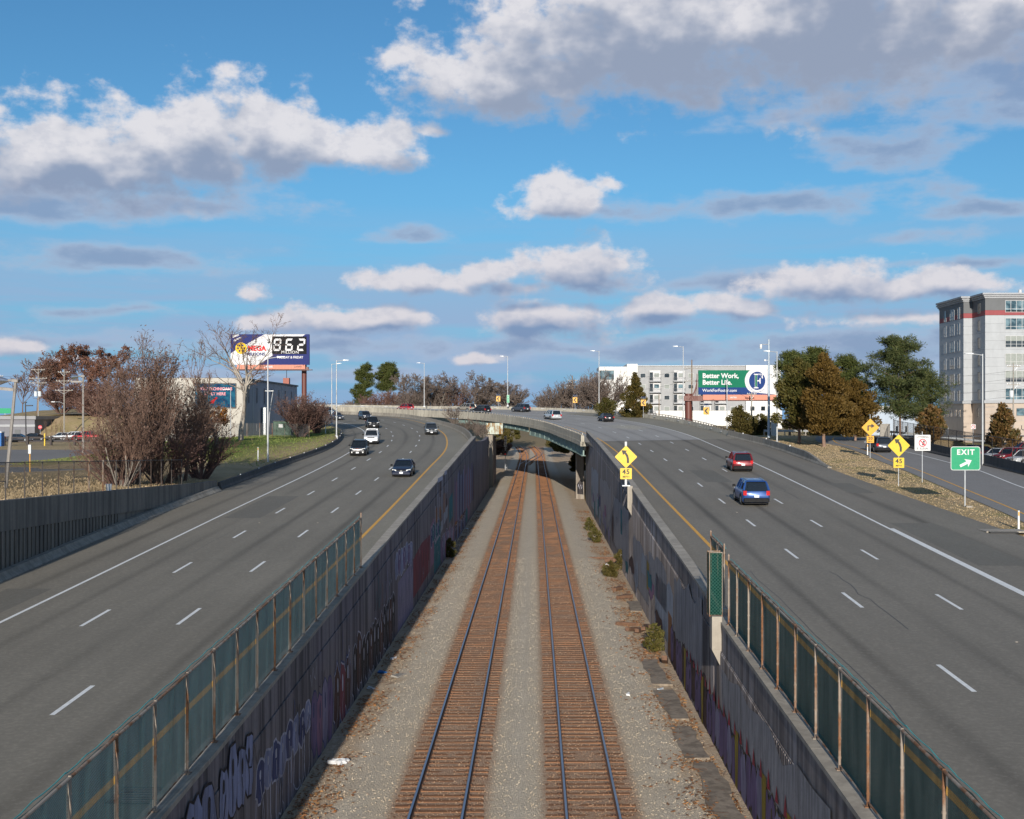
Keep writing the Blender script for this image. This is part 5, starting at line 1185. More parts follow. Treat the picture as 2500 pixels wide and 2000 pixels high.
# leaf litter along the foot of both walls
r = np.random.default_rng(9); n = 17000; sd_ = r.random(n) < .38; y = 25 + r.random(n) ** 1.5 * 130
cl_ = np.sin(y * .55) + np.sin(y * 1.37 + 2) ; x = np.where(sd_, -7.3 + np.abs(r.normal(.6, .45, n)), 6.2 - np.abs(r.normal(.6, .75, n)) + .006 * (y - 35)); keep = (cl_ + r.normal(0, .7, n)) > -.1; x, y = x[keep], y[keep]
z = np.array([bed(float(a), float(b)) for a, b in zip(x, y)]) + .03; Cn = np.stack([x, y, z + r.random(len(x)) * .04], 1); U = rvec(r, len(x)) * .085; U[:, 2] *= .35; Wd = rvec(r, len(x)) * .06; Wd[:, 2] *= .35
o = quads_mesh('leaf_litter', Cn, U, Wd, M['litter_leaf'], None); tag(o, 'brown fallen leaves along the foot of both walls', 'leaves', None, 'stuff')

rg = random.Random(91); S_ = []
for k in range(420):
    y = 25 + rg.random() ** 1.4 * 70; right = rg.random() < .65; x = (wrx(y) - abs(rg.gauss(.7, .5))) if right else (-7.3 + abs(rg.gauss(.8, .5))); a = rg.uniform(0, 6.28); L = rg.uniform(.15, .7); z = bed(x, y) + .03
    S_.append((x, y, z, x + L * math.cos(a), y + L * math.sin(a), z + rg.uniform(0, .12), .012, .006))
o = segs_mesh('dry_sticks', S_, M['bark_brown'], None); tag(o, 'dry sticks and twigs scattered along both wall feet', 'sticks', None, 'stuff')
# ------------------------------------------------------------------ buildings
def siding(name, col, course=1.0, dark=None, cw=3.0):
    """panel cladding: faint upright streaks in the colour, tone shifts from board to board"""
    m, T = mat(name); P = wpos(T); n = T.noise(P, .6, 4, .6); f = T.noise(T.scl(P, (1, 1, .2)), 2.2, 4, .6)
    c = T.mix(T.rng(n, .3, .7), tuple(v * .92 for v in col), tuple(min(1, v * 1.06) for v in col)); c = T.mix(T.rng(f, .5, .8, 0, .3), c, tuple(v * .7 for v in col)); bsdf(T, c, .7, bump=f, bstr=.1); return m
siding('clad_grey', (.32, .33, .345)); siding('clad_pale', (.36, .375, .39)); siding('clad_charcoal', (.115, .12, .125)); siding('clad_red', (.25, .05, .055)); siding('stone_cream', (.40, .33, .27)); siding('stucco_white', (.66, .65, .62)); siding('stucco_grey', (.30, .305, .31)); siding('brick_grey', (.33, .34, .39)); siding('render_cream', (.42, .39, .34)); siding('blue_wall', (.36, .42, .50)); siding('grey_shed', (.16, .16, .18)); siding('roof_grey', (.25, .25, .26)); siding('brick_red', (.30, .10, .07))
m, T = mat('glass_dark'); n = T.noise(T.scl(wpos(T), (.4, .4, .8)), 1., 3); bsdf(T, T.mix(T.rng(n, .35, .65), (.010, .014, .018), (.05, .06, .065)), .06, spec=.9)
m, T = mat('glass_blue'); n = T.noise(T.scl(wpos(T), (.6, .6, .8)), 1., 4); bsdf(T, T.mix(T.rng(n, .4, .6), (.03, .06, .075), (.16, .24, .27)), .05, spec=.9)
simple('blind', (.26, .28, .26), .8); simple('frame_white', (.48, .48, .48), .5, var=.05)
def window(parent, face, c, w, h, panes=1, rows=1, glass='glass_dark', fm='frame_white', depth=.06, blind=0.):
    """face: 'F' looks towards the camera (-Y), 'E' looks towards +X, 'W' towards -X; frame with glass panes as sub-parts"""
    cx, cy, cz = c; o = bpy.data.objects.new('window', None)
    ux = Vector((1, 0, 0)) if face == 'F' else Vector((0, 1, 0)); nn = Vector((0, -1, 0)) if face == 'F' else (Vector((1, 0, 0)) if face == 'E' else Vector((-1, 0, 0)))
    def bx_(mb, u0, u1, z0, z1, d0, d1):
        P = [Vector(c) + ux * u + nn * d + Vector((0, 0, z)) for z in (z0, z1) for (u, d) in ((u0, d0), (u1, d0), (u1, d1), (u0, d1))]; mb.hexa(P)
    t = .07; mb = MB()
    bx_(mb, -w / 2, w / 2, h / 2 - t, h / 2, -.02, depth); bx_(mb, -w / 2, w / 2, -h / 2, -h / 2 + t, -.02, depth); bx_(mb, -w / 2, -w / 2 + t, -h / 2 + t, h / 2 - t, -.02, depth); bx_(mb, w / 2 - t, w / 2, -h / 2 + t, h / 2 - t, -.02, depth)
    for k in range(1, panes): u = -w / 2 + w * k / panes; bx_(mb, u - .035, u + .035, -h / 2 + t, h / 2 - t, -.02, depth - .008)
    if rows > 1: bx_(mb, -w / 2 + t, w / 2 - t, -h / 2 + h * .28 - .03, -h / 2 + h * .28 + .03, -.02, depth - .012)
    f = mb.build('window', M[fm], parent, True)
    for k in range(panes):
        u0 = -w / 2 + t * .5 + (w - t) * k / panes; u1 = u0 + (w - t) / panes; g = MB(); bx_(g, u0 + .01, u1 - .01, -h / 2 + .03, h / 2 - .03, -.018, .012); p = g.build('pane', M[glass], None)
        p.parent = f; p.location = -Vector(parent.location)
        if blind:
            g = MB(); bx_(g, u0 + .03, u1 - .03, h / 2 - h * blind, h / 2 - .04, .014, .022); p = g.build('blind', M['blind'], None); p.parent = f; p.location = -Vector(parent.location)
    return f
# --- grey tower block at the right edge
tw = thing('tower_block', 'tall grey panelled tower block with red stripe at the right edge', 'building', (95, 233, 6.2))
TX = 1.5; X0, X1, YF, YB, ZB, ZT = 82.5, 114.0, 221.0, 246.0, 6.0, 33.2
def slabz(name, x0, x1, y0, y1, z0, z1, m): return MB().bb(x0, x1, y0, y1, z0, z1).build(name, M[m], tw, True)
slabz('base_wall', X0, X1, YF, YB, ZB, 14.0, 'stone_cream'); slabz('base_wall', 80.85, X0 - .002, 227.5, 241, ZB, 14.0, 'stone_cream')
slabz('belt_course', X0 - .3, X1, YF - .3, YB, 14.0, 14.55, 'clad_grey'); slabz('belt_course', 80.55, X0 - .31, 227.2, 241.2, 14.0, 14.55, 'clad_grey')
for k in range(5):
    z0 = 14.55 + k * 3.11; z1 = z0 + 3.11 if k < 4 else 30.1
    for (a, b, m) in ((z0, z0 + 1.55, 'clad_pale'), (z0 + 1.57, z1 - .02, 'clad_pale')):
        slabz('wall_panel', X0, 86.1, YF, YB, a, b, m); slabz('wall_panel', 86.12, 90.4, YF + .03, YB, a, b, m); slabz('wall_panel', 90.42, X1, YF, YB, a, b, m)
        slabz('wall_panel', 80.85, X0 - .02, 227.5, 241, a, b, m)
z5 = 29.0
slabz('red_stripe', X0 - .01, X1, YF - .012, YB, 30.12, 31.0, 'clad_red'); slabz('red_stripe', 80.84, X0 - .03, 227.49, 241, 30.12, 31.0, 'clad_red')
slabz('upper_wall', X0, X1, YF, YB, 31.02, ZT, 'clad_charcoal'); slabz('upper_wall', 80.85, X0 - .02, 227.5, 241, 31.02, ZT, 'clad_charcoal')
for i, (o_, z0, z1) in enumerate(((.15, ZT, ZT + .3), (.4, ZT + .3, ZT + .62), (.7, ZT + .62, ZT + .95))):
    slabz('cornice', X0 - o_, X1, YF - o_, YB, z0, z1, 'clad_grey'); slabz('cornice', 80.85 - o_, X0 - o_ - .005, 227.5 - o_, 241.2, z0, z1, 'clad_grey')
for k, y in enumerate((748, 791, 834, 877, 919, 962)):
    z = 11.2 + (1022 - y) / FP * 221
    window(tw, 'F', (88.2, YF - .0, z), 4.1, 2.15, 4, 2, ('glass_blue', 'glass_blue', 'glass_dark', 'glass_dark', 'glass_dark', 'glass_blue')[k], blind=(0, 0, .45, .95, .62, .0)[k])
    window(tw, 'F', (97, YF - .0, z), 4.1, 2.15, 4, 2, 'glass_dark', blind=(.3, .5, .2, .9, .4, .3)[k])
    for yy, w in ((230.0, 1.2), (233.6, 2.4), (237.6, 1.2)): window(tw, 'W', (80.84, yy, z - .25 - (.25 if k == 0 else 0)), w, 2.2, 2 if w > 2 else 1, 2, 'glass_dark', 'clad_grey')
    window(tw, 'W', (X0 - .005, 224.0, z - .1), 1.1, 2.0, 1, 1, 'glass_dark', 'clad_charcoal')
for yy in (229.6, 231.6, 234.2, 236.2, 238.6): window(tw, 'W', (80.84, yy, 12.2), .9, 1.3, 1, 1, 'glass_dark', 'stone_cream')
for x, w in ((86.7, 1.0), (89.2, 2.0), (94.5, 2.0)): window(tw, 'F', (x, YF - .0, 12.4), w, 1.4, 1, 1, 'glass_blue', 'clad_charcoal')
for x in (92, 99): window(tw, 'F', (x, YF, 8.0), 1.6, 2.4, 1, 1, 'glass_dark', 'clad_charcoal')
window(tw, 'W', (X0 - .005, 224.5, 12.3), .8, 1.5, 1, 1, 'glass_dark', 'clad_charcoal'); window(tw, 'W', (80.84, 236.4, 8.4), 1.2, 2.0, 2, 1, 'glass_dark', 'frame_white')
for k in range(9): slabz('stone_course', X0 - .02, X1, YF - .02, YF, 6.8 + k * .8, 6.83 + k * .8, 'clad_grey')
MB().tube((92.5, 230, 34.1), (92.5, 230, 34.9), .06).tube((92.5, 230, 34.9), (92.5, 230, 35.7), .38, .3, 10).build('roof_vent', M['frame_white'], tw, True)
text(tw, 'U', 1.3, M['sign_black'], Vector((89.0, YF - .03, 9.45)) - tw.location, ext=.02, align='LEFT', name='lettering')
# --- white and grey apartment block beyond the bridge
ap = thing('apartment_block', 'long white and grey apartment block with balconies behind the green billboard', 'building', (45, 345, 8))
def AX(px): return (px - VX) / FP * 340
def AZ(py): return 11.2 + (VY - py) / FP * 340
def aslab(name, a, b, t, m, y0=340., d=14., z0=8.): return MB().bb(AX(a), AX(b), y0, y0 + d, z0, AZ(t)).build(name, M[m], ap, True)
aslab('white_wing', 1463, 1530, 895.5, 'stucco_white'); aslab('stair_tower', 1530.3, 1556, 889, 'stucco_white', 339.2); aslab('grey_wing', 1556.3, 1820, 894, 'stucco_grey', 340.3); aslab('white_wing', 1820.3, 1905, 892, 'stucco_white', 339.4)
MB().bb(AX(1463) - .01, AX(1463) - .3, 341, 353, 9, AZ(905)).build('glass_side', M['glass_blue'], ap, True)
for a, b in ((1556.3, 1820),): MB().bb(AX(a), AX(b), 340.0, 341, AZ(894) + .01, AZ(894) + .18).build('roof_edge', M['frame_white'], ap, True)
window(ap, 'F', ((AX(1463.5) + AX(1499)) / 2, 340., AZ(916)), AX(1499) - AX(1463.5), 2.6, 5, 1, 'glass_blue', 'clad_charcoal')
rows = (917, 944, 971, 998)
for r_i, y in enumerate(rows):
    for px in (1570, 1628.5, 1687, 1790): window(ap, 'F', (AX(px), 340.3, AZ(y)), 1.55, 1.25, 1, 1, 'glass_dark' if (r_i + int(px)) % 3 else 'glass_blue', blind=.9 if (r_i + int(px)) % 2 else 0)
    for px in (1585, 1644, 1709, 1745):
        x0, x1 = AX(px), AX(px + 28.5); z = AZ(y)
        MB().bb(x0, x1, 340.15, 340.28, z - 1.5, z + 1.45).build('balcony_back', M['frame_white'], ap, True)
        b_ = MB().bb(x0 - .1, x1 + .1, 338.8, 340.1, z - 1.75, z - 1.5).build('balcony', M['clad_grey'], ap, True)
        g = MB(); g.bb(x0 - .05, x1 + .05, 338.84, 338.88, z - .55, z - .49)
        for k in range(13): g.bb(x0 + (x1 - x0) * k / 12 - .015, x0 + (x1 - x0) * k / 12 + .015, 338.85, 338.87, z - 1.5, z - .52)
        q = g.build('railing', M['dark_metal'], None); q.parent = b_; q.location = -Vector(ap.location)
        window(ap, 'F', (x0 + .62, 340.14, z - .25), .95, 2.3, 1, 1, 'glass_dark', 'clad_charcoal'); window(ap, 'F', (x0 + 2.1, 340.14, z + .1), 1.5, 1.2, 1, 1, 'glass_blue' if r_i == 1 else 'glass_dark', blind=.9 if r_i != 1 else 0)
        for k in (0, 1): MB().bb((x0, x1)[k] - .09, (x0, x1)[k] + .09, 339.6, 340.14, z - 1.49, z + 1.45).build('balcony_side', M['stucco_grey'], ap, True)
for px in (1836, 1862): window(ap, 'F', (AX(px), 339.4, AZ(998)), 1.3, 1.4, 1, 1, 'glass_dark')
MB().bb(AX(1600), AX(1905), 337.6, 338.2, 8, AZ(1003)).build('podium_wall', M['stucco_white'], ap, True)
# --- grey brick building with the message screen
gb = thing('grey_building', 'flat roofed grey brick building with message screen behind the bare trees', 'building', (-45, 185, 8.4))
MB().bb(-56, -41.0, 170.4, 209, 6.0, 16.7).build('side_wall', M['brick_grey'], gb, True)
MB().bb(-56.2, -40.98, 170.0, 170.38, 6.0, 16.9).build('front_wall', M['render_cream'], gb, True)
MB().bb(-56.3, -40.8, 170.3, 209.2, 16.7, 16.95).build('roof_edge', M['clad_charcoal'], gb, True)
for k in range(7):
    window(gb, 'E', (-40.99, 173.4 + k * 5.1, 14.6), .75, 2.4, 1, 1, 'glass_dark', 'brick_grey'); window(gb, 'E', (-40.99, 173.4 + k * 5.1, 9.9), .75, 1.2, 1, 1, 'glass_dark', 'brick_grey')
    if k % 2 == 0: MB().bb(-41.0, -40.93, 176.0 + k * 5.1, 176.12 + k * 5.1, 8.2, 16.6).build('downpipe', M['galvanised'], gb, True)
MB().bb(-42.7, -41.7, 205.5, 206.5, 16.95, 18.1).build('chimney', M['brick_red'], gb, True); MB().tube((-42.2, 206, 18.1), (-42.2, 206, 22.4), .05).build('aerial', M['dark_metal'], gb, True)
MB().cbox(-40.9, -40.2, 181.2, 182.6, 8.4, 12.9, .08).build('duct', M['galvanised'], gb, True)
sx0, sx1, sz0, sz1, sy = -47.6, -42.0, 12.8, 16.05, 169.8
m, T = mat('led_screen'); P = wpos(T); x = T.xyz(P); n = T.noise(P, 1.5, 2)
e = T.n('ShaderNodeEmission'); T.l(T.mix(T.rng(n, .35, .65), (.03, .10, .22), (.05, .28, .42)), e.inputs[0]); e.inputs[1].default_value = .6; T.l(e.outputs[0], T.out.inputs[0])
def emit(name, col, s):
    m, T = mat(name); e = T.n('ShaderNodeEmission'); e.inputs[0].default_value = (*col, 1); e.inputs[1].default_value = s; T.l(e.outputs[0], T.out.inputs[0])
emit('led_pink', (1., .42, .42), 1.3); emit('led_red', (.85, .05, .06), .75)
ls = thing('message_screen', 'lit blue message screen on the front of the grey building', 'screen', ((sx0 + sx1) / 2, sy, 14.4))
MB().cbox(sx0 - .12, sx1 + .12, sy - .06, sy + .18, sz0 - .12, sz1 + .12, .03).build('casing', M['dark_metal'], ls, True); MB().bb(sx0, sx1, sy - .075, sy - .062, sz0, sz1).build('display', M['led_screen'], ls, True)
text(ls, 'HVAC TECHNICIANS', .58, M['led_pink'], (0, -.09, .95), bold=.012, sx=.88); text(ls, 'APPLY HERE', .58, M['led_pink'], (0, -.09, .25), bold=.012, sx=.95)
MB().plate([(-.75, -.09, -1.15), (-.2, -.09, -1.05), (-.05, -.09, -.7), (.35, -.09, -.3), (.15, -.09, -.15), (-.25, -.09, -.5), (-.7, -.09, -.8)], (0, -.006, 0)).build('symbol', M['led_red'], ls)
gc = thing('green_container', 'dark green container with a white label by the grey building fence', 'container', (-36.5, 176, gz(-36.5, 176)))
MB().cbox(-1.3, 1.3, -1, 1, 0, 2.1, .05).build('body', M['sign_green'] if False else simple('container_green', (.03, .075, .045), .6), gc); MB().bb(-.5, .1, -1.012, -1.003, 1.2, 1.7).build('label', M['sign_white'], gc); MB().bb(-1.32, 1.32, -1.02, 1.02, 2.1, 2.18).build('lid', M['dark_metal'], gc)
# --- little flat building, blue-white hall
sb = thing('flat_building', 'low grey flat roofed building behind the rail fence at the far left', 'building', (-118, 266, 6.8))
MB().bb(-136, -108.3, 262, 280, 6.4, 11.0).build('wall', M['grey_shed'], sb, True); MB().bb(-136.3, -107.9, 261.6, 280.3, 11.0, 11.75).build('roof', M['roof_grey'], sb, True); MB().bb(-136, -108.2, 261.9, 261.99, 9.4, 9.9).build('trim', M['clad_grey'], sb, True)
MB().bb(-112.6, -111.4, 261.9, 261.99, 6.5, 8.8).build('door', M['clad_charcoal'], sb, True)
hb = thing('low_hall', 'low pale blue hall with white roof edge behind the free standing pine', 'building', (70, 240, 6.6))
MB().bb(60, 78.6, 243, 258, 6.0, 12.6).build('wall', M['blue_wall'], hb, True); MB().bb(59.6, 78.9, 242.6, 258.3, 12.6, 13.7).build('roof', M['stucco_white'], hb, True)
for k in range(9): window(hb, 'F', (61.5 + k * 1.9, 243, 9.0), .55, 1.5, 1, 1, 'glass_dark', 'frame_white')
# ------------------------------------------------------------------ billboards
simple('bill_navy', (.032, .04, .14), .85, var=.06, spec=.08); simple('bill_white', (.62, .61, .61), .85, var=.03, spec=.08); simple('bill_green', (.015, .15, .085), .85, var=.05, spec=.08); simple('bill_blue', (.022, .05, .17), .85, var=.05, spec=.08); simple('bill_black', (.018, .018, .02), .85, spec=.08); simple('bill_red', (.75, .03, .03), .85, var=.05, spec=.08); simple('bill_gold', (.80, .50, .04), .85, var=.08, spec=.08); simple('bill_skin', (.80, .55, .25), .85, spec=.08)
BL_ = thing('billboard', 'blue and white jackpot billboard on a brown post left of the road', 'billboard', (-32.9, 172, gz(-32.9, 172)))
Yb = 172.; w0, w1 = -43.2, -32.0; zb0, zb1 = 18.85, 23.2
MB().cbox(w0, w1, Yb - .02, Yb + .35, zb0, zb1, .03).build('panel', M['bill_navy'], BL_, True)
def flat(parent, pts, m, y, name='print', d=.006): return MB().plate([(x, y, z) for x, z in pts], (0, -d, 0)).build(name, M[m], parent, True)
yq = Yb - .026
flat(BL_, [(w0 + .01, zb0 + .01), (w0 + 3.9, zb0 + .01), (w1 - 5.25, zb0 + 1.3), (w1 - 5.25, zb1 - .02), (w1 - 6.4, zb1 - .02), (w0 + .6, zb0 + 2.0), (w0 + .01, zb0 + 1.6)], 'bill_white', yq)
flat(BL_, [(w1 - 5.4, zb1 - .30), (w1 - 1.0, zb1 - .30), (w1 - .55, zb1 - .02), (w1 - 5.4, zb1 - .02)], 'bill_white', yq - .002)
flat(BL_, [(w0 + .3, zb1 - .5), (w0 + 1.2, zb1 - .2), (w0 + 1.2, zb1 - .02), (w0 + .3, zb1 - .1)], 'bill_white', yq); flat(BL_, [(w0 + .5, zb1 - 1.1), (w0 + 1.5, zb1 - .55), (w0 + 1.5, zb1 - .35), (w0 + .4, zb1 - .85)], 'bill_white', yq)
flat(BL_, [(w1 - 5.3, zb0 + 1.52), (w1 - .38, zb0 + 1.52), (w1 - .38, zb1 - .32), (w1 - 5.3, zb1 - .32)], 'bill_black', yq - .008, 'number_board')
rel = lambda x, y, z: Vector((x, y, z)) - BL_.location
def seven(parent, cx, cz, w, h, on, m, y, s=.34, sk=.10):
    """seven segment figure"""
    def q(x, z): return (cx + x * w / 2 + z * sk * h / 2, cz + z * h / 2)
    t = s; a, b = .80, .90
    seg = {'a': [(-a, 1), (a, 1), (a - t, 1 - t), (-a + t, 1 - t)], 'd': [(-a, -1), (a, -1), (a - t, -1 + t), (-a + t, -1 + t)], 'g': [(-a + .12, 0), (-a + t, t * .5), (a - t, t * .5), (a - .12, 0), (a - t, -t * .5), (-a + t, -t * .5)],
           'f': [(-1, b), (-1, .08), (-1 + t * 1.3, .2), (-1 + t * 1.3, b - .1)], 'e': [(-1, -b), (-1, -.08), (-1 + t * 1.3, -.2), (-1 + t * 1.3, -b + .1)], 'b': [(1, b), (1, .08), (1 - t * 1.3, .2), (1 - t * 1.3, b - .1)], 'c': [(1, -b), (1, -.08), (1 - t * 1.3, -.2), (1 - t * 1.3, -b + .1)]}
    mb = MB()
    for k in on: mb.plate([(x, y, z) for x, z in [q(*v) for v in seg[k]]], (0, -.008, 0))
    return mb.build('figure', M[m], parent, True)
ym = yq - .016; zc = zb0 + 2.85; 
seven(BL_, w1 - 4.55, zc, 1.05, 1.75, 'abcdefg', 'bill_white', ym); seven(BL_, w1 - 2.85, zc, 1.05, 1.75, 'acdefg', 'bill_white', ym); seven(BL_, w1 - 1.15, zc, 1.05, 1.75, 'abged', 'bill_white', ym)
text(BL_, 'MILLION', .58, M['bill_white'], rel(w1 - 2.75, ym, zb0 + 1.77), bold=.004, sx=1.05, space=1.1); text(BL_, 'TUESDAY & FRIDAY', .46, M['bill_white'], rel(w1 - 2.75, ym, zb0 + 1.05), bold=.014, sx=.92)
text(BL_, '$', .85, M['bill_black'], rel(w1 - 5.75, ym, zb1 - 1.0), bold=.02)
text(BL_, 'MEGA', 1.0, M['bill_red'], rel(w0 + 3.75, ym, zb0 + 2.3), bold=.045, sx=.95); text(BL_, 'MILLIONS', .60, M['bill_navy'], rel(w0 + 3.6, ym, zb0 + 1.5), bold=.022, sx=1.0)
MB().tube((w0 + 1.5, yq - .012, zb0 + 2.35), (w0 + 1.5, yq - .02, zb0 + 2.35), .82, .82, 20).build('emblem', M['bill_gold'], BL_, True); 
for k in range(6): a = k * 1.05; MB().tube((w0 + 1.5 + .45 * math.cos(a), yq - .022, zb0 + 2.35 + .45 * math.sin(a)), (w0 + 1.5 + .45 * math.cos(a), yq - .027, zb0 + 2.35 + .45 * math.sin(a)), .16, .16, 5).build('emblem_star', M['bill_navy'], BL_, True)
MB().bb(w0 + .9, w1 - .6, Yb - .05, Yb + .25, zb0 - .62, zb0 - .005).build('apron', M['apron_red'], BL_, True)
for k in range(22): MB().bb(w0 + 1.1 + k * .44, w0 + 1.16 + k * .44, Yb - .08, Yb - .05, zb0 - .60, zb0 - .02).build('apron_rib', M['apron_red'], BL_, True)
text(BL_, 'LAMAR', .38, M['bill_white'], rel(-37.8, Yb - .09, zb0 - .3), bold=.012); text(BL_, 'LAMAR', .34, M['sign_black'], rel(-33.6, Yb - .09, zb0 - .28))
MB().bb(w0 + .3, w1 + .5, Yb - 1.0, Yb - .1, zb0 - .80, zb0 - .70).build('catwalk', M['brown_steel'], BL_, True); MB().bb(w0 + .5, w1 - .2, Yb + .36, Yb + .8, zb0 - .8, zb0 - .3).build('beam', M['brown_steel'], BL_, True)
MB().tube((-32.9, Yb + .9, 8), (-32.9, Yb + .9, zb1 - .8), .36, .36, 14).build('post', M['brown_steel'], BL_, True, smooth=True)
# right billboard
B2 = thing('billboard', 'green and blue hiring billboard with round letter emblem before the apartment block', 'billboard', (30, 211, gz(30, 211)))
Yc = 210.; c0, c1 = (1705 - VX) / FP * Yc, (1893 - VX) / FP * Yc; d0, d1 = 15.35, 19.6
MB().cbox(c0, c1, Yc - .02, Yc + .35, d0, d1, .03).build('panel', M['bill_green'], B2, True); r2 = lambda x, y, z: Vector((x, y, z)) - B2.location
y2 = Yc - .026; flat(B2, [(c0 + .01, d0 + .01), (c1 - .01, d0 + .01), (c1 - .01, d0 + 1.25), (c0 + .01, d0 + 1.25)], 'bill_blue', y2)
cxx, czz = (1848.5 - VX) / FP * Yc, 17.75
arc = [(cxx + 2.15 * math.cos(a), czz + 2.25 * math.sin(a)) for a in [math.pi * (.62 + .72 * k / 16) for k in range(17)]]
arc = [(x, min(d1 - .02, max(d0 + .02, z))) for x, z in arc]
flat(B2, arc + [(c1 - .02, d0 + .02), (c1 - .02, d1 - .02)], 'bill_white', y2 - .008)
flat(B2, [(cxx + 1.42 * math.cos(2 * math.pi * k / 32), czz + 1.6 * math.sin(2 * math.pi * k / 32)) for k in range(32)], 'bill_blue', y2 - .016, 'emblem_disc')
def letterF(k, m, y):
    L = [(-.62, -1.45), (.22, -1.45), (.22, -1.3), (.0, -1.22), (.0, -.1), (.35, -.1), (.48, -.55), (.62, -.55), (.62, .55), (.48, .55), (.35, .12), (.0, .12), (.0, 1.12), (.6, 1.12), (.88, .45), (1.02, .45), (.98, 1.35), (-.62, 1.35), (-.62, 1.22), (-.42, 1.14), (-.42, -1.22), (-.62, -1.3)]
    flat(B2, [(cxx + x * .92 * k[0] + .0, czz + z * .86 * k[1]) for x, z in L], m, y, 'emblem_letter')
letterF((1.05, 1.05), 'bill_white', y2 - .024)
flat(B2, [(cxx - .36, czz - 1.06), (cxx - .03, czz - 1.06), (cxx - .03, czz + 1.0), (cxx - .36, czz + 1.0)], 'bill_green', y2 - .032, 'emblem_stem'); flat(B2, [(cxx + .10, czz + 1.06), (cxx + .62, czz + 1.06), (cxx + .80, czz + .62), (cxx + .84, czz + 1.12), (cxx + .10, czz + 1.12)], 'bill_blue', y2 - .032, 'emblem_arm')
ring = 'Foster Plumbing & Heating, Inc.'
for k, chh in enumerate(ring):
    a = math.pi * (1.12 + .76 * k / (len(ring) - 1)); rx, rz = 1.74, 1.95
    if chh != ' ': text(B2, chh, .30, M['bill_navy'], r2(cxx + rx * math.cos(a), y2 - .018, czz + rz * math.sin(a)), (math.pi / 2, -(a - 1.5 * math.pi), 0), ext=.003, name='ring_letter')
text(B2, 'Better Work,', 1.16, M['bill_white'], r2(c0 + .7, y2 - .012, d1 - 1.0), bold=.035, align='LEFT', sx=.98); text(B2, 'Better Life.', 1.16, M['bill_white'], r2(c0 + .7, y2 - .012, d1 - 2.15), bold=.035, align='LEFT', sx=.98)
text(B2, 'WorkForFoster.com', .72, M['bill_white'], r2(c0 + .7, y2 - .012, d0 + .72), bold=.010, align='LEFT', sx=.98)
MB().bb(c0 + .8, c1 + 1.5, Yc - .05, Yc + .25, d0 - .92, d0 - .01).build('apron', M['apron_red'], B2, True)
for k in range(30): MB().bb(c0 + 1.0 + k * .46, c0 + 1.06 + k * .46, Yc - .08, Yc - .05, d0 - .9, d0 - .03).build('apron_rib', M['apron_red'], B2, True)
text(B2, 'LAMAR', .36, M['bill_white'], r2((1790 - VX) / FP * Yc, Yc - .09, d0 - .5), bold=.012)
MB().bb(c0 - 1.2, c1 + 1.5, Yc - 1.1, Yc - .1, d0 - 1.12, d0 - 1.0).build('catwalk', M['brown_steel'], B2, True); MB().bb(c0 - 2.6, c1, Yc + .37, Yc + 1.2, d0 - 1.1, d0 - .2).build('beam', M['brown_steel'], B2, True)
for k in range(5): MB().tube((c0 - 1.6 + k * .35, Yc + .3, d0 - .9), (c0 - .2, Yc + .3, d0 + 1.2 + .6 * k), .06, .06, 6).build('brace', M['brown_steel'], B2, True)
MB().tube((27.0, Yc + 1.4, 7.5), (27.0, Yc + 1.4, d0 + .2), .62, .62, 14).build('post', M['brown_steel'], B2, True, smooth=True)
# ------------------------------------------------------------------ lamps
def lamp(label, base, h, arm, hd=1., cat='street lamp', m='lamp_metal', r=.105):
    t = thing('street_lamp', label, cat, base, 0, 'highway lamps'); mb = MB(); mb.tube((0, 0, .28), (0, 0, h), r, r * .55, 12); mb.build('pole', M[m], t, smooth=True)
    MB().cbox(-.22, .22, -.22, .22, -.1, .06, .02).tube((0, 0, .06), (0, 0, .3), .22, .14, 10).build('base', M[m], t)
    MB().tube((0, 0, h - .12), (arm * 1.0, 0, h + .02), .05, .04, 8).build('arm', M[m], t, smooth=True)
    MB().hexa([(arm * .95, -.17, h - .03), (arm * 1.75, -.14, h + .0), (arm * 1.75, .14, h + .0), (arm * .95, .17, h - .03), (arm * .95, -.15, h + .09), (arm * 1.75, -.12, h + .07), (arm * 1.75, .12, h + .07), (arm * .95, .15, h + .09)]).build('lamp_head', M[m], t)
    return t
def foot(px, Y, z): return ((px - VX) / FP * Y, Y, z)
lamp('tall grey lamp post on the grass bank nearest the camera', foot(654, 121.5, 6.45), 10.9, 1)
lamp('grey lamp post at the bend of the low barrier, taller of the close pair', foot(821.6, 170.6, 8.6), 10.8, 1); lamp('grey lamp post farther back in the close pair on the left bend', foot(810, 216, 10.2), 10.8, 1)
lamp('thin lamp post on the far left part of the bridge parapet', foot(1035.7, 283, 14.0), 10.2, -1); L5 = lamp('lamp post carrying a small green marker sign on the bridge', foot(1239.5, 268, 14.0), 11.0, -1)
lamp('lamp post on the bridge at the left corner of the apartment block', foot(1462.5, 245, 13.0), 11.9, -1); lamp('lamp post on the bridge left of the green billboard', foot(1668, 203, 11.0), 12.3, -1)
lamp('lamp post on the gore beside the olive cedar', foot(1897, 154, 8.06), 11.7, -1); lamp('lamp post standing behind the exit sign in front of the tower block', foot(2399, 118, 6.3), 11.2, -1)
cm_ = thing('camera_mast', 'blue grey traffic camera mast right of the green billboard', 'camera mast', foot(1877, 167, 8.55)); h = 13.6
MB().tube((0, 0, -.1), (0, 0, h), .2, .12, 12).build('pole', simple('mast_blue', (.34, .40, .46), .45, .2), cm_, smooth=True); MB().tube((0, 0, h - .7), (-1.1, 0, h - .7), .05, .05, 6).build('arm', M['lamp_metal'], cm_)
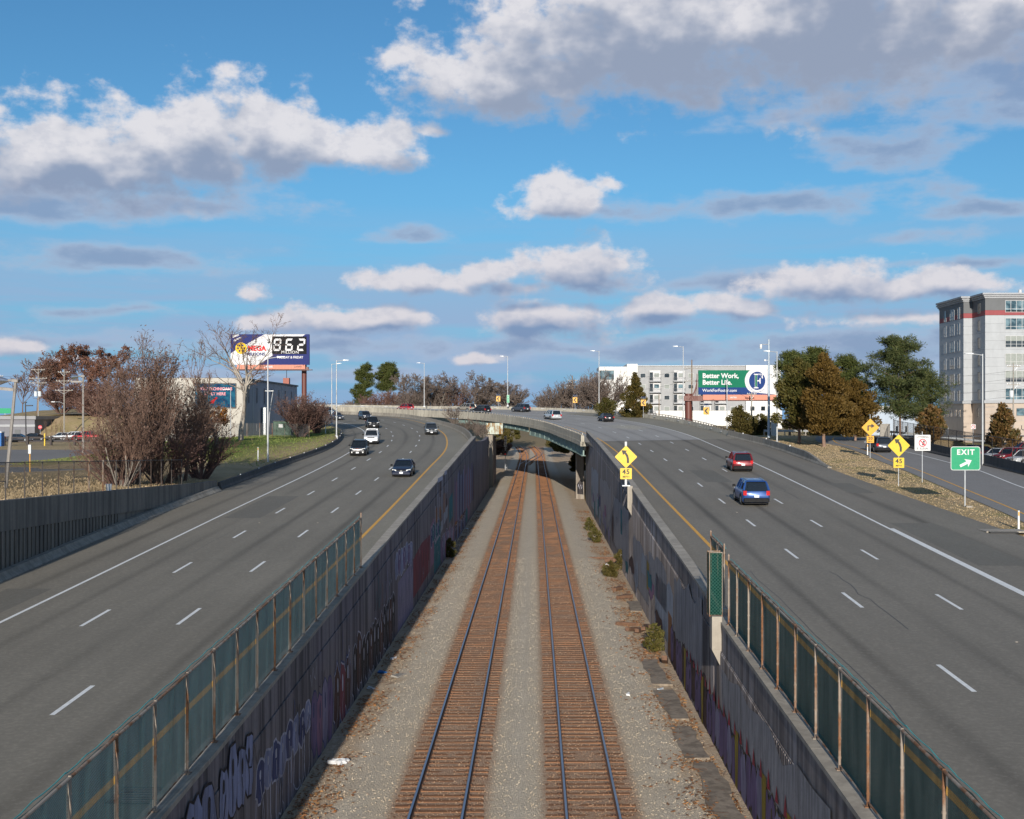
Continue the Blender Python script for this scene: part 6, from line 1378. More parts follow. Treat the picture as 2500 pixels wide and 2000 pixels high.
MB().tube((-1.1, 0, h - .7), (-1.1, 0, h - 1.05), .17, .17, 12).tube((-1.1, 0, h - 1.05), (-1.1, 0, h - 1.35), .2, .1, 12).build('camera', M['sign_white'], cm_); MB().tube((0, 0, h - 2.9), (-.55, 0, h - 2.9), .04, .04, 6).tube((-.55, -.14, h - 2.9), (-.55, .14, h - 2.9), .13, .13, 8).build('detector', M['sign_white'], cm_)
MB().cbox(.35, 1.15, -.3, .3, .3, 2.6, .04).build('cabinet', M['galvanised'], cm_)
# ------------------------------------------------------------------ signs
def rrect(w, h, r, n=5):
    out = []
    for sx, sz, a0 in ((1, 1, 0), (-1, 1, 90), (-1, -1, 180), (1, -1, 270)):
        for k in range(n): a = R(a0 + 90 * k / (n - 1)); out.append((sx * (w / 2 - r) + r * math.cos(a), sz * (h / 2 - r) + r * math.sin(a)))
    return out
def rot45(pts): c = math.sqrt(.5); return [((x - z) * c, (x + z) * c) for x, z in pts]
def panel(parent, pts, zc, m, d, back=.0, name='sign_panel', th=.012): return MB().plate([(x, -d, z + zc) for x, z in pts], (0, th, 0)).build(name, M[m], parent)
def ribbon(pts, w):
    A = []; B = []
    for i in range(len(pts)):
        a, b = Vector(pts[max(0, i - 1)]), Vector(pts[min(len(pts) - 1, i + 1)]); t = (b - a).normalized(); n = Vector((-t.y, t.x)) * w / 2; A.append(tuple(Vector(pts[i]) + n)); B.append(tuple(Vector(pts[i]) - n))
    return A + B[::-1]
def diamond(parent, zc, s, ycol='sign_yellow'):
    panel(parent, rot45(rrect(s, s, .07)), zc, 'sign_black', .05); panel(parent, rot45(rrect(s - .05, s - .05, .06)), zc, ycol, .058); panel(parent, rot45(rrect(s - .012, s - .012, .07)), zc, ycol, .0535, name='sign_rim'); 
def advisory(parent, zc, w, num, ycol):
    panel(parent, rrect(w, w * .95, .05), zc, ycol, .05); text(parent, num, w * .58, M['sign_black'], (0, -.056, zc + w * .14), bold=.012, sx=1.05, space=1.1); text(parent, 'MPH', w * .24, M['sign_black'], (0, -.056, zc - w * .28), bold=.003, sx=1.15, space=1.15)
def curve_arrow(parent, zc, s):
    k = s / 1.1; pts = [(.13, -.42), (.13, -.15), (.08, .06), (-.02, .22), (-.10, .30)]; panel(parent, ribbon([(x * k, z * k) for x, z in pts], .15 * k), zc, 'sign_black', .066, name='arrow')
    panel(parent, [(x * k, z * k) for x, z in [(-.30, .45), (.06, .43), (-.02, .30), (-.20, .12)]], zc, 'sign_black', .0665, name='arrow_head')
def post(parent, z0, z1, m='galvanised', r=.032): return MB().tube((0, r + .01, z0), (0, r + .01, z1), r, r, 8).build('post', M[m], parent, smooth=True)
s1 = thing('curve_sign', 'yellow left curve sign with 45 MPH plate on the cutting wall pilaster', 'road sign', (6.35, 83.55, 6.55), 0, 'yellow warning signs'); post(s1, 0, 3.05, 'sign_white', .085); diamond(s1, 2.0, 1.12); curve_arrow(s1, 2.0, 1.12); advisory(s1, .84, .80, '45', 'sign_yellow'); MB().cbox(-.28, .28, -.25, .25, -.02, .05, .01).build('base_plate', M['galvanised'], s1)
p = up(2194, 1187, 2.05); s2 = thing('curve_sign', 'yellow left curve sign with 45 MPH plate on the grass gore', 'road sign', p, 0, 'yellow warning signs'); post(s2, -.2, 4.2); zc = 9.04 - p.z; diamond(s2, zc, 1.28); curve_arrow(s2, zc, 1.28); advisory(s2, 7.67 - p.z, .85, '45', 'sign_yellow')
p = up(2124.6, 1119, 2.05); s3 = thing('turn_sign', 'amber right turn sign with 20 MPH plate beside the ramp', 'road sign', p, 0, 'yellow warning signs'); post(s3, -.2, 4.6); zc = 10.26 - p.z; diamond(s3, zc, 1.33, 'sign_amber'); advisory(s3, 9.0 - p.z, .76, '20', 'sign_amber')
panel(s3, ribbon([(-.24, -.35), (-.24, .16), (.12, .16)], .17), zc, 'sign_black', .066, name='arrow'); panel(s3, [(.10, .40), (.46, .16), (.10, -.08)], zc, 'sign_black', .0665, name='arrow_head')
p = up(2252, 1178.5, 2.05); s4 = thing('litter_sign', 'white square littering is illegal sign beside the ramp', 'road sign', p); post(s4, -.2, 4.2); zc = 9.2 - p.z; panel(s4, rrect(1.31, 1.31, .07), zc, 'sign_back', .045); panel(s4, rrect(1.29, 1.29, .07), zc, 'sign_white', .052)
text(s4, 'LITTERING', .235, M['sign_black'], (0, -.058, zc + .47), bold=.002, sx=.88); text(s4, 'IS  ILLEGAL', .235, M['sign_black'], (0, -.058, zc - .47), bold=.002, sx=.86)
mb = MB(); n = 28
for k in range(n):
    a, b = 2 * math.pi * k / n, 2 * math.pi * (k + 1) / n; mb.plate([(r_ * math.cos(q), -.068, zc + r_ * math.sin(q)) for r_, q in ((.26, a), (.33, a), (.33, b), (.26, b))], (0, .006, 0))
mb.plate([(-.25, -.066, zc + .19), (-.19, -.066, zc + .25), (.25, -.066, zc - .19), (.19, -.066, zc - .25)], (0, .006, 0)); mb.build('prohibition_ring', M['sign_red'], s4)
panel(s4, [(-.05, -.20), (.14, -.20), (.17, -.02), (-.02, .0)], zc, 'sign_black', .060, name='litter_symbol'); panel(s4, [(.02, .03), (.16, .02), (.18, .16), (.05, .20)], zc, 'sign_black', .060, name='litter_symbol')
p = up(2356.6, 1237, 2.05); s5 = thing('exit_sign', 'large green EXIT sign with white slanted arrow at the gore', 'road sign', p); post(s5, -.2, 4.0, r=.045); zc = 8.5 - p.z; panel(s5, rrect(2.0, 1.6, .17, 7), zc, 'sign_white', .05); panel(s5, rrect(1.93, 1.53, .14, 7), zc, 'sign_green', .058)
text(s5, 'EXIT', .50, M['sign_white'], (0, -.064, zc + .41), bold=.014, sx=1.0, space=1.22); 
def ar(pts): a = R(27); return [(x * math.cos(a) - z * math.sin(a), x * math.sin(a) + z * math.cos(a) - .33) for x, z in pts]
panel(s5, ar([(-.42, -.09), (.12, -.09), (.04, -.30), (.46, .0), (.04, .30), (.12, .09), (-.42, .09)]), zc, 'sign_white', .068, name='arrow')
MB().cbox(-.2, .25, -.75, -.45, -.02, .10, .02).build('footing', M['coping'], s5)
for k, (px, py, Y, lab) in enumerate(((1216.5, 974, 271, 'leftmost yellow chevron sign on the bridge parapet'), (1404, 977, 252, 'yellow chevron sign on the bridge in front of the wood utility pole'), (1570.8, 983.6, 221, 'yellow chevron sign on the bridge in front of the conical cedar'), (1724.4, 1003.5, 190, 'nearest yellow chevron sign, below the green billboard'))):
    c = at(px, py, Y); zb = c.z - 2.1; t = thing('chevron_sign', lab, 'road sign', (c.x, Y, zb), 0, 'chevron signs'); post(t, -.6, 3.0); panel(t, rrect(.92, 1.15, .05), 2.1, 'sign_black', .045); panel(t, rrect(.90, 1.13, .05), 2.1, 'sign_amber', .052)
    panel(t, [(-.34, 0), (.06, .44), (.34, .44), (-.02, 0), (.34, -.44), (.06, -.44)], 2.1, 'sign_black', .060, name='chevron'); MB().box((0, -.05, 3.1), (.75, .5, .04), 0, 0, R(32)).build('solar_panel', M['solar_panel'], t); MB().box((0, -.04, 3.085), (.80, .55, .03), 0, 0, R(32)).build('panel_frame', M['sign_white'], t)
ms = thing('marker_sign', 'narrow green mile marker sign fixed to a bridge lamp post', 'road sign', foot(1240.4, 267.7, 14.7)); panel(ms, rrect(.56, 1.75, .05), .85, 'sign_white', .05); panel(ms, rrect(.52, 1.71, .05), .85, 'sign_green', .058); text(ms, 'MILE', .16, M['sign_white'], (0, -.064, 1.5), bold=.004); text(ms, '7', .4, M['sign_white'], (0, -.064, 1.05), bold=.01); text(ms, '1', .4, M['sign_white'], (0, -.064, .55), bold=.01); MB().bb(-.06, .06, -.045, .12, .3, 1.4).build('bracket', M['galvanised'], ms)
nt = thing('no_turn_sign', 'white no left turn sign with red ring before the tower block', 'road sign', foot(2376, 165, 6.2)); post(nt, -.1, 4.3); zc = at(2376, 1042, 165).z - 6.2; panel(nt, rrect(.62, .62, .04), zc, 'sign_white', .05); mb = MB()
for k in range(20): a, b = 2 * math.pi * k / 20, 2 * math.pi * (k + 1) / 20; mb.plate([(r_ * math.cos(q), -.064, zc + r_ * math.sin(q)) for r_, q in ((.19, a), (.26, a), (.26, b), (.19, b))], (0, .006, 0))
mb.build('prohibition_ring', M['sign_red'], nt); panel(nt, ribbon([(.1, -.15), (.1, .08), (-.14, .08)], .06), zc, 'sign_black', .058, name='arrow')
ss = thing('stop_sign', 'small red stop sign near the saplings behind the lot', 'road sign', (foot(98, 252, 6.8))); post(ss, -.1, 2.9); panel(ss, [(.42 * math.cos(R(22.5 + 45 * k)), .42 * math.sin(R(22.5 + 45 * k))) for k in range(8)], 2.6, 'sign_red', .05); text(ss, 'STOP', .26, M['sign_white'], (0, -.056, 2.6), bold=.008)
names = ['white delineator post at the bend of the low barrier', 'white delineator post next to the red plastic piece', 'white delineator post at the right edge of the gore', 'white delineator post beside the ramp before the dark car']
for k, (px, py, Y, h) in enumerate(((795, 1080, 178, 1.6), (630, 1132, 122, 1.4), (2487, 1296, 70.5, 1.1), (2118, 1106, 132, 1.2))):
    z = gz((px - VX) / FP * Y, Y); t = thing('delineator_post', names[k], 'post', foot(px, Y, z), R((-4, 3, 2, 0)[k]), 'delineator posts'); MB().hexa([(-.06, -.02, -.1), (.06, -.02, -.1), (.06, .02, -.1), (-.06, .02, -.1), (-.05, -.02, h), (.05, -.02, h), (.05, .02, h), (-.05, .02, h)]).build('post', M['sign_white'], t); MB().bb(-.035, .035, -.03, -.022, h - .3, h - .08).build('reflector', M['sign_amber'], t)
# ------------------------------------------------------------------ utility poles and wires
def upole(label, base, h, arms, m='wood_pole', trans=0, lampside=0, r=.16):
    t = thing('utility_pole', label, 'utility pole', base, 0, 'utility poles'); MB().tube((0, 0, -.3), (0, 0, h), r, r * .62, 8).build('pole', M[m], t, smooth=True)
    for z, w in arms:
        MB().box((0, -.15, z), (w, .10, .13)).build('crossarm', M['wood_pole_grey'], t)
        for s in (-1, 1): MB().tube((s * w * .3, -.16, z - .05), (0, -.14, z - .8), .025, .025, 5).build('brace', M['galvanised'], t)
        for u in (-.46, -.28, .28, .46): MB().tube((u * w, -.15, z + .06), (u * w, -.15, z + .22), .055, .035, 6).build('insulator', M['porcelain'], t)
    for k in range(trans): MB().tube((-.45 + .9 * k, -.3, h * .60), (-.45 + .9 * k, -.3, h * .60 + 1.1), .32, .32, 12).build('transformer', M['transformer'], t)
    if lampside: MB().ptube([(0, -.1, h * .5), (lampside * .9, -.1, h * .53), (lampside * 2.0, -.1, h * .53)], .04).build('lamp_arm', M['galvanised'], t); MB().cbox(min(lampside * 1.9, lampside * 2.7), max(lampside * 1.9, lampside * 2.7), -.25, .05, h * .53 - .08, h * .53 + .1, .04).build('lamp_head', M['sign_white'], t)
    return t
upole('utility pole with two pale transformers behind the lot', foot(93.5, 268, 6.8), 15.5, ((15.2, 3.0), (13.3, 4.0), (12.3, 3.9)), 'wood_pole_grey', 2); upole('utility pole with three crossarms and a street light, left of the white car', foot(156.6, 258, 6.8), 15.0, ((14.3, 2.6), (12.4, 3.4), (10.4, 3.8)), 'wood_pole_grey', 0, -1); upole('utility pole cut by the left picture edge', foot(-6, 262, 6.8), 14.0, ((13.6, 2.6), (10.9, 3.6)), 'wood_pole_grey', 1)
upole('wood utility pole with pale crossarms left of the green billboard', foot(1689, 216, 8.5), 13.2, ((11.7, 3.2), (9.4, 2.6))); upole('slim grey pole in front of the hiring billboard', foot(1775, 208.2, 8.5), 9.6, (), 'galvanised', 0, 0, .11); upole('greenish wood pole at the billboard round emblem', foot(1835, 207.5, 8.4), 7.3, ((7.0, 1.6),), 'wood_pole_grey')
upole('wood utility pole with two arms beyond the bridge', foot(1397.8, 318, 9.5), 13.0, ((11.7, 2.6), (10.3, 3.2)), 'wood_pole'); upole('grey utility pole before the tower block at the right', foot(2474, 200, 6.2), 14.2, ((13.6, 2.2), (10.6, 2.2)), 'wood_pole_grey', 1); upole('short wood pole by the white apartment block balconies', foot(1609, 270, 9.0), 7.6, (), 'wood_pole')
def wire(label, a, b, sag, r=.022):
    a, b = Vector(a), Vector(b); pts = [a.lerp(b, k / 12) - Vector((0, 0, sag * 4 * (k / 12) * (1 - k / 12))) for k in range(13)]; o = MB().ptube(pts, r, 4).build('overhead_wire', M['dark_metal']); tag(o, label, 'wire', 'overhead wires')
W1 = Vector(foot(1689, 216, 20.2)); W2 = Vector(foot(1397.8, 318, 21.2))
wire('lowest overhead wire sagging left from the wood pole across the skyline gap', at(1100, 1000, 330), W2 + Vector((-1, 0, 0)), 1.5); wire('upper overhead wire sagging left from the wood pole across the skyline gap', at(1180, 1008, 330), W2 + Vector((1, 0, -1.2)), 1.2)
wire('overhead wire from the far wood pole to the pole by the billboard, upper one', W2, W1, 1.0); wire('overhead wire from the far wood pole to the pole by the billboard, lower one', W2 + Vector((1.2, 0, -1.4)), W1 + Vector((-1.2, 0, -2.3)), 1.6)
Q2 = Vector(foot(2474, 200, 19.8))
wire('overhead wire crossing the green billboard towards the right', W1 + Vector((1.3, 0, 0)), foot(2180, 205, 17.4), 1.0); wire('overhead wire crossing the hiring billboard low', W1 + Vector((1.2, 0, -2.3)), foot(1835, 207.5, 15.3), .3)
for k, (dz, nm) in enumerate(((0, 'uppermost'), (-1.3, 'second'), (-2.9, 'third'), (-4.2, 'lowest'))): wire(nm + ' overhead wire in front of the tower block', Vector(foot(2140, 208, 18.2 + dz)), Vector(foot(2560, 196, 19.9 + dz)), .8)
wire('overhead wire between the two crossarm poles behind the lot, upper', foot(-6, 262, 20.4), foot(93.5, 268, 22.0), .6); wire('overhead wire between the two crossarm poles behind the lot, lower', foot(93.5, 268, 20.0), foot(156.6, 258, 19.2), .5)
# ------------------------------------------------------------------ vehicles
def carpaint(name, col, metal=.25):
    m, T = mat(name); P = objc(T); n = T.noise(P, 6, 3); b = bsdf(T, T.mix(T.rng(n, .4, .7, 0, .12), col, tuple(v * .7 + .03 for v in col)), .32, metal); b.inputs['Coat Weight'].default_value = .35; b.inputs['Coat Roughness'].default_value = .08; return m
m, T = mat('car_glass'); bsdf(T, (.012, .015, .018), .04, spec=.9); simple('tyre', (.018, .018, .018), .85); simple('rim', (.42, .43, .44), .3, .7); simple('trim_black', (.012, .012, .013), .7, spec=.2); simple('chrome', (.6, .6, .62), .18, .9); simple('head_lamp', (.80, .80, .78), .12); simple('tail_lamp', (.45, .012, .015), .2); simple('plate_white', (.75, .76, .78), .5); simple('amber_lamp', (.7, .3, .03), .25); simple('interior', (.05, .045, .042), .9)
emit('brake_glow', (.9, .03, .04), 1.0)
KIND = {
 'sedan': dict(L=4.85, W=.92, belt=.93, hood=.86, tail=.98, H=1.45, gb=(-1.75, 1.05), gr=(-.95, .12), wb=(-1.42, 1.42), rw=.33),
 'suv': dict(L=4.65, W=.94, belt=1.08, hood=1.03, tail=1.08, H=1.72, gb=(-2.20, .98), gr=(-1.95, .22), wb=(-1.36, 1.40), rw=.36),
 'minivan': dict(L=5.0, W=.98, belt=1.02, hood=.95, tail=1.02, H=1.74, gb=(-2.42, 1.45), gr=(-2.2, .45), wb=(-1.50, 1.50), rw=.34),
 'hatch': dict(L=4.3, W=.89, belt=.94, hood=.88, tail=.95, H=1.52, gb=(-2.0, .95), gr=(-1.55, .12), wb=(-1.28, 1.30), rw=.32),
 'pickup': dict(L=5.5, W=.99, belt=1.16, hood=1.14, tail=1.20, H=1.86, gb=(-1.05, 1.20), gr=(-.85, .45), wb=(-1.75, 1.75), rw=.39)}
def car(kind, label, col, loc, rz, nrm=None, bull=False, rack=False, cap=False, group='cars on the highway', cat='car', brake=False, name=None, pitch=None):
    k = KIND[kind]; L, Wd, H, belt = k['L'], k['W'], k['H'], k['belt']; h = L / 2; pm = col if isinstance(col, bpy.types.Material) else M[col]
    t = thing(name or {'suv': 'sport_utility_car', 'pickup': 'pickup_truck'}.get(kind, kind + ('_car' if kind in ('sedan', 'hatch') else '')), label, cat, loc, rz, group)
    if pitch is not None: t.rotation_euler = (0, -pitch, rz)
    zl_, g0, g1 = .22, k['gb'][0], k['gb'][1]
    st = [(-h, .45, k['tail'] - .22, .86), (-h + .10, .30, k['tail'] - .04, .95), (-h + .45, zl_, k['tail'], 1.0), (g0 + .1, zl_, belt if kind != 'pickup' else belt, 1.0), (0, zl_, belt, 1.0), (g1 - .05, zl_, belt - .01, 1.0), (g1 + .25, zl_, k['hood'], .995), (h - .55, zl_, k['hood'] - .06, .98), (h - .14, .26, k['hood'] - .16, .93), (h, .36, k['hood'] - .34, .84)]
    st = sorted(st, key=lambda s: s[0]); secs = []
    for x, a, b, f in st:
        w = Wd * f; secs.append([(x, -w * .90, a), (x, -w * .985, a + .12), (x, -w, a + (b - a) * .5), (x, -w * .97, b - .10), (x, -w * .88, b - .012), (x, -w * .4, b + .012), (x, w * .4, b + .012), (x, w * .88, b - .012), (x, w * .97, b - .10), (x, w, a + (b - a) * .5), (x, w * .985, a + .12), (x, w * .90, a)])
    body = MB().loft(secs).build('body', pm, t, smooth=True)
    MB().bb(-h + .25, h - .25, -Wd * .82, Wd * .82, .13, .30).build('underbody_shade', M['trim_black'], t)  # dark box added low under the floor to deepen the contact shadow
    # cabin: glass with painted roof and pillars
    r0, r1 = k['gr']; wb, wr = Wd * .90, Wd * .70; bz = belt - .03; q = .06
    base = [(g0, -wb, bz), (g1, -wb * .96, bz), (g1, wb * .96, bz), (g0, wb, bz)]; mid = [((g0 + r0 * 2) / 3, -(wb * .35 + wr * .65), H - .15 - q), ((g1 + r1 * 2) / 3, -(wb * .35 + wr * .65), H - .17 - q), ((g1 + r1 * 2) / 3, wb * .35 + wr * .65, H - .17 - q), ((g0 + r0 * 2) / 3, wb * .35 + wr * .65, H - .15 - q)]; top = [(r0, -wr, H - q), (r1, -wr, H - q), (r1, wr, H - q), (r0, wr, H - q)]
    if kind == 'pickup': mid = [tuple(Vector(a).lerp(Vector(b), .66)) for a, b in zip(base, top)]
    g = MB(); g.loft([base, mid, top]); g.build('cabin_glass', M['car_glass'], t)
    rf = MB(); rf.loft([[(r0 - .10, -wr - .03, H - q - .02), (r1 + .10, -wr - .03, H - q - .02), (r1 + .10, wr + .03, H - q - .02), (r0 - .10, wr + .03, H - q - .02)], [(r0 - .02, -wr + .04, H - .012), (r1 - .02, -wr + .04, H - .012), (r1 - .02, wr - .04, H - .012), (r0 - .02, wr - .04, H - .012)], [(r0 + .2, -wr + .22, H), (r1 - .25, -wr + .22, H), (r1 - .25, wr - .22, H), (r0 + .2, wr - .22, H)]]); rf.build('roof', pm, t, smooth=True)
    pl = MB()
    for s in (0, 3):
        sg = -1 if s == 0 else 1
        for i in ((0, 1) if s == 0 else (3, 2)):
            a, b, c = Vector(base[i]), Vector(mid[i]), Vector(top[i]); o = Vector((0, sg * .012, 0)); r_ = .055 if i in (1, 2) else (.09 if kind in ('suv', 'minivan', 'hatch') else .11); pl.tube(a + o, b + o, r_, r_ * .8, 6).tube(b + o, c + o, r_ * .8, .05, 6)
        for u in ((.50, .76) if kind in ('suv', 'minivan') else ((.55,) if kind != 'pickup' else (.45,))):
            a = Vector(base[0 if s == 0 else 3]).lerp(Vector(base[1 if s == 0 else 2]), u); c = Vector(top[0 if s == 0 else 3]).lerp(Vector(top[1 if s == 0 else 2]), u); b = Vector(mid[0 if s == 0 else 3]).lerp(Vector(mid[1 if s == 0 else 2]), u); o = Vector((0, sg * .004, 0)); pl.tube(a + o, b + o, .045, .045, 5).tube(b + o, c + o, .045, .04, 5)
    pl.build('pillars', pm, t, smooth=True)
    if kind == 'pickup':
        MB().bb(-h + .18, g0 - .12, -Wd * .80, Wd * .80, belt - .02, belt + .02).build('bed', M['trim_black'], t)
        if cap: MB().loft([[(-h + .08, -Wd * .92, belt - .02), (g0 + .1, -Wd * .92, belt - .02), (g0 + .1, Wd * .92, belt - .02), (-h + .08, Wd * .92, belt - .02)], [(-h + .22, -Wd * .72, H + .02), (g0 + .02, -Wd * .72, H + .02), (g0 + .02, Wd * .72, H + .02), (-h + .22, Wd * .72, H + .02)]]).build('bed_cap', pm, t)
    # wheels
    for x in k['wb']:
        for s in (-1, 1):
            y = s * (Wd - .12); w = MB().tube((x, y - s * .13, k['rw']), (x, y + s * .12, k['rw']), k['rw'], k['rw'], 16).build('wheel', M['tyre'], t, smooth=True); MB().tube((x, y + s * .121, k['rw']), (x, y + s * .135, k['rw']), k['rw'] * .62, k['rw'] * .5, 10).build('rim', M['rim'], w)
            aw = MB(); n = 10
            for i in range(n):
                a, b = math.pi * i / n, math.pi * (i + 1) / n; R0, R1 = k['rw'] + .02, k['rw'] + .085; yy = s * (Wd * .985)
                aw.hexa([(x + R0 * math.cos(a), yy - .06 * s, k['rw'] + R0 * math.sin(a)), (x + R1 * math.cos(a), yy - .06 * s, k['rw'] + R1 * math.sin(a)), (x + R1 * math.cos(b), yy - .06 * s, k['rw'] + R1 * math.sin(b)), (x + R0 * math.cos(b), yy - .06 * s, k['rw'] + R0 * math.sin(b)), (x + R0 * math.cos(a), yy + .025 * s, k['rw'] + R0 * math.sin(a)), (x + R1 * math.cos(a), yy + .025 * s, k['rw'] + R1 * math.sin(a)), (x + R1 * math.cos(b), yy + .025 * s, k['rw'] + R1 * math.sin(b)), (x + R0 * math.cos(b), yy + .025 * s, k['rw'] + R0 * math.sin(b))])
            aw.build('wheel_arch', M['trim_black'], t)
    hz = k['hood'] - .24
    for s in (-1, 1):
        MB().hexa([(h - .22, s * Wd * .50, hz - .07), (h - .02, s * Wd * .50, hz - .09), (h - .14, s * Wd * .90, hz - .05), (h - .40, s * Wd * .93, hz - .02), (h - .22, s * Wd * .50, hz + .06), (h - .05, s * Wd * .50, hz + .05), (h - .17, s * Wd * .89, hz + .10), (h - .40, s * Wd * .92, hz + .12)]).build('headlight', M['head_lamp'], t)
        tz_ = k['tail'] - (.16 if kind == 'sedan' else .12); hh = .10 if kind == 'sedan' else .22
        MB().bb(-h - .015, -h + .22, s * Wd * .70 if s > 0 else -Wd * .955, s * Wd * .955 if s > 0 else -Wd * .70, tz_ - hh, tz_ + .08).build('tail_light', M['brake_glow'] if brake else M['tail_lamp'], t)
        MB().cbox(g1 - .32, g1 - .12, min(s * (Wd + .02), s * (Wd + .22)), max(s * (Wd + .02), s * (Wd + .22)), belt - .02, belt + .15, .03).build('mirror', M['trim_black'], t)
        MB().bb(k['wb'][0] + k['rw'] + .12, k['wb'][1] - k['rw'] - .12, s * Wd - .04 if s > 0 else -Wd - .012, Wd + .012 if s > 0 else -Wd + .04, .24, .36).build('sill', M['trim_black'], t)
    MB().hexa([(h - .02, -Wd * .46, hz - .22), (h + .015, -Wd * .46, hz - .22), (h + .015, Wd * .46, hz - .22), (h - .02, Wd * .46, hz - .22), (h - .12, -Wd * .47, hz + .06), (h - .06, -Wd * .47, hz + .06), (h - .06, Wd * .47, hz + .06), (h - .12, Wd * .47, hz + .06)]).build('grille', M['trim_black'], t)
    MB().cbox(h - .22, h + .05, -Wd * .90, Wd * .90, .26, .48, .04).build('front_bumper', M['trim_black'] if kind != 'sedan' else pm, t); MB().cbox(-h - .06, -h + .2, -Wd * .92, Wd * .92, .28, .56, .05).build('rear_bumper', M['trim_black'] if kind in ('suv', 'pickup') else pm, t)
    MB().bb(h + .055, h + .065, -.16, .16, .33, .49).build('front_plate', M['plate_white'], t); MB().bb(-h - .072, -h - .064 if kind != 'sedan' else -h - .05, -.16, .16, .60 if kind != 'sedan' else .62, .76 if kind != 'sedan' else .78).build('rear_plate', M['plate_white'], t)
    if kind in ('suv', 'minivan', 'hatch'): MB().plate([(-h + .012, -Wd * .70, belt - .02), (-h + .012, Wd * .70, belt - .02), (r0 - .14, Wd * .58, H - .18), (r0 - .14, -Wd * .58, H - .18)], (-.035, 0, .0)).build('rear_window', M['car_glass'], t) if kind != 'hatch' else None
    for s in (-1, 1):
        if kind == 'suv' or rack: MB().tube((r0 + .1, s * (wr - .08), H + .03), (r1 - .2, s * (wr - .08), H + .03), .022, .022, 5).build('roof_rail', M['chrome'], t)
    if rack: MB().cbox(r0 + .0, r1 - .2, -wr + .1, wr - .1, H + .05, H + .13, .02).build('roof_rack', M['sign_white'], t)
    if bull:
        MB().ptube([(h + .12, -.55, .42), (h + .14, -.48, .72), (h + .14, .48, .72), (h + .12, .55, .42)], .035, 6).build('bull_bar', M['chrome'], t); MB().bb(h - .04, h + .03, -.5, .5, hz - .12, hz + .05).build('grille_bars', M['chrome'], t); MB().cbox(h + .03, h + .06, -.16, .16, hz - .10, hz + .02, .01).build('badge', M['bill_red'], t)
        for s in (-1, 1): MB().tube((h + .05, s * .62, .44), (h + .08, s * .62, .44), .08, .08, 8).build('fog_light', M['head_lamp'], t)
    else: MB().cbox(h - .0, h + .03, -.09, .09, hz - .10, hz + .0, .01).build('badge', M['chrome'], t)
    return t
for nme, col in (('p_navy', (.006, .012, .035)), ('p_black', (.012, .012, .014)), ('p_white', (.72, .72, .72)), ('p_grey', (.075, .085, .095)), ('p_silver', (.46, .48, .50)), ('p_red', (.30, .012, .02)), ('p_maroon', (.17, .015, .022)), ('p_blue', (.02, .07, .24)), ('p_slate', (.05, .06, .08)), ('p_tan', (.30, .27, .22)), ('p_bluegrey', (.09, .13, .17)), ('p_scarlet', (.42, .015, .025)), ('p_green', (.03, .06, .06))): carpaint(nme, col)
def headline(Ls, x, y):
    """travel direction of the lane line nearest to a point"""
    best = min(((p.x - x) ** 2 + (p.y - y) ** 2, i, L) for L in Ls for i, p in enumerate(L[:-1])); L = best[2]; i = best[1]; d = L[i + 1] - L[i]; return math.atan2(d.y, d.x), math.atan2(d.z, d.xy.length)
def lcar(kind, label, col, x, y, **kw):
    P, n = on_road(BL, x, y); a, g = headline(LL[1:5], x, y); return car(kind, label, col, P + Vector((0, 0, .012)), a + math.pi, pitch=-g, **kw)
def rcar(kind, label, col, x, y, **kw):
    P, n = on_road(BR, x, y); a, g = headline(RL[1:5], x, y); return car(kind, label, col, P + Vector((0, 0, .012)), a, pitch=g, **kw)
lcar('sedan', 'dark navy sedan nearest the camera on the left carriageway', 'p_navy', -12.2, 113.0)
lcar('suv', 'black sport utility car with chrome bull bar on the left carriageway', 'p_black', -20.3, 140.5, bull=True)
lcar('pickup', 'white pickup with roof rack and bed cap on the left carriageway', 'p_white', -21.9, 163.0, rack=True, cap=True)
lcar('pickup', 'dark pickup following behind the white pickup', 'p_black', -28.0, 209.0); lcar('suv', 'silver grey compact sport utility car in the lane by the yellow line', 'p_grey', -15.9, 186.5)
lcar('suv', 'dark blue sport utility car behind the dark pickup', 'p_slate', -34.0, 243.0); lcar('sedan', 'dark grey sedan beyond the pair of lamp posts', 'p_slate', -39.8, 243.5); lcar('suv', 'blue grey sport utility car farthest back beyond the lamp posts', 'p_bluegrey', -46.0, 270.0); lcar('suv', 'dark car half hidden by the leafless shrub on the bend', 'p_navy', -49.0, 262.0)
rcar('suv', 'red sport utility car driving away on the right carriageway', 'p_maroon', 19.0, 112.0); rcar('suv', 'blue sport utility car driving away, nearest on the right carriageway', 'p_blue', 15.1, 84.2)
rcar('sedan', 'black sedan entering the bridge', 'p_black', 12.6, 213.0); rcar('minivan', 'silver minivan crossing the middle of the bridge', 'p_silver', 3.4, 226.0); rcar('suv', 'dark grey car ahead of the silver minivan on the bridge', 'p_slate', -2.9, 259.5)
rcar('suv', 'black sport utility car on the far part of the bridge, right of a close pair', 'p_black', -11.3, 257.5); rcar('suv', 'tan sport utility car on the far bridge, left of a close pair', 'p_tan', -15.0, 266.5); rcar('hatch', 'bright red car farthest along the bridge', 'p_scarlet', -29.6, 278.0)
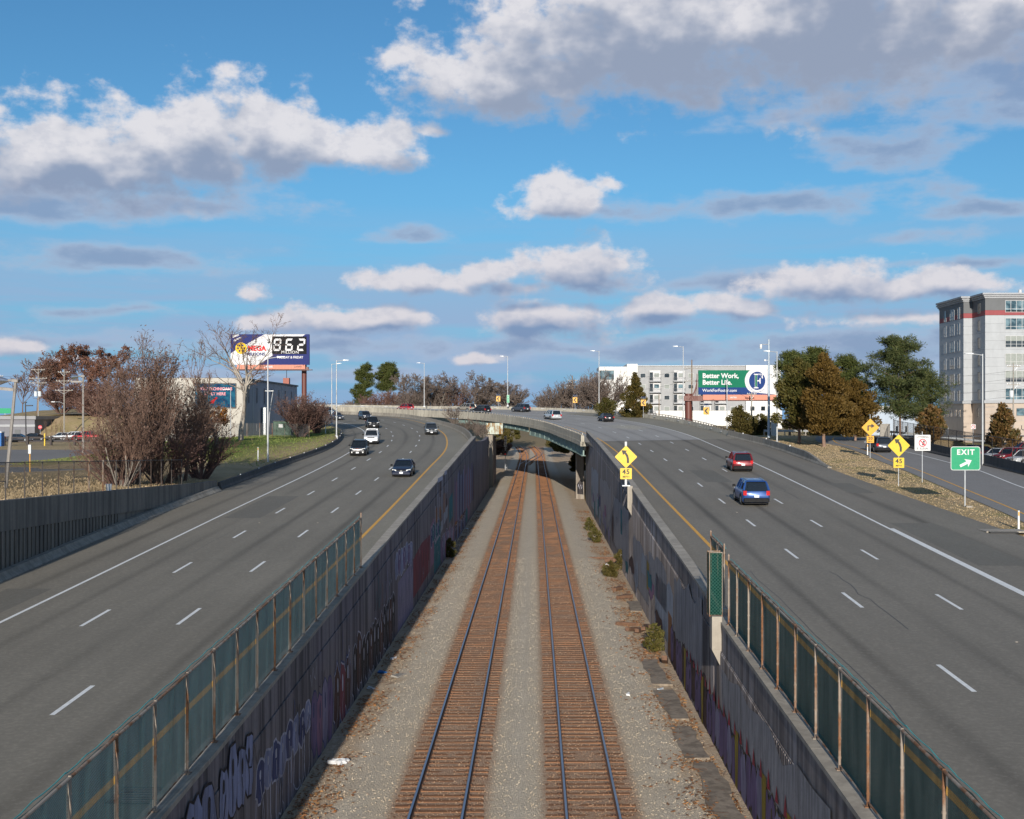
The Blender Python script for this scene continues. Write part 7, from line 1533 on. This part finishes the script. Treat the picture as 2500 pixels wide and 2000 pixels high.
# --- ramp, its lines, barrier and fence
RC = [Vector((34.0, 40, 0)), Vector((34.9, 60, 0)), Vector((35.4, 77, 0)), Vector((37.0, 93, 0)), Vector((38.6, 111, 0)), Vector((39.6, 125, 0)), Vector((40.2, 138, 0)), Vector((40.0, 150, 0)), Vector((41.5, 161, 0)), Vector((47, 168.5, 0)), Vector((56, 171.5, 0)), Vector((72, 172.5, 0))]
def ramp_curve(pts):
    P = catmull(pts, 120)
    for p in P: p.z = nr(min(p.x, 44.3), min(p.y, 171)) + .03
    return P
rl = ramp_curve([Vector((ramp_left(y), y, 0)) for y in (56, 66, 77, 93, 111, 125, 133, 146, 157)] + [Vector((40.5, 171, 0)), Vector((47, 175.3, 0)), Vector((58, 176.5, 0)), Vector((72, 176.8, 0))])
rr_ = ramp_curve([Vector((x, y, 0)) for x, y in ((41.0, 56), (41.6, 77), (42.4, 95), (43.3, 111), (43.9, 125), (44.4, 137), (44.9, 147), (46.0, 156), (49, 163), (54, 166.5), (62, 168), (74, 168.5))])
ro = MB(); ro.strip(rl, rr_); ro = ro.build('exit_ramp', M['ramp_paving']); tag(ro, 'pale concrete exit ramp curving away right of the grass gore', None, None, 'structure')
w_ = ramp_curve([Vector((x, y, 0)) for x, y in ((36.8, 80), (38.4, 95), (40.9, 111), (41.5, 120.5), (42.2, 136), (41.8, 148), (43, 157), (47.5, 164.5), (55, 168.5), (70, 169.8))]); y_ = ramp_curve([Vector((x, y, 0)) for x, y in ((29.2, 66), (31.3, 77), (33.3, 93), (35.4, 111), (36.6, 125), (37.7, 133), (38.6, 146), (38.9, 156), (42.5, 169), (50, 173.5), (70, 175))])
painted('edge_line', w_, .16, 'paint_white', ro, 0, .008); painted('edge_line', y_, .16, 'paint_yellow', ro, 0, .008)
car('suv', 'dark grey sport utility car driving away on the exit ramp', 'p_slate', (39.2, 137.5, zr(137.5) + .045), R(90), pitch=.039, group='cars on the highway', brake=False)
bw = resample([p + Vector((.35, 0, 0)) for p in rr_ if 60 < p.y < 158], 40)
rb = barrier('ramp_barrier', 'dark concrete barrier along the right side of the exit ramp', bw, lambda p: 1.0, 'barrier_dark', 'concrete barriers', -1, 3)
fn = thing('chain_link_fence', 'rusty brown chain link fence on the ramp barrier before the car park', 'fence', bw[0]); Q = resample(bw, 36)
for i, p in enumerate(Q):
    MB().tube(p + Vector((.05, 0, .9)), p + Vector((.05, 0, 2.95)), .035, .035, 6).build('post', M['fence_dark'], fn, True)
    if i:
        a, b = Q[i - 1], p; MB().tube(a + Vector((.05, 0, 2.9)), b + Vector((.05, 0, 2.9)), .028, .028, 6).build('top_rail', M['fence_dark'], fn, True); MB().strip([a + Vector((.06, 0, .98)), b + Vector((.06, 0, .98))], [a + Vector((.06, 0, 2.88)), b + Vector((.06, 0, 2.88))]).build('mesh_panel', M['chain_dark'], fn, True)
we = thing('fence_end_panel', 'weathered wooden end panel where the ramp fence stops', 'panel', (46.0, 158, 8)); MB().bb(45.3, 46.6, 158.2, 158.4, zr(158) - .3, zr(158) + 2.3).build('board', M['wood_pole_grey'], we, True)
# guard rail behind the ramp
gl_ = resample([Vector((33.5, 176, 0)), Vector((40, 178, 0)), Vector((48, 180, 0)), Vector((58, 180.5, 0)), Vector((72, 180.6, 0))], 24)
for p in gl_: p.z = gz(p.x, p.y)
gd = thing('guard_rail', 'galvanised steel guard rail behind the bend of the ramp', 'guard rail', gl_[0])
for a, b in zip(gl_, gl_[1:]): MB().loft([[q + Vector((0, dy, dz)) for dy, dz in ((0, .52), (-.07, .60), (0, .68), (-.07, .76), (0, .84), (.01, .84), (.01, .52))] for q in (a, b)]).build('beam', M['galvanised'], gd, True)
for p in gl_[::2]: MB().bb(p.x - .07, p.x + .07, p.y + .02, p.y + .16, p.z - .2, p.z + .86).build('post', M['wood_pole_grey'], gd, True)
# --- car park at the right
lot = MB(); lot.bb(46.0, 112, 92, 219, 6.0, 6.24); lot = lot.build('car_park', M['lot_paving']); tag(lot, 'asphalt car park behind the ramp fence', None, None, 'structure')
for kind, lab, col, px, Y, a in (('hatch', 'white parked car with pale roof, leftmost behind the ramp fence', 'p_white', 2288, 190, 200), ('sedan', 'dark grey parked car with large windscreen left of the white minivan', 'p_slate', 2300, 172, 250), ('minivan', 'white parked minivan behind the ramp fence', 'p_white', 2337, 176, 0), ('sedan', 'dark blue parked sedan right of the white minivan', 'p_navy', 2374, 162, 215), ('sedan', 'dark red parked sedan behind the exit sign', 'p_red', 2388, 154, 205), ('suv', 'black parked sport utility car under the right magnolia', 'p_black', 2418, 170, 235), ('hatch', 'white parked hatchback left of the red parked cars', 'p_white', 2436, 141, 212), ('suv', 'large red parked sport utility car at the right picture edge', 'p_red', 2468, 134, 208), ('suv', 'bright red parked car half cut off in the back row', 'p_scarlet', 2496, 163, 190), ('suv', 'white parked car cut by the right picture edge', 'p_white', 2506, 125, 205)):
    car(kind, lab, col, ((px - VX) / FP * Y, Y, 6.25), R(a), group='parked cars on the right')
# --- car park and road at the left
lo = [(-140, 98), (-44, 98), (-38, 108), (-40, 120), (-52, 172), (-140, 172)]; mb = MB(); mb.plate([(x, y, 6.66) for x, y in lo], (0, 0, .10)); lo_ = mb.build('car_park', M['lot_paving']); tag(lo_, 'empty asphalt car park behind the left retaining wall', None, None, 'structure')
for k in range(6): MB().bb(-95 + k * 7.5, -94.85 + k * 7.5, 112, 122, 6.762, 6.768).build('bay_line', M['paint_white'], lo_)
mb = MB(); mb.bb(-180, -60, 232, 246, 6.4, 6.86); rd = mb.build('side_road', M['lot_paving']); tag(rd, 'side road with passing cars behind the left car park', None, None, 'structure')
for kind, lab, col, px, Y, a in (('suv', 'white sport utility car on the side road behind the rail fence', 'p_white', 177, 240, 180), ('hatch', 'pale silver car partly behind the white sport utility car', 'p_silver', 148, 244, 180), ('pickup', 'red pickup truck on the side road behind the lot lamp', 'p_scarlet', 212, 237, 180), ('sedan', 'black car beside the low flat building', 'p_black', 88, 239, 0), ('sedan', 'dark blue car behind the rails at the far left', 'p_slate', 48, 228, 0)):
    car(kind, lab, col, ((px - VX) / FP * Y, Y, 6.87), R(a), group='cars on the side road')
rf_ = thing('rail_fence', 'dark wooden rail fence behind the left car park', 'fence', (-88, 201, 6.8))
xsf = [(px - VX) / FP * 201 for px in (-45, 10, 67.5, 124.7, 182, 240)]
for x in xsf: z = gz(x, 201); MB().cbox(x - .17, x + .17, 200.85, 201.2, z - .2, z + 1.55, .03).build('post', M['wood_dark'], rf_, True)
for a, b in zip(xsf, xsf[1:]):
    for dz in (.55, 1.15): MB().bb(a, b, 201.21, 201.30, gz(a, 201) + dz, gz(a, 201) + dz + .24).build('rail', M['wood_dark'], rf_, True)
pt = thing('portable_toilet', 'blue portable toilet at the left picture edge', 'portable toilet', foot(-2, 196, gz(-86, 196))); MB().cbox(-.6, .6, -.6, .6, 0, 2.2, .04).build('cabin', M['blue_plastic'], pt); MB().cbox(-.66, .66, -.66, .66, 2.2, 2.42, .09).build('roof', M['sign_white'], pt); MB().bb(-.38, .38, -.625, -.605, .1, 2.0).build('door', simple('door_blue', (.03, .18, .42), .4), pt)
bo_ = thing('bollard', 'yellow bollard in front of the rail fence', 'bollard', foot(109, 198, gz((109 - VX) / FP * 198, 198))); MB().tube((0, 0, 0), (0, 0, 2.0), .11, .11, 10).tube((0, 0, 2.0), (0, 0, 2.06), .11, .03, 10).build('post', M['sign_yellow'], bo_); MB().tube((0, 0, 1.2), (0, 0, 1.35), .113, .113, 10).build('band', M['wood_dark'], bo_)
ub = thing('meter_box', 'grey meter box on a thin yellow pole behind the lot fence', 'meter box', foot(73, 101, gz((73 - VX) / FP * 101, 101))); MB().tube((0, 0, -.1), (0, 0, 2.2), .04, .04, 6).build('pole', M['paint_yellow'], ub); MB().cbox(-.12, .12, -.08, .08, 1.55, 2.3, .01).build('box', M['galvanised'], ub)
def lot_light(label, base, h, lean=0., heads=2, m='lot_pole', face=-1):
    t = thing('lot_light', label, 'flood light', base, 0, 'flood light poles of the car park'); t.rotation_euler = (0, lean, 0); MB().tube((0, 0, -.1), (0, 0, h), .13, .10, 8).build('pole', M[m], t, smooth=True); MB().cbox(min(0, face * 1.3), max(0, face * 1.3), -.16, .16, h - .62, h - .42, .03).build('lamp_head', M[m], t)
    MB().cbox(-.22, .22, -.18, .18, h - .02, h + .18, .03).build('head_box', M[m], t)
    if heads > 1: MB().tube((face * .15, 0, h + .08), (face * .55, 0, h + .05), .07, .09, 8).build('flood_neck', M[m], t); MB().tube((face * .5, 0, h + .04), (face * 1.12, -.1, h - .02), .10, .34, 14).build('flood_reflector', M['chrome'], t, smooth=True)
    return t
lot_light('tilted car park light pole with chrome flood lamp at the far left', foot(14.6, 79.5, gz(-34.7, 79.5)), 7.0, .09); lot_light('upright car park light pole with chrome flood lamp before the oaks', foot(203, 131, gz((203 - VX) / FP * 131, 131)), 8.6); lot_light('dark car park light pole before the low flat building', foot(64, 215, 6.8), 7.2, -.02, 1, 'dark_metal', 1)
sg = thing('road_guide_sign', 'distant green guide sign above the low flat building', 'road sign', foot(12, 330, 8.6)); MB().bb(-2.6, 1.6, -.05, .05, 4.0, 5.4).build('sign_panel', M['sign_green'], sg); MB().tube((0, .1, -.2), (0, .1, 4.2), .1).build('post', M['galvanised'], sg)
# --- left lot wall with its fence
tf = lambda y: max(6.05, min(8.4, 7.3 + (6.15 - 7.3) * (y - 55) / 38)) + .08
lw = thing('lot_wall', 'dark ribbed concrete retaining wall below the left car park', 'retaining wall', (-25.6, 30, 3))
def lwx(y): return interp([(30, -24.85), (56, -25.0), (68, -25.55), (86, -25.95), (100, -25.85)], y)
yy_ = [24 + 5 * k for k in range(15)] + [98.6]
for a, b in zip(yy_, yy_[1:]):
    za, zb = tf(a), tf(b); ca, cb_ = zl(a) - .5, zl(b) - .5; fa, fb = min(1.45, za - zl(a) - .2), min(1.45, zb - zl(b) - .2)
    slab(MB(), lwx(a), lwx(a) - .45, a, b - .03, za - fa, zb - fb, za, zb, 0, lwx(b), lwx(b) - .45).build('cap_panel', M['lot_wall'], lw, True)
    slab(MB(), lwx(a) - .10, lwx(a) - .44, a, b - .03, ca, cb_, za - fa - .01, zb - fb - .01, 0, lwx(b) - .10, lwx(b) - .44).build('wall_panel', M['lot_wall'], lw, True)
    for k in range(9):
        y = a + (b - a) * (k + .5) / 9; zt = tf(y) - 1.46
        if zt - zl(y) > .9 and y < 82: MB().bb(lwx(y) - .11, lwx(y) - .02, y - .15, y + .15, zl(y) + .35, zt).build('rib', M['lot_wall'], lw, True)
L_ = [Vector((lwx(y) + .25, y, zl(y))) for y in range(24, 100, 2)]
barrier('wall_foot', 'sloping concrete kerb along the foot of the lot wall', L_, lambda p: .40, 'barrier', 'concrete barriers', 1, 4, 1.5)
lf = thing('chain_link_fence', 'rusty chain link fence on top of the left lot wall', 'fence', (-26, 40, 7)); fy = [36 + 2.45 * k for k in range(23)]
for i, y in enumerate(fy):
    x = lwx(y) - .3; z = tf(y); MB().tube((x, y, z - .05), (x, y, z + 1.85), .035 if i not in (14, 15) else .055, None, 6).build('post', M['fence_steel'] if i in (14, 15) else M['fence_dark'], lf, True)
    if i:
        y0 = fy[i - 1]; x0_ = lwx(y0) - .3; z0_ = tf(y0); MB().tube((x0_, y0, z0_ + 1.8), (x, y, z + 1.8), .025, None, 6).build('top_rail', M['fence_dark'], lf, True); MB().strip([(x0_, y0, z0_ + .05), (x, y, z + .05)], [(x0_, y0, z0_ + 1.78), (x, y, z + 1.78)]).build('mesh_panel', M['chain_dark'], lf, True)
        if i in (9, 14): MB().tube((x0_, y0, z0_ + .9), (x, y, z + .9), .02, None, 6).build('mid_rail', M['fence_dark'], lf, True)
bkt = thing('white_bucket', 'small white bucket on top of the left lot wall', 'bucket', (lwx(73.5) - .2, 73.5, tf(73.5))); MB().tube((0, 0, 0), (0, 0, .36), .15, .18, 12).build('bucket', M['litter_white'], bkt); MB().tube((0, 0, .36), (0, 0, .40), .19, .19, 12).build('lid', M['litter_white'], bkt)
rp = thing('plastic_barrier_piece', 'red plastic piece lying on the bank behind the low barrier', 'debris', foot(618, 121, 6.35), .3); MB().cbox(-.55, .55, -.25, .25, 0, .38, .08).build('block', M['red_plastic'], rp); MB().cbox(-.3, .4, -.2, .2, .38, .52, .05).build('lug', M['red_plastic'], rp)
# small lamp and fence by the grey building
yl_ = thing('yard_light', 'white crooked yard light beside the grey building', 'lamp', foot(655, 160, gz(-35, 160))); MB().ptube([(0, 0, -.1), (.15, 0, 3), (.6, 0, 6.0)], .06).build('pole', M['lamp_metal'], yl_); MB().box((.15, 0, 6.15), (1.1, .2, .12)).build('lamp_head', M['sign_white'], yl_)
y2_ = thing('yard_light', 'white thin yard light in front of the message screen', 'lamp', foot(563, 158, gz(-39.5, 158))); MB().tube((0, 0, -.1), (0, 0, 6.3), .07, .05).build('pole', M['lamp_metal'], y2_); MB().box((-.5, 0, 6.35), (1.0, .2, .1)).build('lamp_head', M['sign_white'], y2_)
yf = thing('yard_fence', 'low wire fence in front of the grey building', 'fence', (-40, 158, 8.6))
for k in range(11):
    x = -46 + k * 1.5; y = 157.5 + k * .9; z = gz(x, y); MB().tube((x, y, z - .1), (x, y, z + 1.9), .035, None, 6).build('post', M['fence_steel'], yf, True)
    if k: x0_, y0_ = x - 1.5, y - .9; z0_ = gz(x0_, y0_); MB().strip([(x0_, y0_, z0_ + .1), (x, y, z + .1)], [(x0_, y0_, z0_ + 1.85), (x, y, z + 1.85)]).build('mesh_panel', M['chain_grey'], yf, True)
# ------------------------------------------------------------------ rail signals and things lying about
def signal(label, base, h, face):
    t = thing('rail_signal', label, 'rail signal', base, 0, 'rail signals'); MB().tube((0, 0, -.5), (0, 0, h), .09, .07, 8).build('mast', M['galvanised'], t); 
    for z in face: MB().cbox(-.28, .28, -.16, .12, z, z + 1.1, .04).build('signal_head', M['dark_metal'] if z < h * .6 else M['sign_white'], t); MB().tube((0, -.17, z + .55), (0, -.30, z + .55), .11, .12, 10).build('hood', M['dark_metal'], t)
    for k in range(int(h * 1.6)): MB().bb(.10, .36, -.02, .02, .3 + k * .6, .34 + k * .6).build('ladder_rung', M['sign_white'], t)
    MB().bb(.34, .37, -.02, .02, 0, h).build('ladder_rail', M['sign_white'], t); return t
signal('left rail signal mast beyond the bridge with a red light', (-6.4, 268, 0), 7.2, (3.0, 4.9, 6.2)); signal('right rail signal mast beyond the bridge with pale heads', (8.9, 262, 0), 5.4, (2.2, 3.9)); 
sl = bpy.data.objects['rail_signal']; MB().tube((0, -.175, 3.3), (0, -.185, 3.3), .08, .08, 10).build('red_lamp', M['led_red'], sl)
rg = random.Random(31)
def plank(label, px, py, L, w, h, a, z=-.46, tilt=0.): p = up(px, py, z, 0); t = thing('old_tie', label, 'timber', (p.x, p.y, z), R(a), 'old timbers beside the right wall'); t.rotation_euler = (R(rg.uniform(-4, 4)), tilt, R(a)); MB().cbox(-L / 2, L / 2, -w / 2, w / 2, 0, h, .02).build('timber', M['wood_old_tie'], t)
plank('long rusty plank lying across the right ballast edge', 1470, 1364, 2.9, .28, .14, 4); plank('short timber stub by the right wall', 1490, 1372, .9, .3, .25, -10)
for k, (px, py, a) in enumerate(((1545, 1540, 60), (1560, 1543, 75), (1572, 1538, 82), (1583, 1533, 95), (1530, 1528, 35))): plank(['first leaning timber of the pile before the green weed bush', 'second leaning timber of the pile before the green weed bush', 'third leaning timber of the pile', 'rightmost timber of the pile by the green weed bush', 'leftmost timber of the pile, lying flat'][k], px, py, 1.5, .24, .2, a, -.46, R(8))
plank('dark timber against the wall right of the green weed bush', 1623, 1616, 1.0, .26, .22, 80, -.35, R(20)); plank('rusty timbers above the pile', 1508, 1440, 1.2, .3, .2, 60); plank('broken timber left of the weed bush by the upper rubble', 1525, 1460, 1.3, .28, .2, 40)
weathered('old_slab', (.33, .27, .205), (.07, .05, .035), .5)
slb = [(1600, 1640, 5.4, .75), (1640, 1720, 4.9, .8), (1680, 1810, 4.3, .85), (1740, 1900, 3.6, .8), (1555, 1480, 4.0, .7), (1775, 1985, 3.2, .85)]
for k, (px, py, L, w) in enumerate(slb):
    p = up(px, py, -.45, 0); t = thing('gutter_slab', ['concrete gutter slab next to the leaning dark timber', 'concrete gutter slab, second below the weed bush', 'concrete gutter slab, third below the weed bush', 'long concrete gutter slab near the bottom edge', 'cracked concrete slab above the timber pile', 'concrete gutter slab cut by the bottom edge'][k], 'slab', (min(p.x, wrx(p.y) - w / 2 - .05), p.y, -.52), R(rg.uniform(-3, 3)), 'gutter slabs'); MB().plate([(rg.uniform(-.12, .06) - w / 2 * (1 if i < 6 else -1), (-L / 2 + L * (i if i < 6 else 11 - i) / 5) + rg.uniform(-.1, .1), .01) for i in range(12)], (0, 0, .07 + .04 * rg.random())).build('slab', M['old_slab'], t)
pb = up(828, 1862, -.42, 0); t = thing('plastic_bag', 'crumpled white plastic bag on the ballast by the left wall', 'plastic bag', pb)
V = []; bm = bmesh.new(); bmesh.ops.create_icosphere(bm, subdivisions=3, radius=.38)
for v in bm.verts: f = 1 + .35 * math.sin(v.co.x * 13 + v.co.y * 7) * math.sin(v.co.y * 11 + 2) + rg.uniform(-.15, .15); v.co = Vector((v.co.x * .85 * f, v.co.y * .6 * f, max(-.02, v.co.z * .35 * f)))
me = bpy.data.meshes.new('bag'); bm.to_mesh(me); bm.free(); me.materials.append(M['litter_white']); place(bpy.data.objects.new('bag', me), t)
names = ['white scrap of litter low on the left verge', 'pale board scrap on the left verge', 'white paper scrap by the left wall farther on', 'dark blue scrap by the left wall', 'white scrap on the right verge below the plank', 'bluish bottle scrap on the right verge', 'white scrap between the ballast and the right gutter', 'white scrap far along the left verge']
for k, (px, py, w, m) in enumerate(((905, 1679, .35, 'litter_white'), (973, 1654, .8, 'wood_pole_grey'), (960, 1607, .4, 'litter_white'), (933, 1640, .45, 'blue_plastic'), (1485, 1378, .5, 'litter_white'), (1612, 1685, .35, 'transformer'), (1533, 1711, .3, 'litter_white'), (1140, 1290, .5, 'litter_white'))):
    p = up(px, py, -.45, 0); t = thing('litter_scrap', names[k], 'litter', (p.x, p.y, bed(p.x, p.y) + .02), rg.uniform(0, 3), 'litter beside the tracks'); MB().loft([[(-w / 2, -w * .3, 0), (w / 2, -w * .22, .02), (w * .45, w * .3, .0), (-w * .4, w * .26, .01)], [(-w * .42, -w * .25, .05), (w * .45, -w * .2, .11), (w * .4, w * .26, .05), (-w * .38, w * .2, .09)]]).build('scrap', M[m], t)
dg = thing('drain_grate', 'iron drain grate in the road behind the left screened fence', 'drain grate', (-9.0, 27.6, zl(27.6))); MB().bb(-.62, .62, -.55, .55, .004, .012).build('pit', M['black_paint'], dg)
for k in range(9): MB().bb(-.6, .6, -.5 + k * .125, -.44 + k * .125, .012, .028).build('bar', M['fence_dark'], dg)
gi = thing('gutter_inlet', 'dark drain inlet at the road edge on the gore tip', 'drain inlet', (up(2455, 1302, 2.05))); MB().bb(-.9, .7, -.12, .2, .0, .09).build('slot', M['black_paint'], gi); MB().cbox(-1.0, 1.4, .2, 1.6, .0, .10, .03).build('cover', M['coping'], gi)
# --- wear on the carriageways: sealed cracks, patches, a strip of grit by the kerbs
rg = random.Random(77); simple('crack_seal', (.08, .076, .07), .7); asphalt('road_patch', (.165, .154, .13))
def crack(parent, L, s0, ln, off, wob, w):
    Q = sub(L, s0, s0 + ln, 12); Q = offs(Q, off); P = []
    for i, q in enumerate(Q): P.append(q + Vector((rg.gauss(0, wob), 0, 0)))
    painted('crack_seal', P, w, 'crack_seal', parent, 0, .005)
for k in range(3):
    crack(road_l, LL[rg.choice((1, 2, 3, 4))], rg.uniform(15, 150), rg.uniform(6, 26), rg.uniform(-3.2, -.3), .08, rg.uniform(.02, .03)); crack(road_r, RL[rg.choice((1, 2, 3))], rg.uniform(15, 140), rg.uniform(6, 26), rg.uniform(.4, 3.4), .08, rg.uniform(.025, .05))
def cross_crack(parent, lines, s0, w):
    P = [sub(L, s0 + rg.uniform(-.25, .25), s0 + 1.)[0] for L in lines]; Q = []
    for a, b in zip(P, P[1:]):
        for i in range(5): Q.append(a.lerp(b, i / 5) + Vector((0, rg.gauss(0, .10), 0)))
    A = [q + Vector((0, -w / 2, .0055)) for q in Q]; B = [q + Vector((0, w / 2, .0055)) for q in Q]; MB().strip(A, B).build('crack_seal', M['crack_seal'], parent)
for s0 in (57, 101): cross_crack(road_l, LL[0:6], s0, .025)
for s0 in (63, 112): cross_crack(road_r, RL[0:6], s0, .025)
for parent, L, s0, ln, off, w in ((road_l, LL[4], 40, 9, -1.8, 2.0), (road_l, LL[3], 75, 14, -1.7, 2.4), (road_r, RL[4], 52, 16, 2.0, 2.6), (road_r, RL[2], 95, 12, 1.9, 2.2), (road_r, RL[4], 86, 8, 3.4, 1.8)):
    Q = sub(L, s0, s0 + ln, 8); painted('road_patch', Q, w, 'road_patch', parent, off, .003)
